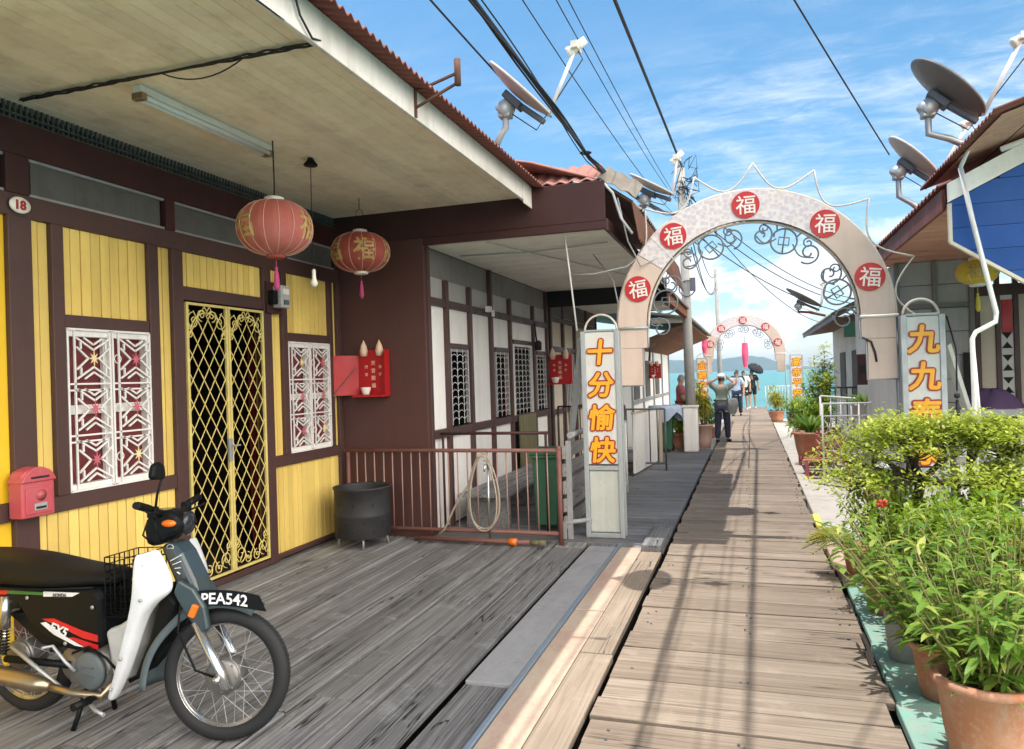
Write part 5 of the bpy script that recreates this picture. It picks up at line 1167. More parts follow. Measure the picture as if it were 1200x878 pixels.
# ================================================================ RIGHT SIDE HOUSES
def corrug(x0, z0, x1, z1, y0, y1, mat, nm, par, per=0.076, amp=0.012):
    g = G(); n = int((y1-y0)/(per/6))
    for i in range(n+1):
        y = y0+(y1-y0)*i/n; d = amp*math.cos(2*math.pi*y/per)
        for x, z in ((x0, z0), (x1, z1)): g.v += [Vector((x, y, z+d)), Vector((x, y, z+d-0.008))]
    for i in range(n):
        b = i*4
        for q in ((b, b+4, b+6, b+2), (b+1, b+3, b+7, b+5), (b, b+1, b+5, b+4)): g.f.append(list(q)); g.t.append(0.5); g.sm.append(False)
    for b in (0, n*4): g.f.append([b, b+2, b+3, b+1]); g.t.append(0.5); g.sm.append(False)
    return g.build(nm, mat, par)
def right1():
    H = thing('blue_gabled_house', 'near right house with a blue boarded gable and brown underside of its roof', 'house', (2.4, 7.5, 0))
    # main eave above, running along the walkway
    corrug(1.42, 3.08, 5.0, 4.22, 5.08, 7.1, 'rust_roof', 'roof', H)
    g = G(); n = 10
    for i in range(n):
        a, b = i/n, (i+0.95)/n; xa, xb = 1.49+3.2*a, 1.49+3.2*b; k = 0.312
        g.add([(xa,5.17,3.06+(xa-1.44)*k),(xb,5.17,3.06+(xb-1.44)*k),(xb,7.05,3.06+(xb-1.44)*k),(xa,7.05,3.06+(xa-1.44)*k)], [(0,1,2,3)], rnd.random())
    g.build('eave_boards', 'roof_wood', H)
    g = G(); g.tube([(1.60,5.6,2.97),(2.9,5.6,3.38)], 0.019, 8); g.build('gutter_pipe', 'pipe_white', H)
    # gable: white barge board on top, blue boards, cream trim at the foot
    Y = 6.1
    top = lambda x: 2.75+(x-1.41)*0.49; bot = lambda x: 2.46-(x-1.41)*0.70 if x < 2.08 else 1.991
    g = G(); nb = 11
    for i in range(nb):
        # horizontal boards clipped to the gable outline
        z0, z1 = 1.90+0.165*i, 1.90+0.165*(i+1)-0.003
        xs = [1.41+0.035*k for k in range(50)]
        lo = []; hi = []
        for x in xs:
            a = max(z0, bot(x)); b = min(z1, top(x))
            if b-a > 0.002: lo.append((x, a)); hi.append((x, b))
        if len(lo) > 1: g.prism(lo+hi[::-1], XZ, (Y-0.012, Y+0.012), rnd.random())
    g.build('gable_boards', 'blue_board', H)
    g = G(); xs = [1.414+0.035*k for k in range(48)]; g.prism([(x, bot(x)+0.004) for x in xs]+[(x, top(x)-0.004) for x in xs[::-1]], XZ, (Y+0.013, Y+0.02)); g.build('gable_backing', 'cabinet_dark', H)
    g = G(); g.add([(1.39,Y-0.05,2.745),(3.1,Y-0.05,3.583),(3.1,Y-0.05,3.72),(1.39,Y-0.05,2.88),(1.39,Y-0.015,2.745),(3.1,Y-0.015,3.583),(3.1,Y-0.015,3.72),(1.39,Y-0.015,2.88)], [(0,1,2,3),(7,6,5,4),(4,5,1,0),(5,6,2,1),(6,7,3,2),(7,4,0,3)]); g.build('barge_board', 'fascia', H)
    g = G(); g.bar((1.405,Y,2.46),(1.405,Y,2.74),0.022,0.04,(0,1,0)); g.bar((1.40,Y-0.02,2.456),(2.08,Y-0.02,1.98),0.022,0.04,(0,1,0)); g.build('trim', 'cream', H)
    # porch walls: brown posts, cream panels, carved screen
    Yw = 9.2
    g = G()
    for x in (2.32, 2.51, 2.68, 3.6): g.box(x, x+0.045, Yw-0.05, Yw, 0, 2.6)
    g.box(2.365, 3.6, Yw-0.045, Yw-0.005, 2.30, 2.42); g.build('frame', 'brown', H)
    g = G(); g.box(2.367, 2.508, Yw-0.02, Yw, 0, 2.30); g.box(2.727, 3.598, Yw-0.02, Yw, 0, 2.30); g.build('wall_panel', 'cream', H)
    s = G().box(2.557, 2.678, Yw-0.015, Yw, 0.6, 2.30).build('carved_screen', 'white', H)
    g = G()
    for i in range(5):
        z = 0.85+0.24*i; c = (2.617, z)
        g.prism([(c[0]-0.05,z-0.08),(c[0]+0.05,z-0.08),(c[0],z-0.01)], XZ, (Yw-0.02, Yw-0.016)); g.prism([(c[0]-0.05,z+0.09),(c[0],z+0.02),(c[0]+0.05,z+0.09)], XZ, (Yw-0.02, Yw-0.016))
    g.build('cut_out', 'black', s)
    rd = G().box(2.57, 2.668, Yw-0.03, Yw-0.018, 1.9, 2.25).build('red_panel', 'disc_red', H)
    G().box(2.468, 4.5, 7.4, 7.45, 2.45, 2.75).build('inner_beam', 'brown_dark', H)
    G().box(3.65, 3.7, 7.3, 12, 0, 4).build('side_wall', 'grey_wall', H)
    return H
right1()
lantern('yellow_lantern', 'yellow lantern half hidden behind the trim of the blue gable', (1.99, 7.75, 2.41), 0.175, 0.22, 2.95, 'yellow_lantern', 12, (-1.9, -0.6), 'ceramic')
lantern('yellow_lantern', 'second yellow lantern at the right edge, showing its long tassel', (2.49, 8.0, 2.58), 0.175, 0.22, 2.95, 'yellow_lantern', 12, (-1.9,), 'ceramic')
for o in bpy.data.objects:
    if o.name.startswith('tassel') and o.parent and o.parent.name.startswith('yellow_lantern'): o.data.materials[0] = MT['tassel_yellow']
def downpipe():
    g = G(); g.tube([(1.46,6.0,2.97),(1.525,6.0,2.58),(1.65,6.0,1.93),(1.645,6.0,1.868),(1.52,6.0,1.80),(1.497,6.0,1.755),(1.497,6.0,1.0),(1.497,6.0,0.0)], 0.0165, 10); g.tube([(1.58,6.05,3.2),(1.51,6.02,3.08),(1.46,6.0,2.97)], 0.014, 8)
    tag(g.build('downpipe', 'pipe_white'), 'white plastic downpipe with a sideways kink in front of the blue gable', 'pipe')
    g = G(); g.tube([(1.51,6.05,1.74),(1.55,6.05,0.9)], 0.014, 8); tag(g.build('standpipe', 'pipe_white'), 'short white standpipe beside the kinked downpipe', 'pipe')
downpipe()
def right2():
    H = thing('grey_timber_house', 'grey timber walled house under a reddish boarded eave behind the right sign', 'house', (2.2, 10, 0))
    corrug(1.36, 2.90, 5.0, 4.2, 6.2, 9.55, 'rust_roof', 'roof', H, 0.13, 0.015)
    g = G(); g.box(1.385, 1.41, 6.22, 9.5, 2.715, 2.875); g.build('fascia', 'rust_roof', H, bevel=0.004)
    g = G(); n = 17
    for i in range(n):
        y0, y1 = 6.24+3.26*i/n, 6.24+3.26*(i+0.97)/n; g.box(1.412, 4.2, y0, y1, 2.72, 2.74, rnd.random())
    g.build('eave_boards', 'roof_wood', H)
    g = G(); g.box(1.412, 4.2, 6.24, 9.5, 2.745, 2.75); g.build('eave_backing', 'cabinet_dark', H)
    g = G(); Y = 9.2
    for i in range(10):
        z0 = 0.12+0.26*i; g.box(1.60, 2.315, Y-0.01, Y+0.02, z0, z0+0.254, rnd.random())
    g.build('front_wall', 'grey_wall', H, bevel=0.004)
    g = G(); g.box(1.60, 2.315, Y+0.022, Y+0.03, 0, 2.718); g.build('wall_backing', 'cabinet_dark', H)
    g = G()
    for x in (1.55, 1.92, 2.27): g.box(x, x+0.045, Y-0.05, Y-0.011, 0, 2.715)
    for z in (0.9, 2.2): g.box(1.597, 1.918, Y-0.04, Y-0.012, z, z+0.05); g.box(1.967, 2.268, Y-0.04, Y-0.012, z, z+0.05)
    g.build('frame', 'grey_frieze', H)
    g = G(); g.box(1.55, 1.598, 9.24, 12.5, 0, 2.715); g.build('side_wall', 'grey_wall', H)
    g = G(); g.box(2.19, 2.265, Y-0.06, Y-0.051, 0, 1.70); g.build('doorway', 'black', H)
    return H
right2()
def right3():
    H = thing('low_eaved_house', 'low house with dark corrugated eave beyond the right leg of the large arch', 'house', (2.3, 17, 0))
    corrug(1.22, 2.42, 3.4, 3.5, 12.6, 19.5, 'grey_roof', 'roof', H, 0.15, 0.018)
    g = G(); g.add([(1.26,12.55,2.36),(1.26,19.5,2.36),(2.4,19.5,2.50),(2.4,12.55,2.50)], [(0,1,2,3)]); g.build('eave_underside', 'rusty', H)
    g = G(); g.box(1.24, 1.27, 12.6, 19.5, 2.33, 2.40); g.build('fascia', 'grey_board', H)
    g = G(); g.box(1.9, 1.96, 12.7, 19.4, 0, 2.48); g.build('side_wall', 'sign_base', H)
    g = G(); g.box(1.96, 3.4, 12.65, 12.7, 0, 2.9); g.build('front_wall', 'tan', H)
    for y in (13.2, 15, 17): G().box(1.885, 1.898, y, y+0.9, 0.9, 1.9).build('window', 'mesh', H)
    G().box(1.40, 2.4, 12.60, 12.63, 2.05, 2.28).build('green_board', 'bin_green', H)
right3()
# ---------------------------------------------------------------- railings and clutter, right side
def porch_rail():
    t = thing('grey_porch_rail', 'heavy grey porch railing at the right edge behind the bonsai', 'railing', (2, 7.3, 0))
    for z, h in ((1.12, 0.06), (1.0, 0.035), (0.72, 0.05)): G().box(1.66, 3.4, 7.28, 7.33, z, z+h).build('rail', 'grey_board', t, bevel=0.006)
    for x in (1.70, 2.16, 2.9): G().box(x, x+0.07, 7.335, 7.40, -0.05, 1.18).build('post', 'pipe_white', t, bevel=0.006)
    G().bar((1.80,7.26,0.86),(2.10,7.26,0.73),0.03,0.035).build('brace', 'pipe_white', t)
    G().box(1.72, 3.4, 7.9, 8.5, 0.0, 0.72).build('cabinet', 'cabinet_dark', t, bevel=0.02)
MT['cabinet_dark'] = plain('dark_cabinet', (0.03, 0.028, 0.03), 0.6)
porch_rail()
def purple():
    g = G(); n = 26; vs = [(2.14, 8.0, 1.34)]
    for j in range(1, 7):
        for k in range(n):
            a = 2*math.pi*k/n; r = 0.29*(j/6)**0.8; fold = 1+0.10*math.sin(a*7+j*0.4)*j/6; vs.append((2.14+r*fold*math.cos(a), 8.0+r*fold*math.sin(a)*0.8, 1.34-0.24*(j/6)**1.9+0.012*math.sin(a*7)))
    fs = [(0, 1+k, 1+(k+1)%n) for k in range(n)] + [(1+(j-1)*n+k, 1+j*n+k, 1+j*n+(k+1)%n, 1+(j-1)*n+(k+1)%n) for j in range(1, 6) for k in range(n)]
    vs2 = [(v[0], v[1], v[2]-0.01) for v in vs]; g.add(vs, fs, 0.5, True); g.add(vs2, [f[::-1] for f in fs], 0.5, True)
    tag(g.build('purple_cover', 'purple'), 'crumpled purple cloth cover on a stool behind the grey porch rail', 'cloth cover')
    t = thing('stool', 'dark stool carrying the purple cloth cover behind the porch rail', 'stool', (2.14, 8.0, 0.72)); G().lathe([(0.0,0.34),(0.18,0.34),(0.18,0.37),(0.0,0.37)], 16, (2.14,8.0,0.72)).build('seat', 'cabinet_dark', t)
    for a in range(4): G().tube([(2.14+0.14*math.cos(a*1.57+.7),8.0+0.14*math.sin(a*1.57+.7),0.72),(2.14+0.12*math.cos(a*1.57+.7),8.0+0.12*math.sin(a*1.57+.7),1.06)],0.012,6).build('leg', 'cabinet_dark', t)
purple()
def mesh_gate():
    t = thing('mesh_panel', 'white metal mesh panel standing before the red low table', 'fence panel', (1.3, 11.2, 0)); Y = 11.2
    x0, x1, h = 0.93, 1.62, 1.08
    g = G()
    for x in (x0, x1, (x0+x1)/2+0.12): g.tube([(x,Y,0),(x,Y,h)], 0.016, 6)
    for z in (h, h-0.17, 0.04): g.tube([(x0,Y,z),(x1,Y,z)], 0.014, 6)
    g.build('frame', 'pipe_white', t)
    g = G(); s = 0.10; k = -1.0
    while k < x1-x0+1.0:
        for sg in (1, -1):
            pts = []
            for q in range(21):
                z = 0.04+(h-0.21)*q/20; x = x0+k+(z if sg > 0 else 0.9-z)*0.5
                if x0 <= x <= x1: pts.append((x, Y+0.004*sg, z))
            if len(pts) > 1: g.tube([pts[0], pts[-1]], 0.0045, 4)
        k += s
    g.build('mesh', 'pipe_white', t)
mesh_gate()
white_rail('white_railing', 'white slanting railing behind the mesh panel on the right', (1.0, 12.3, 0.2), (2.1, 11.9, 0.1), 0.95, 8)
white_rail('white_railing', 'white railing along the far side of the right hand clearing', (1.15, 14.2, 0), (2.6, 14.2, 0), 1.05, 12)
white_rail('grey_railing', 'blue grey railing at the back of the right hand clearing', (1.2, 15.2, 0.1), (2.6, 15.2, 0.1), 1.1, 14, 'iron_dark', group='grey railings')
def low_table():
    t = thing('red_low_table', 'faded red slatted low table under the large terracotta pot', 'table', (0.98, 12.4, 0))
    x0, x1, y0, y1, h = 0.70, 1.28, 11.4, 13.2, 0.24
    for i in range(6): G().box(x0, x1, y0+0.30*i, y0+0.30*i+0.2, h, h+0.03).build('slat', 'red_wood', t, bevel=0.004)
    for x in (x0, x1-0.05):
        for y in (y0, y1-0.15): G().box(x, x+0.05, y, y+0.05, -0.004, h).build('leg', 'red_wood', t, bevel=0.004)
        G().box(x, x+0.04, y0+0.051, y1-0.16, h-0.07, h-0.002).build('apron', 'red_wood', t)
    g = G(); g.box(1.2, 1.26, 11.5, 11.55, h+0.03, 0.6); g.box(0.86, 0.92, 11.55, 11.6, h+0.03, 0.62); g.box(0.92, 1.2, 11.52, 11.56, 0.45, 0.58); g.build('back_rest', 'red_wood', t, bevel=0.004)
low_table()
def basin():
    t = thing('plastic_basin', 'light blue plastic basin on a pink box among the pots', 'basin', (1.50, 9.6, 0.30)); c = (1.50, 9.6, 0.30)
    G().lathe([(0.17,0.0),(0.24,0.10),(0.255,0.10),(0.255,0.085),(0.18,0.012),(0.0,0.012)], 28, c).build('bowl', 'blue_light', t)
    g = G(); rr = random.Random(2)
    for _ in range(40): g.sphere((c[0]+rr.uniform(-.15,.15), c[1]+rr.uniform(-.15,.15), c[2]+0.06+rr.uniform(0,.04)), 0.035, 6, 4)
    g.build('contents', 'cl_white', t)
    b = thing('pink_crate', 'pink box carrying the light blue basin', 'box', (1.5, 9.6, 0)); G().box(1.24,1.76,9.38,9.82,0,0.298).build('box', 'pink_slab', b, bevel=0.01); G().box(1.235,1.765,9.375,9.825,0.25,0.28).build('rim', 'red_wood', b, bevel=0.004)
basin()
# ================================================================ MOTORCYCLE (built where it stands: front to +X, right side to the viewer)
def bike():
    B = thing('motorcycle', 'parked black and white step-through motorcycle with plate PEA542', 'motorcycle', (-2.88, 2.78, 0))
    Y = 2.78
    FX, RX, ZC, RR = -2.29, -3.47, 0.288, 0.288
    def wheel(x, z, rot):
        g = G(); g.lathe([(0.022,-0.05),(0.075,-0.05),(0.082,-0.035),(0.082,0.035),(0.075,0.05),(0.022,0.05)], 28, (x, Y, z), (0,-1,0))
        g.tube([(x,Y-0.085,z),(x,Y+0.085,z)], 0.012, 10)
        w = g.build('wheel', 'engine', B)
        g = G(); n = 64
        for i in range(n+1):
            pass
        pr = [(RR-0.062,-0.024),(RR-0.045,-0.034),(RR-0.02,-0.034),(RR-0.004,-0.02),(RR,0.0),(RR-0.004,0.02),(RR-0.02,0.034),(RR-0.045,0.034),(RR-0.062,0.024),(RR-0.068,0.0)]
        g.lathe(pr+[pr[0]], 64, (x, Y, z), (0,-1,0))
        for i in range(96):   # fine tread
            a = 2*math.pi*i/96
            for s in (-1, 1):
                c = Vector((x+(RR-0.003)*math.cos(a+0.016*s), Y+0.011*s, z+(RR-0.003)*math.sin(a+0.016*s))); d = Vector((-math.sin(a), 0.4*s, math.cos(a))).normalized(); g.bar(c-d*0.005, c+d*0.005, 0.012, 0.003, (math.cos(a),0,math.sin(a)))
        g.build('tyre', 'tyre', w)
        g = G(); g.lathe([(RR-0.064,-0.022),(RR-0.054,-0.026),(RR-0.054,-0.020),(RR-0.070,-0.012),(RR-0.074,0.0),(RR-0.070,0.012),(RR-0.054,0.020),(RR-0.054,0.026),(RR-0.064,0.022),(RR-0.066,0.0),(RR-0.064,-0.022)], 64, (x, Y, z), (0,-1,0)); g.build('rim', 'chrome', w)
        g = G()
        for i in range(36):
            a = 2*math.pi*i/36; s = 1 if i % 2 else -1; b = a+(0.62 if i % 4 < 2 else -0.62); g.tube([(x+0.080*math.cos(b), Y+0.036*s, z+0.080*math.sin(b)), (x+(RR-0.07)*math.cos(a), Y+0.006*s, z+(RR-0.07)*math.sin(a))], 0.0016, 4, cap=False)
        g.build('spokes', 'steel', w)
        g = G(); g.lathe([(0.0,0.0),(0.078,0.0),(0.078,0.006),(0.06,0.012),(0.0,0.014)], 28, (x, Y-0.05, z), (0,-1,0))
        for i in range(8): a = i*math.pi/4; g.lathe([(0.0,0.0),(0.007,0.0),(0.007,0.004),(0.0,0.004)], 8, (x+0.066*math.cos(a), Y-0.057, z+0.066*math.sin(a)), (0,-1,0))
        g.build('brake_drum', 'engine', w)
    wheel(RX, ZC, 0)
    STEER = Matrix.Translation((-2.22, Y, 0)) @ Matrix.Rotation(R(15), 4, Vector((-0.355, 0, 0.935))) @ Matrix.Translation((2.22, -Y, 0))
    G.XF = STEER
    wheel(FX, ZC, 0)
    # fork: lower silver legs, black covers above
    for s in (-1, 1):
        G().tube([(FX+0.035,Y+0.085*s,ZC-0.045),(FX+0.005,Y+0.085*s,ZC+0.03),(FX-0.115,Y+0.082*s,0.53)], [0.022,0.021,0.020], 12).build('fork_leg', 'chrome', B)
        g = G(); g.lathe([(0.0,-0.012),(0.016,-0.012),(0.016,0.012),(0.0,0.012)], 10, (FX, Y+0.108*s, ZC), (0,1,0)); g.build('axle_nut', 'chrome', B)
        g = G(); p = [(-2.375,0.475),(-2.335,0.50),(-2.355,0.60),(-2.41,0.68),(-2.485,0.72),(-2.505,0.66),(-2.45,0.57)]; g.prism(p, lambda u, v, w: (u, Y+w*s, v), (0.060, 0.098)); g.build('fork_cover', 'bike_teal', B, bevel=0.012)
        g = G(); g.box(-2.42, -2.39, Y+0.102*s-0.014, Y+0.102*s+0.014, 0.555, 0.612); 
        g.xf(Matrix.Translation((-2.405, Y, 0.58)) @ Matrix.Rotation(R(22), 4, 'Y') @ Matrix.Translation((2.405, -Y, -0.58))); g.build('indicator', 'amber', B, bevel=0.006)
    # front mudguard over the wheel, with the long plate along its crown
    g = G(); n = 26; a0, a1 = R(62), R(190); vs = []
    for i in range(n+1):
        a = a0+(a1-a0)*i/n; rr = 0.345+0.03*max(0, (i-16)/10)
        for yy, dr in ((-0.062,-0.045),(-0.055,-0.01),(0,0.008),(0.055,-0.01),(0.062,-0.045)): vs.append((FX+(rr+dr)*math.cos(a)-0.01, Y+yy*(1+0.35*max(0,(i-14)/12)), ZC+(rr+dr)*math.sin(a)))
    g.add(vs, [(i*5+k, i*5+k+1, i*5+k+6, i*5+k+5) for i in range(n) for k in range(4)], 0.5, True); fd = g.build('front_mudguard', 'bike_slate', B)
    sd = fd.modifiers.new('thickness', 'SOLIDIFY'); sd.thickness = 0.004
    # number plate: curved black strip on the right of the mudguard crown
    g = G(); n = 12; top = []; bt = []
    for i in range(n+1):
        q = i/n; x = -2.40+0.28*q; z = 0.655-0.02*q-0.012*(2*q-1)**2+0.022; top.append((x, z+0.0)); bt.append((x+0.004+0.03*(q > 0.98), z-0.068+0.0*q))
    g.prism(bt+top[::-1], lambda u, v, w: (u, w, v), (Y-0.078, Y-0.070)); pl = g.build('number_plate', 'bike_black', B)
    tx = text_geo('PEA542', 0.068, 0.0008, 0.0012)
    for v in tx.v:
        q = (v.x+0.125)/0.29; v.x, v.y, v.z = -2.275+v.x*1.0, Y-0.0795-v.z, 0.641-0.02*q-0.012*(2*q-1)**2+v.y
    tx.build('plate_number', 'decal_white', pl)
    G.XF = None
    # leg shield: two white wings curving round the front
    def wing(s):
        pr = [(-2.755,0.86,0.155),(-2.70,0.885,0.12),(-2.60,0.895,0.07),(-2.525,0.72,0.075),(-2.55,0.665,0.10),(-2.585,0.645,0.13),(-2.64,0.45,0.165),(-2.715,0.24,0.175),(-2.77,0.17,0.18),(-2.865,0.165,0.20),(-2.88,0.20,0.205),(-2.825,0.34,0.215),(-2.785,0.48,0.215),(-2.745,0.60,0.205),(-2.745,0.74,0.185)]
        # rows: front (inner) edge to rear (outer) edge for a smooth sheet
        inner = [(-2.565,0.868,0.085),(-2.51,0.775,0.082),(-2.468,0.685,0.09),(-2.515,0.65,0.11),(-2.58,0.595,0.125),(-2.628,0.445,0.14),(-2.69,0.29,0.15),(-2.755,0.19,0.155)]
        outer = [(-2.615,0.852,0.175),(-2.612,0.785,0.195),(-2.606,0.71,0.205),(-2.618,0.62,0.208),(-2.655,0.51,0.208),(-2.70,0.385,0.205),(-2.738,0.29,0.20),(-2.775,0.205,0.195)]
        g = G(); m = 7
        for a, b in zip(inner, outer):
            for k in range(m):
                q = k/(m-1); bul = 0.028*math.sin(math.pi*q); g.v.append(Vector((a[0]+(b[0]-a[0])*q+bul*0.5, Y+s*(a[2]+(b[2]-a[2])*q**0.75+bul*0.6), a[1]+(b[1]-a[1])*q)))
        for i in range(len(inner)-1):
            for k in range(m-1):
                o = i*m+k; g.f.append([o, o+1, o+m+1, o+m]); g.t.append(0.5); g.sm.append(True)
        w = g.build('leg_shield', 'bike_white', B); sd = w.modifiers.new('thickness', 'SOLIDIFY'); sd.thickness = 0.007; sb = w.modifiers.new('smooth', 'SUBSURF'); sb.levels = 1; sb.render_levels = 2
    wing(-1); wing(1)
    for zz, xx, yy in ((0.80,-2.575,-0.150),(0.66,-2.565,-0.178),(0.40,-2.672,-0.192),(0.26,-2.735,-0.190)):
        G().lathe([(0.0,0.0),(0.008,0.0),(0.007,0.004),(0.0,0.005)], 10, (xx, Y+yy-0.022, zz), (0.25,-1,0)).build('bolt', 'steel', B)
    # inner grey cover between shield and body
    g = G(); p = [(-2.70,0.56),(-2.66,0.58),(-2.70,0.40),(-2.76,0.25),(-2.84,0.25),(-2.86,0.38),(-2.88,0.47),(-2.80,0.50)]; g.prism(p, lambda u, v, w: (u, Y+w, v), (-0.10, 0.10)); g.build('inner_cover', 'bike_inner', B, bevel=0.03)
    g = G(); p = [(-2.56,0.70),(-2.48,0.62),(-2.56,0.42),(-2.68,0.27),(-2.74,0.25),(-2.64,0.45)]; g.prism(p, lambda u, v, w: (u, Y+w, v), (-0.085, 0.085)); g.build('frame_shadow_block', 'bike_black', B, bevel=0.02)  # black block added for the frame and the shadow between shield and wheel
    # steering column cover, dark, with emblem
    g = G(); p = [(-2.59,0.865),(-2.525,0.885),(-2.475,0.835),(-2.405,0.71),(-2.375,0.61),(-2.42,0.565),(-2.49,0.655),(-2.55,0.78)]; g.prism(p, lambda u, v, w: (u, Y+w, v), (-0.058, 0.058)); g.build('column_cover', 'bike_teal', B, bevel=0.02)
    em = G(); 
    for k in range(4): em.bar((-2.525+0.012*k, Y-0.060, 0.800-0.016*k),(-2.468-0.002*k, Y-0.060, 0.828-0.028*k), 0.003, 0.009, (0,1,0))
    em.build('wing_emblem', 'decal_white', B)
    em = G(); em.tube(arc((-2.525,0.855), 0.020, 0.2, 3.0, 10, lambda u, v: (u, Y-0.060, v)), 0.003, 4); em.tube([(-2.543,Y-.060,0.855),(-2.506,Y-.060,0.858)],0.003,4); em.build('wing_emblem', 'alu', B)
    # handlebar head, lamp, grips, mirror
    G.XF = STEER
    g = G(); p = [(-2.645,0.865),(-2.66,0.95),(-2.645,1.0),(-2.59,1.022),(-2.535,1.018),(-2.495,0.995),(-2.482,0.955),(-2.495,0.915),(-2.545,0.90),(-2.59,0.862)]; g.prism(p, lambda u, v, w: (u, Y+w, v), (-0.085, 0.085)); g.build('handlebar_cover', 'bike_black', B, bevel=0.022)
    G().lathe([(0.0,-0.02),(0.052,-0.02),(0.056,0.0),(0.045,0.010),(0.0,0.016)], 24, (-2.487, Y, 0.957), (1,0,-0.1)).build('headlight', 'lens', B)
    g = G(); g.box(-2.64, -2.56, Y-0.07, Y+0.07, 1.018, 1.024); g.build('speedometer', 'lens', B, bevel=0.003)
    for s in (-1, 1):
        G().tube([(-2.58,Y+0.08*s,1.0),(-2.58,Y+0.15*s,1.025),(-2.58,Y+0.18*s,1.04)], 0.011, 8).build('handlebar', 'bike_black', B)
        g = G(); g.tube([(-2.58,Y+0.165*s,1.035),(-2.585,Y+0.275*s,1.06)], 0.016, 10)
        for k in range(7): g.tube([(-2.58,Y+(0.185+0.013*k)*s,1.0395+0.003*k),(-2.5802,Y+(0.190+0.013*k)*s,1.0405+0.003*k)], 0.0178, 10)
        g.build('grip', 'seat_black', B)
        G().tube([(-2.545,Y+0.13*s,1.01),(-2.54,Y+0.20*s,1.02),(-2.545,Y+0.26*s,1.03)], 0.005, 6).build('lever', 'bike_black', B)
        g = G(); g.box(-2.60,-2.56,Y+s*0.145-0.018,Y+s*0.145+0.018,0.995,1.045); g.build('switch_box', 'bike_black', B, bevel=0.006)
        G().sphere((-2.535, Y+0.092*s, 0.965), 0.030, 14, 10, (1.15, 0.5, 0.55)).build('indicator', 'amber', B)
    G().tube([(-2.553,Y-0.173,1.045),(-2.545,Y-0.178,1.10),(-2.516,Y-0.20,1.165)], 0.006, 6).build('mirror_stem', 'bike_black', B)
    g = G(); g.prism([(-0.055,-0.02),(-0.04,0.03),(0.0,0.045),(0.04,0.03),(0.055,-0.02),(0.04,-0.035),(-0.04,-0.035)], lambda u, v, w: (-2.535+w, Y-0.197+u, 1.20+v), (-0.018, 0.012)); g.build('mirror', 'bike_black', B, bevel=0.012)
    G.XF = None
    g = G(); g.tube([(-2.53,Y-0.15,1.01),(-2.50,Y-0.17,0.98),(-2.53,Y-0.11,0.90)], 0.004, 6); g.tube([(-2.56,Y-0.15,1.0),(-2.60,Y-0.14,0.93),(-2.59,Y-0.09,0.88)], 0.004, 6); g.tube([(-2.45,Y-0.09,0.62),(-2.46,Y-0.1,0.5),(-2.38,Y-0.09,0.33),(-2.30,Y-0.07,0.30)], 0.006, 6); g.build('control_cable', 'bike_black', B)
    # body: tail and side covers
    g = G(); p = [(-3.74,0.635),(-2.915,0.668),(-2.88,0.62),(-2.885,0.42),(-2.95,0.345),(-3.20,0.385),(-3.33,0.465),(-3.40,0.555),(-3.74,0.555)]
    g.prism(p, lambda u, v, w: (u, Y+w, v), (-0.11, 0.11)); g.build('body_cover', 'bike_black', B, bevel=0.025)
    g = G(); p = [(-2.96,0.36),(-3.30,0.36),(-3.52,0.50),(-3.30,0.52)]; g.prism(p, lambda u, v, w: (u, Y+w, v), (-0.07, 0.07)); g.build('frame', 'bike_black', B, bevel=0.01)
    g = G(); p = [(-3.86,0.62),(-3.70,0.53),(-3.62,0.54),(-3.56,0.56),(-3.56,0.62),(-3.80,0.67)]; g.prism(p, lambda u, v, w: (u, Y+w, v), (-0.09, 0.09)); g.build('tail', 'bike_black', B, bevel=0.02)
    # seat with soft rounded profile
    g = G(); prof = [(-3.80,0.645,0.785),(-3.72,0.632,0.80),(-3.55,0.632,0.795),(-3.42,0.632,0.79),(-3.28,0.635,0.772),(-3.15,0.642,0.748),(-3.02,0.655,0.74),(-2.90,0.668,0.735),(-2.845,0.675,0.715)]
    m = 12
    for x, zb, zt in prof:
        for k in range(m):
            a = 2*math.pi*k/m; wy = 0.135*(1-0.35*max(0, (x+3.15)/0.30)); ca, sa = math.cos(a), math.sin(a)
            g.v.append(Vector((x, Y+wy*(abs(ca)**0.6)*(1 if ca > 0 else -1), (zb+zt)/2+(zt-zb)/2*(abs(sa)**0.7)*(1 if sa > 0 else -1))))
    for i in range(len(prof)-1):
        for k in range(m): g.f.append([i*m+k, i*m+(k+1)%m, (i+1)*m+(k+1)%m, (i+1)*m+k]); g.t.append(0.5); g.sm.append(True)
    for b in (0, (len(prof)-1)*m): g.f.append([b+k for k in range(m)]); g.t.append(0.5); g.sm.append(True)
    se = g.build('seat', 'seat_black', B); sb = se.modifiers.new('smooth', 'SUBSURF'); sb.levels = 1; sb.render_levels = 2
    g = G(); g.tube([(-3.75,Y-0.136,0.645),(-3.3,Y-0.137,0.645),(-2.93,Y-0.105,0.668)], 0.006, 6); g.build('seat_piping', 'bike_black', se)
    # decals on the right side
    yb = Y-0.1125
    def dec(poly, mat, nm, dy=0.0): G().prism(poly, lambda u, v, w: (u, w, v), (yb-0.0015-dy, yb-dy+0.002)).build(nm, mat, B)
    dec([(-3.68,0.615),(-3.46,0.628),(-3.46,0.608),(-3.68,0.599)], 'bike_red', 'stripe'); dec([(-3.458,0.628),(-3.23,0.632),(-3.23,0.618),(-3.458,0.612)], 'bike_green', 'stripe')
    dec([(-3.228,0.612),(-3.05,0.622),(-3.005,0.642),(-3.228,0.636)], 'decal_white', 'stripe')
    dec([(-3.24,0.505),(-3.17,0.512),(-3.00,0.468),(-2.905,0.452),(-2.905,0.422),(-2.99,0.432),(-3.12,0.472)], 'bike_red', 'stripe'); dec([(-3.05,0.432),(-2.905,0.407),(-2.905,0.388),(-2.98,0.394),(-3.08,0.428)], 'bike_red', 'stripe')
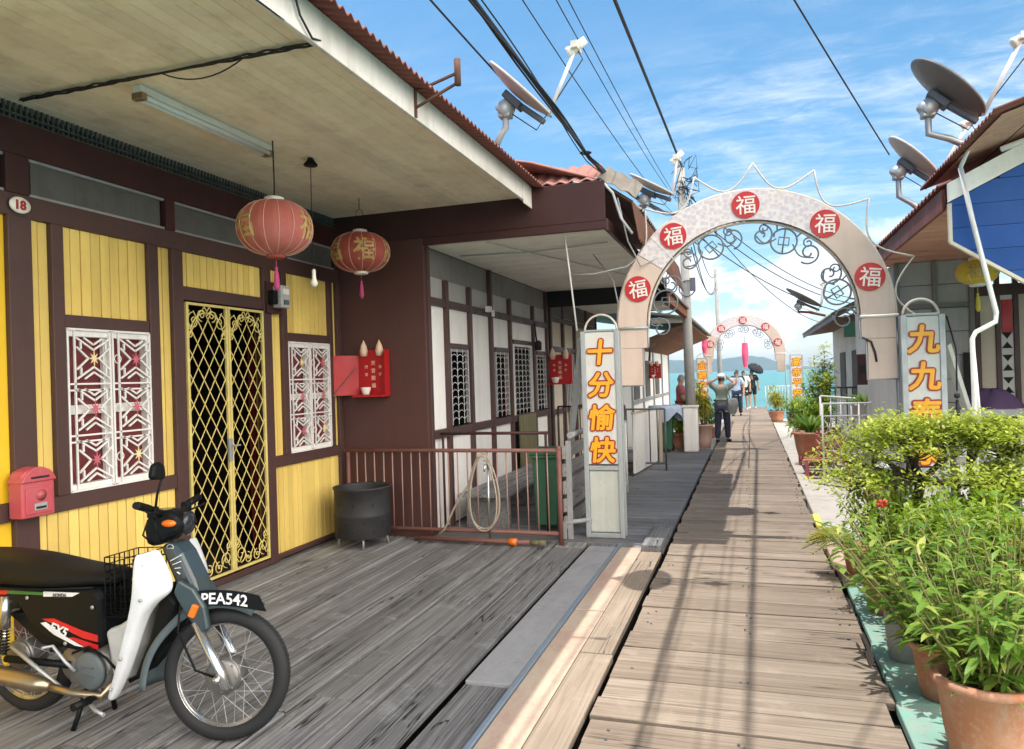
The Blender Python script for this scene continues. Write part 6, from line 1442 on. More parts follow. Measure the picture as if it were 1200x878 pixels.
    dec([(-3.25,0.485),(-3.22,0.492),(-3.09,0.428),(-2.99,0.392),(-3.04,0.394),(-3.17,0.437)], 'decal_white', 'stripe', 0.0005)
    text_geo('EX5', 0.062, 0.0008, 0.002, 0.35).xf(face_y((-3.135, yb-0.004, 0.462)) @ Matrix.Rotation(R(-14), 4, 'Z')).build('model_lettering', 'decal_white', B)
    text_geo('HONDA', 0.022, 0.0008, 0.001, 0.2).xf(face_y((-3.125, yb-0.004, 0.625)) @ Matrix.Rotation(R(3), 4, 'Z')).build('maker_lettering', 'bike_grey', B)
    # engine, with horizontal cylinder
    g = G(); g.lathe([(0.0,-0.10),(0.105,-0.10),(0.115,-0.06),(0.115,0.06),(0.10,0.10),(0.0,0.11)], 28, (-2.955, Y, 0.285), (0,-1,0)); g.lathe([(0.0,-0.09),(0.08,-0.09),(0.085,0.07),(0.0,0.09)], 24, (-3.10, Y, 0.285), (0,-1,0)); g.box(-3.12,-2.93,Y-0.08,Y+0.08,0.20,0.37)
    en = g.build('engine', 'engine', B, bevel=0.008)
    g = G(); g.lathe([(0.0,0.0),(0.088,0.0),(0.086,0.012),(0.075,0.02),(0.0,0.022)], 28, (-2.955, Y-0.108, 0.285), (0,-1,0))
    for z in (0.265, 0.305): g.bar((-2.995,Y-0.132,z),(-2.915,Y-0.132,z),0.004,0.008,(0,1,0))
    for k in range(6): g.lathe([(0.0,0.0),(0.008,0.0),(0.008,0.006),(0.0,0.006)], 8, (-2.955+0.10*math.cos(k*1.047), Y-0.106, 0.285+0.10*math.sin(k*1.047)), (0,-1,0))
    g.build('crankcase_cover', 'bike_grey', en)
    g = G()
    for k in range(9): x = -2.93+0.016*k; g.box(x, x+0.006, Y-0.07, Y+0.07, 0.235-0.0*k, 0.355)
    g.box(-2.94,-2.79,Y-0.045,Y+0.045,0.255,0.335); g.build('cylinder_fins', 'engine', en)
    # exhaust, shocks, swing arm, chain case, rear guard
    g = G(); g.tube([(-2.86,Y-0.05,0.24),(-2.90,Y-0.10,0.17),(-3.03,Y-0.14,0.185),(-3.20,Y-0.155,0.215)], 0.018, 10); g.build('exhaust_pipe', 'chrome_brown', B)
    G().tube([(-3.15,Y-0.155,0.21),(-3.22,Y-0.16,0.22),(-3.55,Y-0.165,0.245),(-3.80,Y-0.165,0.262)], [0.02,0.040,0.044,0.036], 16).build('silencer', 'chrome_brown', B)
    for s in (-1, 1):
        g = G(); p, q = Vector((-3.48,Y+0.105*s,0.60)), Vector((-3.50,Y+0.105*s,0.31)); g.tube([p, p.lerp(q,0.55)], 0.024, 12); g.tube([p.lerp(q,0.5), q], 0.012, 8); sh = g.build('shock_absorber', 'chrome', B)
        g = G(); g.tube([p.lerp(q, 0.55+0.42*i/40)+Vector((0.020*math.cos(i*1.25),0.020*math.sin(i*1.25),0)) for i in range(41)], 0.004, 5); g.build('spring', 'bike_black', sh)
        G().tube([(-3.10,Y+0.09*s,0.29),(-3.50,Y+0.095*s,ZC)], 0.018, 8).build('swing_arm', 'bike_black', B)
    g = G(); n = 18; vs = []
    for i in range(n+1):
        a = R(20)+R(130)*i/n
        for yy, dr in ((-0.075,-0.04),(-0.06,0),(0.06,0),(0.075,-0.04)): vs.append((RX+(0.335+dr)*math.cos(a), Y+yy, ZC+(0.335+dr)*math.sin(a)))
    g.add(vs, [(i*4+k, i*4+k+1, i*4+k+5, i*4+k+4) for i in range(n) for k in range(3)], 0.5, True); rg = g.build('rear_mudguard', 'bike_black', B); sd = rg.modifiers.new('thickness', 'SOLIDIFY'); sd.thickness = 0.004
    G().tube([(-3.02,Y-0.135,0.285),(-3.06,Y-0.15,0.33),(-3.13,Y-0.155,0.40),(-3.14,Y-0.20,0.405)], 0.008, 8).build('kick_starter', 'steel', B)
    for xx, zz in ((-2.93,0.58),(-3.10,0.40),(-3.33,0.60)): G().lathe([(0.0,0.0),(0.010,0.0),(0.009,0.004),(0.0,0.005)], 10, (xx, yb-0.001, zz), (0,-1,0)).build('bolt', 'steel', B)
    G().tube([(-2.80,Y-0.11,0.30),(-2.84,Y-0.13,0.36),(-2.95,Y-0.125,0.40),(-3.05,Y-0.12,0.36)], 0.006, 6).build('engine_hose', 'bike_black', B)
    G().tube([(-3.13,Y-0.125,0.20),(-3.30,Y-0.13,0.30),(-3.44,Y-0.115,0.36)], 0.010, 8).build('stay', 'steel', B)
    # foot pegs, brake pedal, stands
    for s in (-1, 1):
        G().tube([(-2.92,Y+0.08*s,0.165),(-2.92,Y+0.22*s,0.17)], 0.011, 8).build('peg_bar', 'bike_black', B); G().tube([(-2.92,Y+0.15*s,0.17),(-2.92,Y+0.24*s,0.172)], 0.019, 8).build('foot_peg', 'seat_black', B)
        G().tube([(-3.03,Y+0.06*s,0.20),(-3.05,Y+0.10*s,0.06),(-3.06,Y+0.12*s,0.0)], 0.012, 8).build('stand_leg', 'bike_black', B)
    G().tube([(-3.0,Y-0.12,0.18),(-2.88,Y-0.16,0.13),(-2.82,Y-0.17,0.12)], 0.009, 8).build('brake_pedal', 'steel', B)
    # wire basket between seat and shield
    g = G(); x0, x1, y0, y1, z0, z1 = -2.865, -2.70, Y-0.10, Y+0.10, 0.54, 0.81
    for i in range(9):
        z = z0+(z1-z0)*i/8; g.tube([(x0,y0,z),(x1,y0,z+0.01),(x1,y1,z+0.01),(x0,y1,z)], 0.003, 5, True)
    for x in (x0, x0+0.057, x0+0.113, x1):
        for y in (y0, y1): g.tube([(x,y,z0),(x,y,z1)], 0.003, 5)
    for i in range(8): y = y0+(y1-y0)*i/7; g.tube([(x0,y,z1),(x0,y,z0),(x1,y,z0),(x1,y,z1)], 0.003, 5)
    g.build('wire_basket', 'bike_black', B)
    return B
MT['bike_inner'] = plain('pale_grey_plastic', (0.48, 0.49, 0.50), 0.45)
MT['bike_slate'] = plain('slate_mudguard', (0.075, 0.10, 0.11), 0.4, 0, 0.5, 0.1)
MT['lens'] = plain('smoked_lens', (0.02, 0.022, 0.028), 0.15)
bike()
# ================================================================ PLANTS
def pot_geo(g, c, r, h, taper=0.72, rim=0.03):
    g.lathe([(0.0,0.0),(r*taper,0.0),(r*(taper+0.12),h*0.35),(r*0.95,h-rim*1.3),(r,h-rim*1.2),(r+0.012,h-rim),(r+0.012,h),(r-0.015,h),(r-0.02,h-rim),(0.0,h-rim-0.005)], 36, c); return g
def pot(name, label, c, r, h, mat='terracotta', group='plant pots'):
    t = thing(name, label, 'plant pot', c, group)
    pot_geo(G(), c, r, h).build('pot', mat, t); G().lathe([(0.0,h-0.04),(r-0.022,h-0.04),(r-0.022,h-0.032),(0.0,h-0.025)], 24, c).build('soil', 'soil', t); return t
def lance_plant(name, label, c, z0, stems, spread, hgt, L_, w, seed, mat='leaf_long', lean=(0,0), nl=11, flowers=0):
    t = thing(name, label, 'plant', (c[0], c[1], z0), 'potted plants along the right side'); r = random.Random(seed); st = G(); lf = G(); fl = G()
    for s in range(stems):
        a = r.uniform(0, 6.283); q = math.sqrt(r.random()); b = Vector((c[0]+0.10*q*math.cos(a), c[1]+0.10*q*math.sin(a), z0-0.02))
        hh = hgt*r.uniform(0.45, 1.0); top = b+Vector((spread*q*math.cos(a)+lean[0]*hh, spread*q*math.sin(a)+lean[1]*hh, hh)); mid = b.lerp(top, 0.5)+Vector((0,0,0.06*hh)); P = [b, b.lerp(mid, .5)+Vector((0,0,.02)), mid, mid.lerp(top, .5), top]
        st.tube(P, [0.006,0.005,0.005,0.004,0.002], 5)
        for k in range(nl):
            f = 0.06+0.94*k/(nl-1); i = min(3, int(f*4)); p = P[i].lerp(P[i+1], f*4-i); aa = k*2.4+r.uniform(-.4,.4)+s
            up = r.uniform(-0.05, 0.6)+(0.5 if f > 0.9 else 0); d = Vector((math.cos(aa), math.sin(aa), up))
            leaf(lf, p, d, L_*r.uniform(0.45, 1.25), w*r.uniform(0.6, 1.25), min(1, max(0, r.gauss(0.42, 0.24)+(0.45 if r.random() < 0.09 else 0))), r.uniform(0.2, 0.6))
        if s < flowers:
            for _ in range(7): fl.sphere((top.x+r.uniform(-.03,.03), top.y+r.uniform(-.03,.03), top.z+r.uniform(-.01,.04)), 0.013, 6, 4)
    st.build('stem', 'stem', t); lf.build('foliage', mat, t)
    if flowers: fl.build('flower', 'red_flower', t)
    return t
def bonsai(name, label, base, z0, limbs, seed, pads, n_leaf):
    t = thing(name, label, 'bonsai', (base[0], base[1], z0), 'layered bonsai shrubs'); r = random.Random(seed); br = G(); lf = G()
    B = Vector((base[0], base[1], z0)); fork = B+Vector((0.01, 0.0, 0.42))
    br.tube([B, B+Vector((0.03,0.01,0.16)), B+Vector((-0.02,0,0.30)), fork], [0.05,0.042,0.036,0.032], 9)
    for (px_, py_, pz, rx, ry, rz) in pads:
        c = Vector((px_, py_, pz)); k1 = fork.lerp(c, 0.4)+Vector((r.uniform(-.05,.05), r.uniform(-.05,.05), -0.02)); k2 = fork.lerp(c, 0.75)+Vector((r.uniform(-.04,.04), r.uniform(-.04,.04), -0.03))
        br.tube([fork, k1, k2, c-Vector((0,0,rz*0.5))], [0.026,0.018,0.012,0.007], 7)
        for s in range(9):
            e = c+Vector((rx*r.uniform(-.85,.85), ry*r.uniform(-.85,.85), rz*r.uniform(-.2,.4))); br.tube([k2, k2.lerp(e, 0.5)+Vector((0,0,-0.02)), e], [0.007,0.005,0.002], 4)
        nn = int(n_leaf*rx*ry/0.05)
        for _ in range(nn):
            a = r.uniform(0, 6.283); q = r.random()**0.45; wob = 1+0.22*math.sin(a*3+px_*9)+0.13*math.sin(a*7+pz*20)
            p = c+Vector((rx*q*wob*math.cos(a), ry*q*wob*math.sin(a), rz*(1-q*q)*r.uniform(0.0,1.15)-0.55*rz*r.random()+0.03*math.sin(a*4+pz*30)))
            d = rdir(r, -0.15, 0.85); leaf(lf, p, d, r.uniform(0.026, 0.046), r.uniform(0.013, 0.022), min(1, max(0, r.gauss(0.5, 0.25))), 0.2, 0.1)
    br.build('trunk', 'bark', t); lf.build('crown', 'leaf_bonsai', t); return t
def shrub(name, label, c, z0, R_, H_, n, L_, w, seed, mat, stems=7, group='potted plants along the right side', trunk=True, cat='shrub', zmin=-0.3):
    t = thing(name, label, cat, (c[0], c[1], z0), group); r = random.Random(seed); br = G(); lf = G()
    cl = []
    for s in range(stems):
        a = r.uniform(0, 6.283); q = math.sqrt(r.random()); e = Vector((c[0]+R_*0.8*q*math.cos(a), c[1]+R_*0.8*q*math.sin(a), z0+H_*r.uniform(0.35, 0.95))); b = Vector((c[0]+.03*math.cos(a), c[1]+.03*math.sin(a), z0)); m = b.lerp(e, .5)+Vector((0,0,.05*H_)); br.tube([b, m, e], [0.010,0.007,0.003], 5)
        for k in range(4): cl.append((m.lerp(e, 0.2+0.27*k)+Vector((r.uniform(-1,1),r.uniform(-1,1),r.uniform(-.6,.8)))*R_*0.22, R_*r.uniform(0.16, 0.34)))
    for i in range(n):
        p, q = cl[r.randrange(len(cl))]; d = rdir(r); pp = p+d*q*r.random()**0.5; leaf(lf, pp, d+Vector((0,0,r.uniform(zmin,.7))), L_*r.uniform(.6,1.2), w*r.uniform(.7,1.2), min(1, max(0, r.gauss(0.45, 0.25))), r.uniform(.1,.5))
    br.build('stem', 'stem', t); lf.build('foliage', mat, t); return t
def sword_plant(name, label, c, z0, n, L_, w, seed, mat='leaf_agave', up=(0.3, 1.6), droop=0.25, group='potted plants along the right side'):
    t = thing(name, label, 'plant', (c[0], c[1], z0), group); r = random.Random(seed); g = G()
    for i in range(n):
        a = i*2.399+r.uniform(-.2,.2); leaf(g, (c[0]+.03*math.cos(a), c[1]+.03*math.sin(a), z0), Vector((math.cos(a), math.sin(a), r.uniform(*up))), L_*r.uniform(.7,1.1), w, min(1, max(0, r.gauss(.45,.2))), droop*r.uniform(.5,1.5), 0.4)
    g.build('leaves', mat, t); return t
def frond_plant(name, label, c, z0, n, L_, seed, mat, az=(0, 6.283), group='potted plants along the right side', zz=(0.3,0.9)):
    t = thing(name, label, 'palm', (c[0], c[1], z0), group); r = random.Random(seed); g = G(); s = G()
    for i in range(n):
        a = r.uniform(*az); d = Vector((math.cos(a), math.sin(a), r.uniform(*zz))).normalized(); pts = [Vector((c[0], c[1], z0))+d*L_*k/8-Vector((0,0,0.5*L_*(k/8)**2)) for k in range(9)]; s.tube(pts, 0.004, 4)
        for k in range(2, 9):
            side = d.cross(Vector((0,0,1))).normalized()
            for sg in (-1, 1):
                for h in (0, 0.5): leaf(g, pts[k].lerp(pts[k-1], h), side*sg+d*0.7+Vector((0,0,0.1)), 0.11*(1.1-abs(k/8-0.5)), 0.012, min(1, max(0, r.gauss(.5,.25))), 0.3)
    s.build('stem', 'stem', t); g.build('fronds', mat, t); return t

MT['leaf_lance_mid'] = leaf_mat('bright_shrub_leaf', (0.10, 0.19, 0.02), (0.26, 0.37, 0.045), (0.48, 0.52, 0.10), 0.4)
pot('terracotta_pot', 'big terracotta pot nearest the camera at the lower right corner', (0.86, 3.42, -0.01), 0.185, 0.335)
lance_plant('lance_leaf_plant', 'long leaved green plant in the nearest terracotta pot at lower right', (0.86, 3.42), 0.30, 40, 0.27, 0.50, 0.145, 0.034, 11, lean=(0.02,0.0), nl=13)
pot('terracotta_pot', 'round brown pot just behind the nearest terracotta pot', (0.84, 4.02, -0.01), 0.145, 0.26)
lance_plant('lance_leaf_plant', 'long leaved plant leaning over the walkway edge above the turquoise floor', (0.82, 4.02), 0.23, 42, 0.34, 0.58, 0.14, 0.032, 12, lean=(-0.10,0.05), nl=11)
G_ = pot('grey_pot', 'grey upright pot behind the round brown pot on the turquoise floor', (0.76, 4.5, -0.015), 0.12, 0.36, 'conc_pole')
lance_plant('lance_leaf_plant', 'bushy green plant with a red flower in the grey upright pot', (0.76, 4.5), 0.33, 42, 0.36, 0.54, 0.13, 0.032, 13, lean=(-0.04,0.0), nl=11, flowers=1)
pot('terracotta_pot', 'low terracotta pot at the right edge of the picture under the shrubs', (1.18, 4.1, -0.01), 0.16, 0.28)
lance_plant('lance_leaf_plant', 'long leaved plant at the right picture edge beneath the bonsai', (1.15, 4.1), 0.26, 40, 0.36, 0.66, 0.13, 0.032, 14, nl=12, flowers=1)
pot('terracotta_pot', 'terracotta pot hidden among the mid green shrubs below the bonsai', (1.08, 4.85, -0.02), 0.18, 0.30)
shrub('leafy_shrub', 'mid green leafy shrub directly under the bonsai crown', (1.04, 4.85), 0.28, 0.42, 0.62, 3000, 0.055, 0.024, 21, 'leaf_lance_mid', 18)
pot('terracotta_pot', 'terracotta pot at the left foot of the bonsai', (0.80, 5.35, -0.02), 0.15, 0.28)
shrub('leafy_shrub', 'leafy shrub with paler leaves left of the bonsai trunk', (0.82, 5.35), 0.26, 0.36, 0.62, 2600, 0.045, 0.020, 22, 'leaf_lime', 16)
pot('bonsai_pot', 'wide grey pot of the left hand bonsai', (1.06, 5.6, -0.02), 0.24, 0.40, 'conc_pole')
bonsai('bonsai_tree', 'yellow green layered bonsai in front of the right hand sign', (1.06, 5.6), 0.38, 6, 31,
   [(0.74,5.55,1.10,0.27,0.26,0.13),(1.05,5.50,1.15,0.33,0.30,0.11),(0.64,5.45,0.98,0.24,0.22,0.10),(0.92,5.30,1.05,0.26,0.20,0.10),(0.74,5.55,0.84,0.24,0.22,0.10),(1.20,5.45,1.04,0.24,0.20,0.10),(0.92,5.75,1.17,0.22,0.2,0.12),(1.25,5.55,1.13,0.28,0.24,0.12),(0.58,5.2,0.86,0.22,0.2,0.14),(1.18,5.15,0.88,0.24,0.2,0.14),(0.98,5.5,1.17,0.30,0.26,0.11)], 760)
pot('bonsai_pot', 'wide grey pot of the right hand bonsai', (1.36, 5.5, -0.02), 0.22, 0.36, 'conc_pole')
bonsai('bonsai_tree', 'second yellow green bonsai reaching the right edge before the grey porch rail', (1.36, 5.5), 0.34, 6, 32,
   [(1.34,5.45,1.16,0.32,0.28,0.12),(1.62,5.50,1.13,0.28,0.24,0.12),(1.58,5.30,0.93,0.26,0.22,0.11),(1.68,5.5,1.00,0.2,0.2,0.09),(1.40,5.15,0.86,0.26,0.2,0.14),(1.50,5.4,1.10,0.26,0.24,0.14),(1.62,5.2,0.80,0.26,0.2,0.14),(1.36,5.45,1.18,0.28,0.26,0.11)], 760)
shrub('leafy_shrub', 'lime leaved low shrub below the right hand bonsai', (1.36, 5.1), 0.28, 0.40, 0.58, 2400, 0.048, 0.024, 23, 'leaf_lime', 16)
pot('terracotta_pot', 'terracotta pot of the lime leaved low shrub', (1.36, 5.1, -0.02), 0.13, 0.30)
frond_plant('small_palm', 'yellowing palm fronds spilling over the walkway edge before the pink kerb', (0.72, 6.15), 0.22, 16, 0.42, 41, 'leaf_gold', (2.2, 4.4))
pot('terracotta_pot', 'small terracotta pot of the yellowing palm', (0.74, 6.15, 0.01), 0.12, 0.22)
frond_plant('small_palm', 'brownish green palm at the right edge beside the porch rail post', (1.52, 4.75), 0.50, 18, 0.36, 42, 'leaf_gold', (0, 6.283))
pot('tall_pot', 'tall dark pot of the brownish green palm', (1.52, 4.75, -0.02), 0.14, 0.52, 'cabinet_dark')
# mid distance right
pot('terracotta_pot', 'large terracotta pot standing on the red low table', (0.82, 12.0, 0.27), 0.25, 0.36)
sword_plant('agave', 'sword leaved green plant in the large terracotta pot on the red table', (0.82, 12.0), 0.60, 34, 0.52, 0.055, 51, up=(0.5, 2.2))
pot('terracotta_pot', 'brown pot of the tall lime green bush behind the table', (1.18, 13.7, 0.0), 0.27, 0.55)
def tall_bush():
    t = thing('lime_bush', 'tall lime green leafy bush behind the red table, left of the mesh panel', 'bush', (1.18, 13.7, 0.5), 'potted plants along the right side'); r = random.Random(61); br = G(); lf = G()
    for s in range(13):
        a = r.uniform(0, 6.283); q = r.random()**0.6; top = Vector((1.18+0.42*q*math.cos(a), 13.7+0.4*q*math.sin(a), 0.5+1.5*(1-0.45*q)*r.uniform(.75,1.05))); b = Vector((1.18, 13.7, 0.5)); br.tube([b, b.lerp(top,.5)+Vector((0,0,.1)), top], [0.014,0.009,0.003], 5)
        for k in range(170):
            f = 0.15+0.85*r.random(); p = b.lerp(top, f); d = rdir(r, -.2, .9); leaf(lf, p+d*r.uniform(0.02,0.20)*(1.1-f*0.65), d, r.uniform(.07,.12), .035, min(1, max(0, r.gauss(.55,.25))), .3)
    br.build('stem', 'stem', t); lf.build('foliage', 'leaf_bonsai', t)
tall_bush()
shrub('leafy_shrub', 'yellow green leafy shrub at the foot of the tall lime bush', (0.95, 13.2), 0.35, 0.42, 0.75, 1500, 0.09, 0.035, 24, 'leaf_lime', 10)
pot('terracotta_pot', 'pot of the yellow green shrub by the tall lime bush', (0.95, 13.2, -0.004), 0.2, 0.38)
pot('planter', 'tall pale planter holding a sword leaved plant behind the right arch leg', (1.55, 11.8, -0.004), 0.17, 1.05, 'sign_base')
sword_plant('agave', 'dark sword leaved plant between the arch leg and the right hand sign', (1.55, 11.8), 1.02, 26, 0.42, 0.05, 52, up=(0.3,1.4))
pot('terracotta_pot', 'small dark pot near the end of the jetty on the right', (0.72, 24.0, -0.02), 0.22, 0.34, 'terracotta')
shrub('leafy_shrub', 'yellowish grassy plant near the jetty end beside the far white railing', (0.72, 24.0), 0.30, 0.32, 0.75, 500, 0.22, 0.03, 25, 'leaf_gold', 9)
pot('terracotta_pot', 'dark brown pot right of the small pot near the jetty end', (1.12, 22.4, -0.02), 0.2, 0.38, 'cabinet_dark')
shrub('leafy_shrub', 'dark leaved plant in the dark brown pot near the jetty end', (1.12, 22.4), 0.34, 0.32, 0.42, 500, 0.16, 0.04, 26, 'leaf_mid', 9)
b_ = thing('blue_jar', 'small blue and white jar beside the plants near the jetty end', 'jar', (1.36, 20.5, -0.02)); G().lathe([(0.0,0),(0.10,0.0),(0.16,0.12),(0.13,0.24),(0.10,0.26),(0.0,0.26)], 18, (1.36,20.5,-0.02)).build('body', 'blue_light', b_)
# left, by the pole
def column():
    t = thing('white_column', 'short white square column at the foot of the grey concrete pole', 'column', (-1.17, 15.15, 0)); G().box(-1.31,-1.03,15.0,15.28,-0.0,0.88).build('shaft', 'white_wall', t, bevel=0.03); G().box(-1.33,-1.01,14.98,15.30,0.88,0.92).build('cap', 'white', t, bevel=0.01)
column()
pot('pink_pot', 'pinkish square pot right of the white column on the left', (-0.98, 16.0, -0.02), 0.19, 0.5, 'pink_slab')
shrub('flowering_plant', 'yellow flowering plant right of the white column', (-0.98, 16.0), 0.45, 0.26, 0.95, 800, 0.12, 0.03, 27, 'leaf_gold', 10, 'plants by the left column')
shrub('leafy_shrub', 'lime leaved plant around the foot of the man in the red shirt', (-1.48, 15.75), 0.3, 0.35, 0.6, 800, 0.12, 0.04, 28, 'leaf_lime', 9, 'plants by the left column')
pot('terracotta_pot', 'terracotta pot behind the white column on the left', (-1.48, 15.72, -0.02), 0.18, 0.35)
shrub('leafy_shrub', 'pale green plant on the left before the far left sign', (-1.0, 18.5), 0.2, 0.3, 0.6, 600, 0.14, 0.03, 29, 'leaf_mid', 9, 'plants by the left column')
pot('terracotta_pot', 'small pot of the pale green plant before the far left sign', (-1.0, 18.5, -0.02), 0.16, 0.26)
def clothes():
    g = G(); r = random.Random(9); n = 20; m = 9
    c = Vector((-1.66, 14.95, 0.87))
    for j in range(m):
        for i in range(n):
            a = 2*math.pi*i/n; q = j/(m-1); rr = 0.10+0.22*min(1, q*1.8); g.v.append(c+Vector((rr*math.cos(a)*(1+.15*math.sin(a*5)), rr*0.8*math.sin(a), 0.06-0.42*max(0, q-0.5)*(1+0.5*math.sin(a*3))+0.02*math.sin(a*7+j))))
    for j in range(m-1):
        for i in range(n): g.f.append([j*n+i, j*n+(i+1)%n, (j+1)*n+(i+1)%n, (j+1)*n+i]); g.t.append(.5); g.sm.append(True)
    g.f.append(list(range(n))); g.t.append(.5); g.sm.append(True)
    tag(g.build('draped_clothes', 'cl_blue'), 'pale blue clothes draped over the green bin by the column', 'clothes')
clothes()

# ================================================================ PEOPLE
def skin_geo(pts, edges, root, sub=2):
    names = list(pts); idx = {n: i for i, n in enumerate(names)}
    me = bpy.data.meshes.new('body'); me.from_pydata([pts[n][0] for n in names], [(idx[a], idx[b]) for a, b in edges], [])
    ob = bpy.data.objects.new('body', me); COL.objects.link(ob)
    sk = ob.modifiers.new('skin', 'SKIN'); sk.use_smooth_shade = True; sk.branch_smoothing = 0.3
    for n in names:
        v = me.skin_vertices[0].data[idx[n]]; r = pts[n][1]; v.radius = (r, r) if isinstance(r, (int, float)) else r; v.use_root = (n == root)
    ss = ob.modifiers.new('sub', 'SUBSURF'); ss.levels = sub; ss.render_levels = sub
    dg = bpy.context.evaluated_depsgraph_get(); ev = bpy.data.meshes.new_from_object(ob.evaluated_get(dg))
    g = G(); g.add([v.co for v in ev.vertices], [list(p.vertices) for p in ev.polygons], 0.5, True)
    bpy.data.objects.remove(ob); bpy.data.meshes.remove(me); bpy.data.meshes.remove(ev); return g
def person(label, loc, yaw, H, arms, shirt, legs_mat, shorts=False, hat=None, hair='hair', female=False, stride=0.06, head_tilt=(0,0), bare_legs=False):
    """local frame: faces +Y, x to the person's right; arms = {side: (elbow, wrist)} in units of height"""
    t = thing('person', label, 'person', (0,0,0), 'people on the jetty'); u = H
    sw = 0.115 if not female else 0.10
    J = {'pelvis': (0,0,.52), 'waist': (0,0,.60), 'chest': (0,.005,.72), 'neck': (0,0,.825), 'skull': (head_tilt[0]*.3, .012+head_tilt[1]*.3, .865), 'crown': (head_tilt[0], .02+head_tilt[1], .945)}
    for s, k in ((1,'r'),(-1,'l')):
        J['sh'+k] = (s*sw,0,.80); e, w = arms[k]; J['el'+k] = e; J['wr'+k] = w; v = Vector(w)-Vector(e); J['ha'+k] = tuple(Vector(w)+v.normalized()*.04)
        J['hip'+k] = (s*.055,0,.50); J['kn'+k] = (s*.06,.012+s*stride*.3,.275); J['an'+k] = (s*.062,s*stride-0.01,.045); J['toe'+k] = (s*.070,s*stride+.085,.014)
    P = lambda n: Vector(J[n])*u
    rad = {'pelvis': (.088,.066), 'waist': (.078,.056), 'chest': (.092,.062), 'neck': .030, 'skull': (.042,.046), 'crown': (.040,.046)}
    for k in 'rl': rad.update({'sh'+k: .038,'el'+k: .025,'wr'+k: .017,'ha'+k: (.024,.012),'hip'+k: .056,'kn'+k: .034,'an'+k: .020,'toe'+k: (.022,.013)})
    def mk(names, edges, root, grow=0.0, over=None):
        pts = {}
        for n in names:
            r = (over or {}).get(n, rad[n]); r = tuple(x*u+grow for x in r) if isinstance(r, tuple) else r*u+grow; pts[n] = (P(n), r)
        return skin_geo(pts, edges, root)
    E = [('pelvis','waist'),('waist','chest'),('chest','neck'),('neck','skull'),('skull','crown')]
    for k in 'rl': E += [('chest','sh'+k),('sh'+k,'el'+k),('el'+k,'wr'+k),('wr'+k,'ha'+k),('pelvis','hip'+k),('hip'+k,'kn'+k),('kn'+k,'an'+k),('an'+k,'toe'+k)]
    body = mk(list(J), E, 'pelvis')
    for k, s in (('r',1),('l',-1)):   # fingers and thumb rooted in the palm
        h = P('ha'+k); w = P('wr'+k); d = (h-w).normalized(); side = d.cross(Vector((0,1,0)))
        side = side.normalized() if side.length > .1 else Vector((1,0,0)); nrm = side.cross(d)
        for q in range(4): b = h+side*(q-1.5)*.0095*u; ln = (.040,.046,.043,.034)[q]*u; body.tube([b-d*.01*u, b+d*ln*.5+nrm*.004*u, b+d*ln*.85+nrm*.014*u], [.006*u,.0055*u,.004*u], 6)
        b = w+d*.015*u+side*.018*u*s; body.tube([b, b+side*.016*u*s+d*.014*u, b+side*.018*u*s+d*.032*u], [.007*u,.006*u,.0045*u], 6)
    # face: nose, ears, eyes, mouth set into the head
    hc = (P('skull')+P('crown'))/2; body.sphere(hc+Vector((0,.046*u,-.008*u)), .009*u, 8, 6, (.7,1,1.3))
    for s in (-1,1): body.sphere(hc+Vector((s*.043*u,-.002*u,-.005*u)), .012*u, 8, 6, (.4,.8,1.2))
    Mx = Matrix.Translation(Vector(loc)) @ Matrix.Rotation(yaw, 4, 'Z')
    ORG[t.name] = Vector(loc); t.location = loc
    def put(g, nm, mat, par=None): return g.xf(Mx).build(nm, mat, par or t)
    bd = put(body, 'body', 'skin')
    g = G()
    for s in (-1,1): g.sphere(hc+Vector((s*.017*u,.041*u,.005*u)), .005*u, 8, 6)
    put(g, 'eyes', 'hair', bd); g = G(); g.sphere(hc+Vector((0,.041*u,-.026*u)), .009*u, 8, 5, (1.3,.5,.35)); put(g, 'mouth', 'mailbox', bd)
    g = G(); n = 20
    for j in range(8):
        ph = math.pi*0.5*j/7
        for i in range(n): a = 2*math.pi*i/n; drop = -.028 if math.sin(a) < 0.35 else 0.006; g.v.append(hc+Vector((.047*u*math.cos(a)*math.sin(ph) if j else 0, (.052*u*math.sin(a)-.004*u)*math.sin(ph) if j else 0, (.058*math.cos(ph)+drop*math.sin(ph)**3)*u)))
    for j in range(7):
        for i in range(n): g.f.append([j*n+i,(j+1)*n+i,(j+1)*n+(i+1)%n,j*n+(i+1)%n]); g.t.append(.5); g.sm.append(True)
    if female: g.sphere(hc+Vector((0,-.035*u,-.03*u)), .045*u, 12, 8, (.95,.55,1.4))
    put(g, 'hair', hair)
    if hat:
        g = G(); g.lathe([(.056*u,0),(.055*u,.022*u),(.045*u,.046*u),(.02*u,.058*u),(0,.06*u)], 20, hc+Vector((0,-.002*u,.020*u))); g.lathe([(.054*u,-.004*u),(.070*u,-.006*u),(.070*u,-.001*u),(.054*u,.004*u)], 20, hc+Vector((0,.022*u,.022*u))); put(g, 'cap', hat)
    # shirt with short sleeves
    for k in 'rl': J['sl'+k] = tuple(Vector(J['sh'+k]).lerp(Vector(J['el'+k]), .72)); rad['sl'+k] = .033
    J['hem'] = (0,0,.475); rad['hem'] = (.094,.074); J['collar'] = (0,0,.815); rad['collar'] = .036
    put(mk(['hem','pelvis','waist','chest','collar','shr','shl','slr','sll'], [('hem','pelvis'),('pelvis','waist'),('waist','chest'),('chest','collar'),('chest','shr'),('chest','shl'),('shr','slr'),('shl','sll')], 'pelvis', .012*u), 'shirt', shirt)
    end = 'kn' if shorts else 'an'
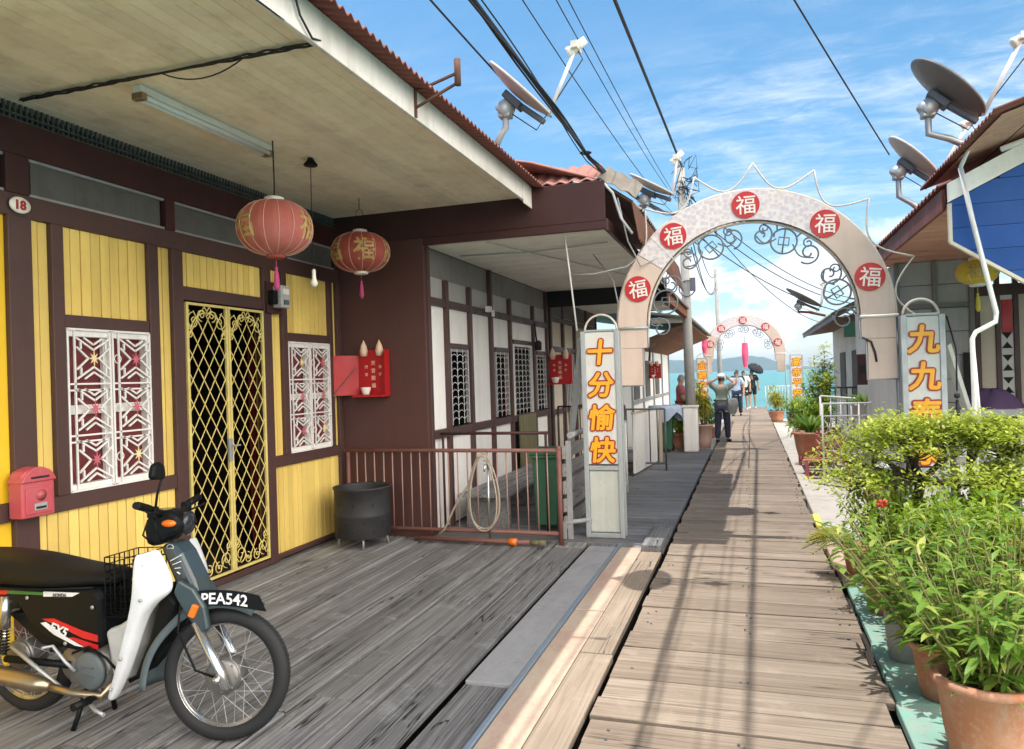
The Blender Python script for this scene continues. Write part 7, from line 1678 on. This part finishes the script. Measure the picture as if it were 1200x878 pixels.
    for k in 'rl':
        a, b = Vector(J['kn'+k]), Vector(J['an'+k]); J['tr'+k] = tuple(b+Vector((0,0,.004))) if not shorts else tuple(Vector(J['hip'+k]).lerp(a, .8)); rad['tr'+k] = .030 if not shorts else .044
    nm = ['pelvis','hipr','hipl']+(['knr','knl'] if not shorts else [])+['trr','trl']
    ed = [('pelvis','hipr'),('pelvis','hipl')]+([('hipr','knr'),('hipl','knl'),('knr','trr'),('knl','trl')] if not shorts else [('hipr','trr'),('hipl','trl')])
    put(mk(nm, ed, 'pelvis', .010*u, {'knr': .040,'knl': .040}), 'shorts' if shorts else 'trousers', legs_mat)
    for k in 'rl':
        a = P('an'+k); g = G(); d = (P('toe'+k)-a); d.z = 0; d.normalize(); q = [a-d*.025*u, a+d*.03*u, a+d*.09*u]
        g.tube([Vector((q[0].x,q[0].y,.022*u)),Vector((q[1].x,q[1].y,.022*u)),Vector((q[2].x,q[2].y,.015*u)),Vector((q[2].x+d.x*.012*u,q[2].y+d.y*.012*u,.012*u))], [.020*u,.024*u,.022*u,.010*u], 10); put(g, 'shoe', 'cl_black' if not bare_legs else 'cl_white')
    return t
hang = {'r': ((.15,.0,.62),(.155,.06,.50)), 'l': ((-.15,.0,.62),(-.155,.06,.50))}
person('person in grey green shirt and white cap, both arms raised to the head', (-0.64, 17.2, 0), R(-12), 1.56, {'r': ((.19,.06,.83),(.075,.13,.905)), 'l': ((-.20,.03,.84),(-.085,.12,.91))}, 'cl_green', 'cl_navy', hat='cl_white')
def bag():
    g = G(); n = 16
    for j in range(9):
        q = j/8; r = 0.13*math.sin(math.pi*(0.16+0.72*q))**0.7
        for i in range(n): a = 2*math.pi*i/n; g.v.append(Vector((-0.42+r*1.0*math.cos(a)*(1+.10*math.sin(a*3+j*0.8)), 17.12+r*0.6*math.sin(a), 0.98-0.36*q)))
    for j in range(8):
        for i in range(n): g.f.append([j*n+i,(j+1)*n+i,(j+1)*n+(i+1)%n,j*n+(i+1)%n]); g.t.append(.5); g.sm.append(True)
    g.f.append(list(range(n))); g.t.append(.5); g.sm.append(True); g.f.append(list(range(8*n,9*n))); g.t.append(.5); g.sm.append(True)
    g.tube([(-0.46,17.12,0.96),(-0.50,17.08,1.15),(-0.52,17.1,1.27),(-0.50,17.3,1.2)], 0.010, 6)
    tag(g.build('shoulder_bag', 'cl_grey'), 'grey bag slung on the right side of the person with raised arms', 'bag')
bag()
person('person in a dusty red shirt standing behind the white column on the left', (-1.45, 16.25, 0), R(-80), 1.60, {'r': ((.15,.02,.63),(.12,.14,.60)), 'l': ((-.15,.02,.63),(-.10,.15,.58))}, 'cl_red', 'bamboo', hair='cl_grey')
person('person in pale blue top and dark trousers, nearest of the far group', (-0.50, 27.2, 0), R(172), 1.62, hang, 'cl_blue', 'cl_navy', female=True, stride=0.09)
person('person in a black and white top and black shorts holding up the black umbrella', (0.02, 32.4, 0), R(178), 1.68, {'r': ((-.0+.15,.04,.64),(.12,.10,.78)), 'l': ((-.15,.0,.62),(-.155,.06,.50))}, 'cl_black', 'cl_black', shorts=True, female=True, bare_legs=True)
person('person in a white top and black shorts on the left of the umbrella holder', (-0.30, 31.6, 0), R(175), 1.64, hang, 'cl_white', 'cl_black', shorts=True, female=True, bare_legs=True)
person('person in an all dark outfit half behind the person in pale blue', (-0.52, 30.0, 0), R(170), 1.68, hang, 'cl_black', 'cl_navy')
def umbrella():
    t = thing('umbrella', 'open black umbrella held up among the far group', 'umbrella', (-0.18, 32.2, 1.3)); c = Vector((0.20, 32.2, 1.66)); ax = Vector((0.45, -0.45, 0.80)).normalized()
    g = G(); n = 32; prof = [(0.001,0.15),(0.11,0.14),(0.21,0.10),(0.30,0.03),(0.335,-0.04)]
    g.lathe(prof+[(r-0.004, z-0.006) for r, z in prof[::-1]], n, c, ax); g.build('canopy', 'cl_black', t)
    G().tube([c+ax*0.24, c-ax*0.55], 0.008, 6).build('shaft', 'steel', t); G().tube([c-ax*0.55, c-ax*0.66], 0.016, 8).build('handle', 'cl_black', t)
umbrella()

# ================================================================ AIR: far things fade
def haze():
    g = G(); S = 7500; g.box(-S, S, -S, S, -3.0, 105.0); o = g.build('haze', 'hill'); o['kind'] = 'stuff'
    m = bpy.data.materials.new('sea_air'); m.use_nodes = True; t = m.node_tree; t.nodes.clear()
    ou = t.nodes.new('ShaderNodeOutputMaterial'); v = t.nodes.new('ShaderNodeVolumePrincipled'); v.inputs['Density'].default_value = 1.25e-4; v.inputs['Color'].default_value = (0.58, 0.76, 1.0, 1); v.inputs['Anisotropy'].default_value = 0.3
    t.links.new(v.outputs[0], ou.inputs['Volume']); o.data.materials.clear(); o.data.materials.append(m)
haze()
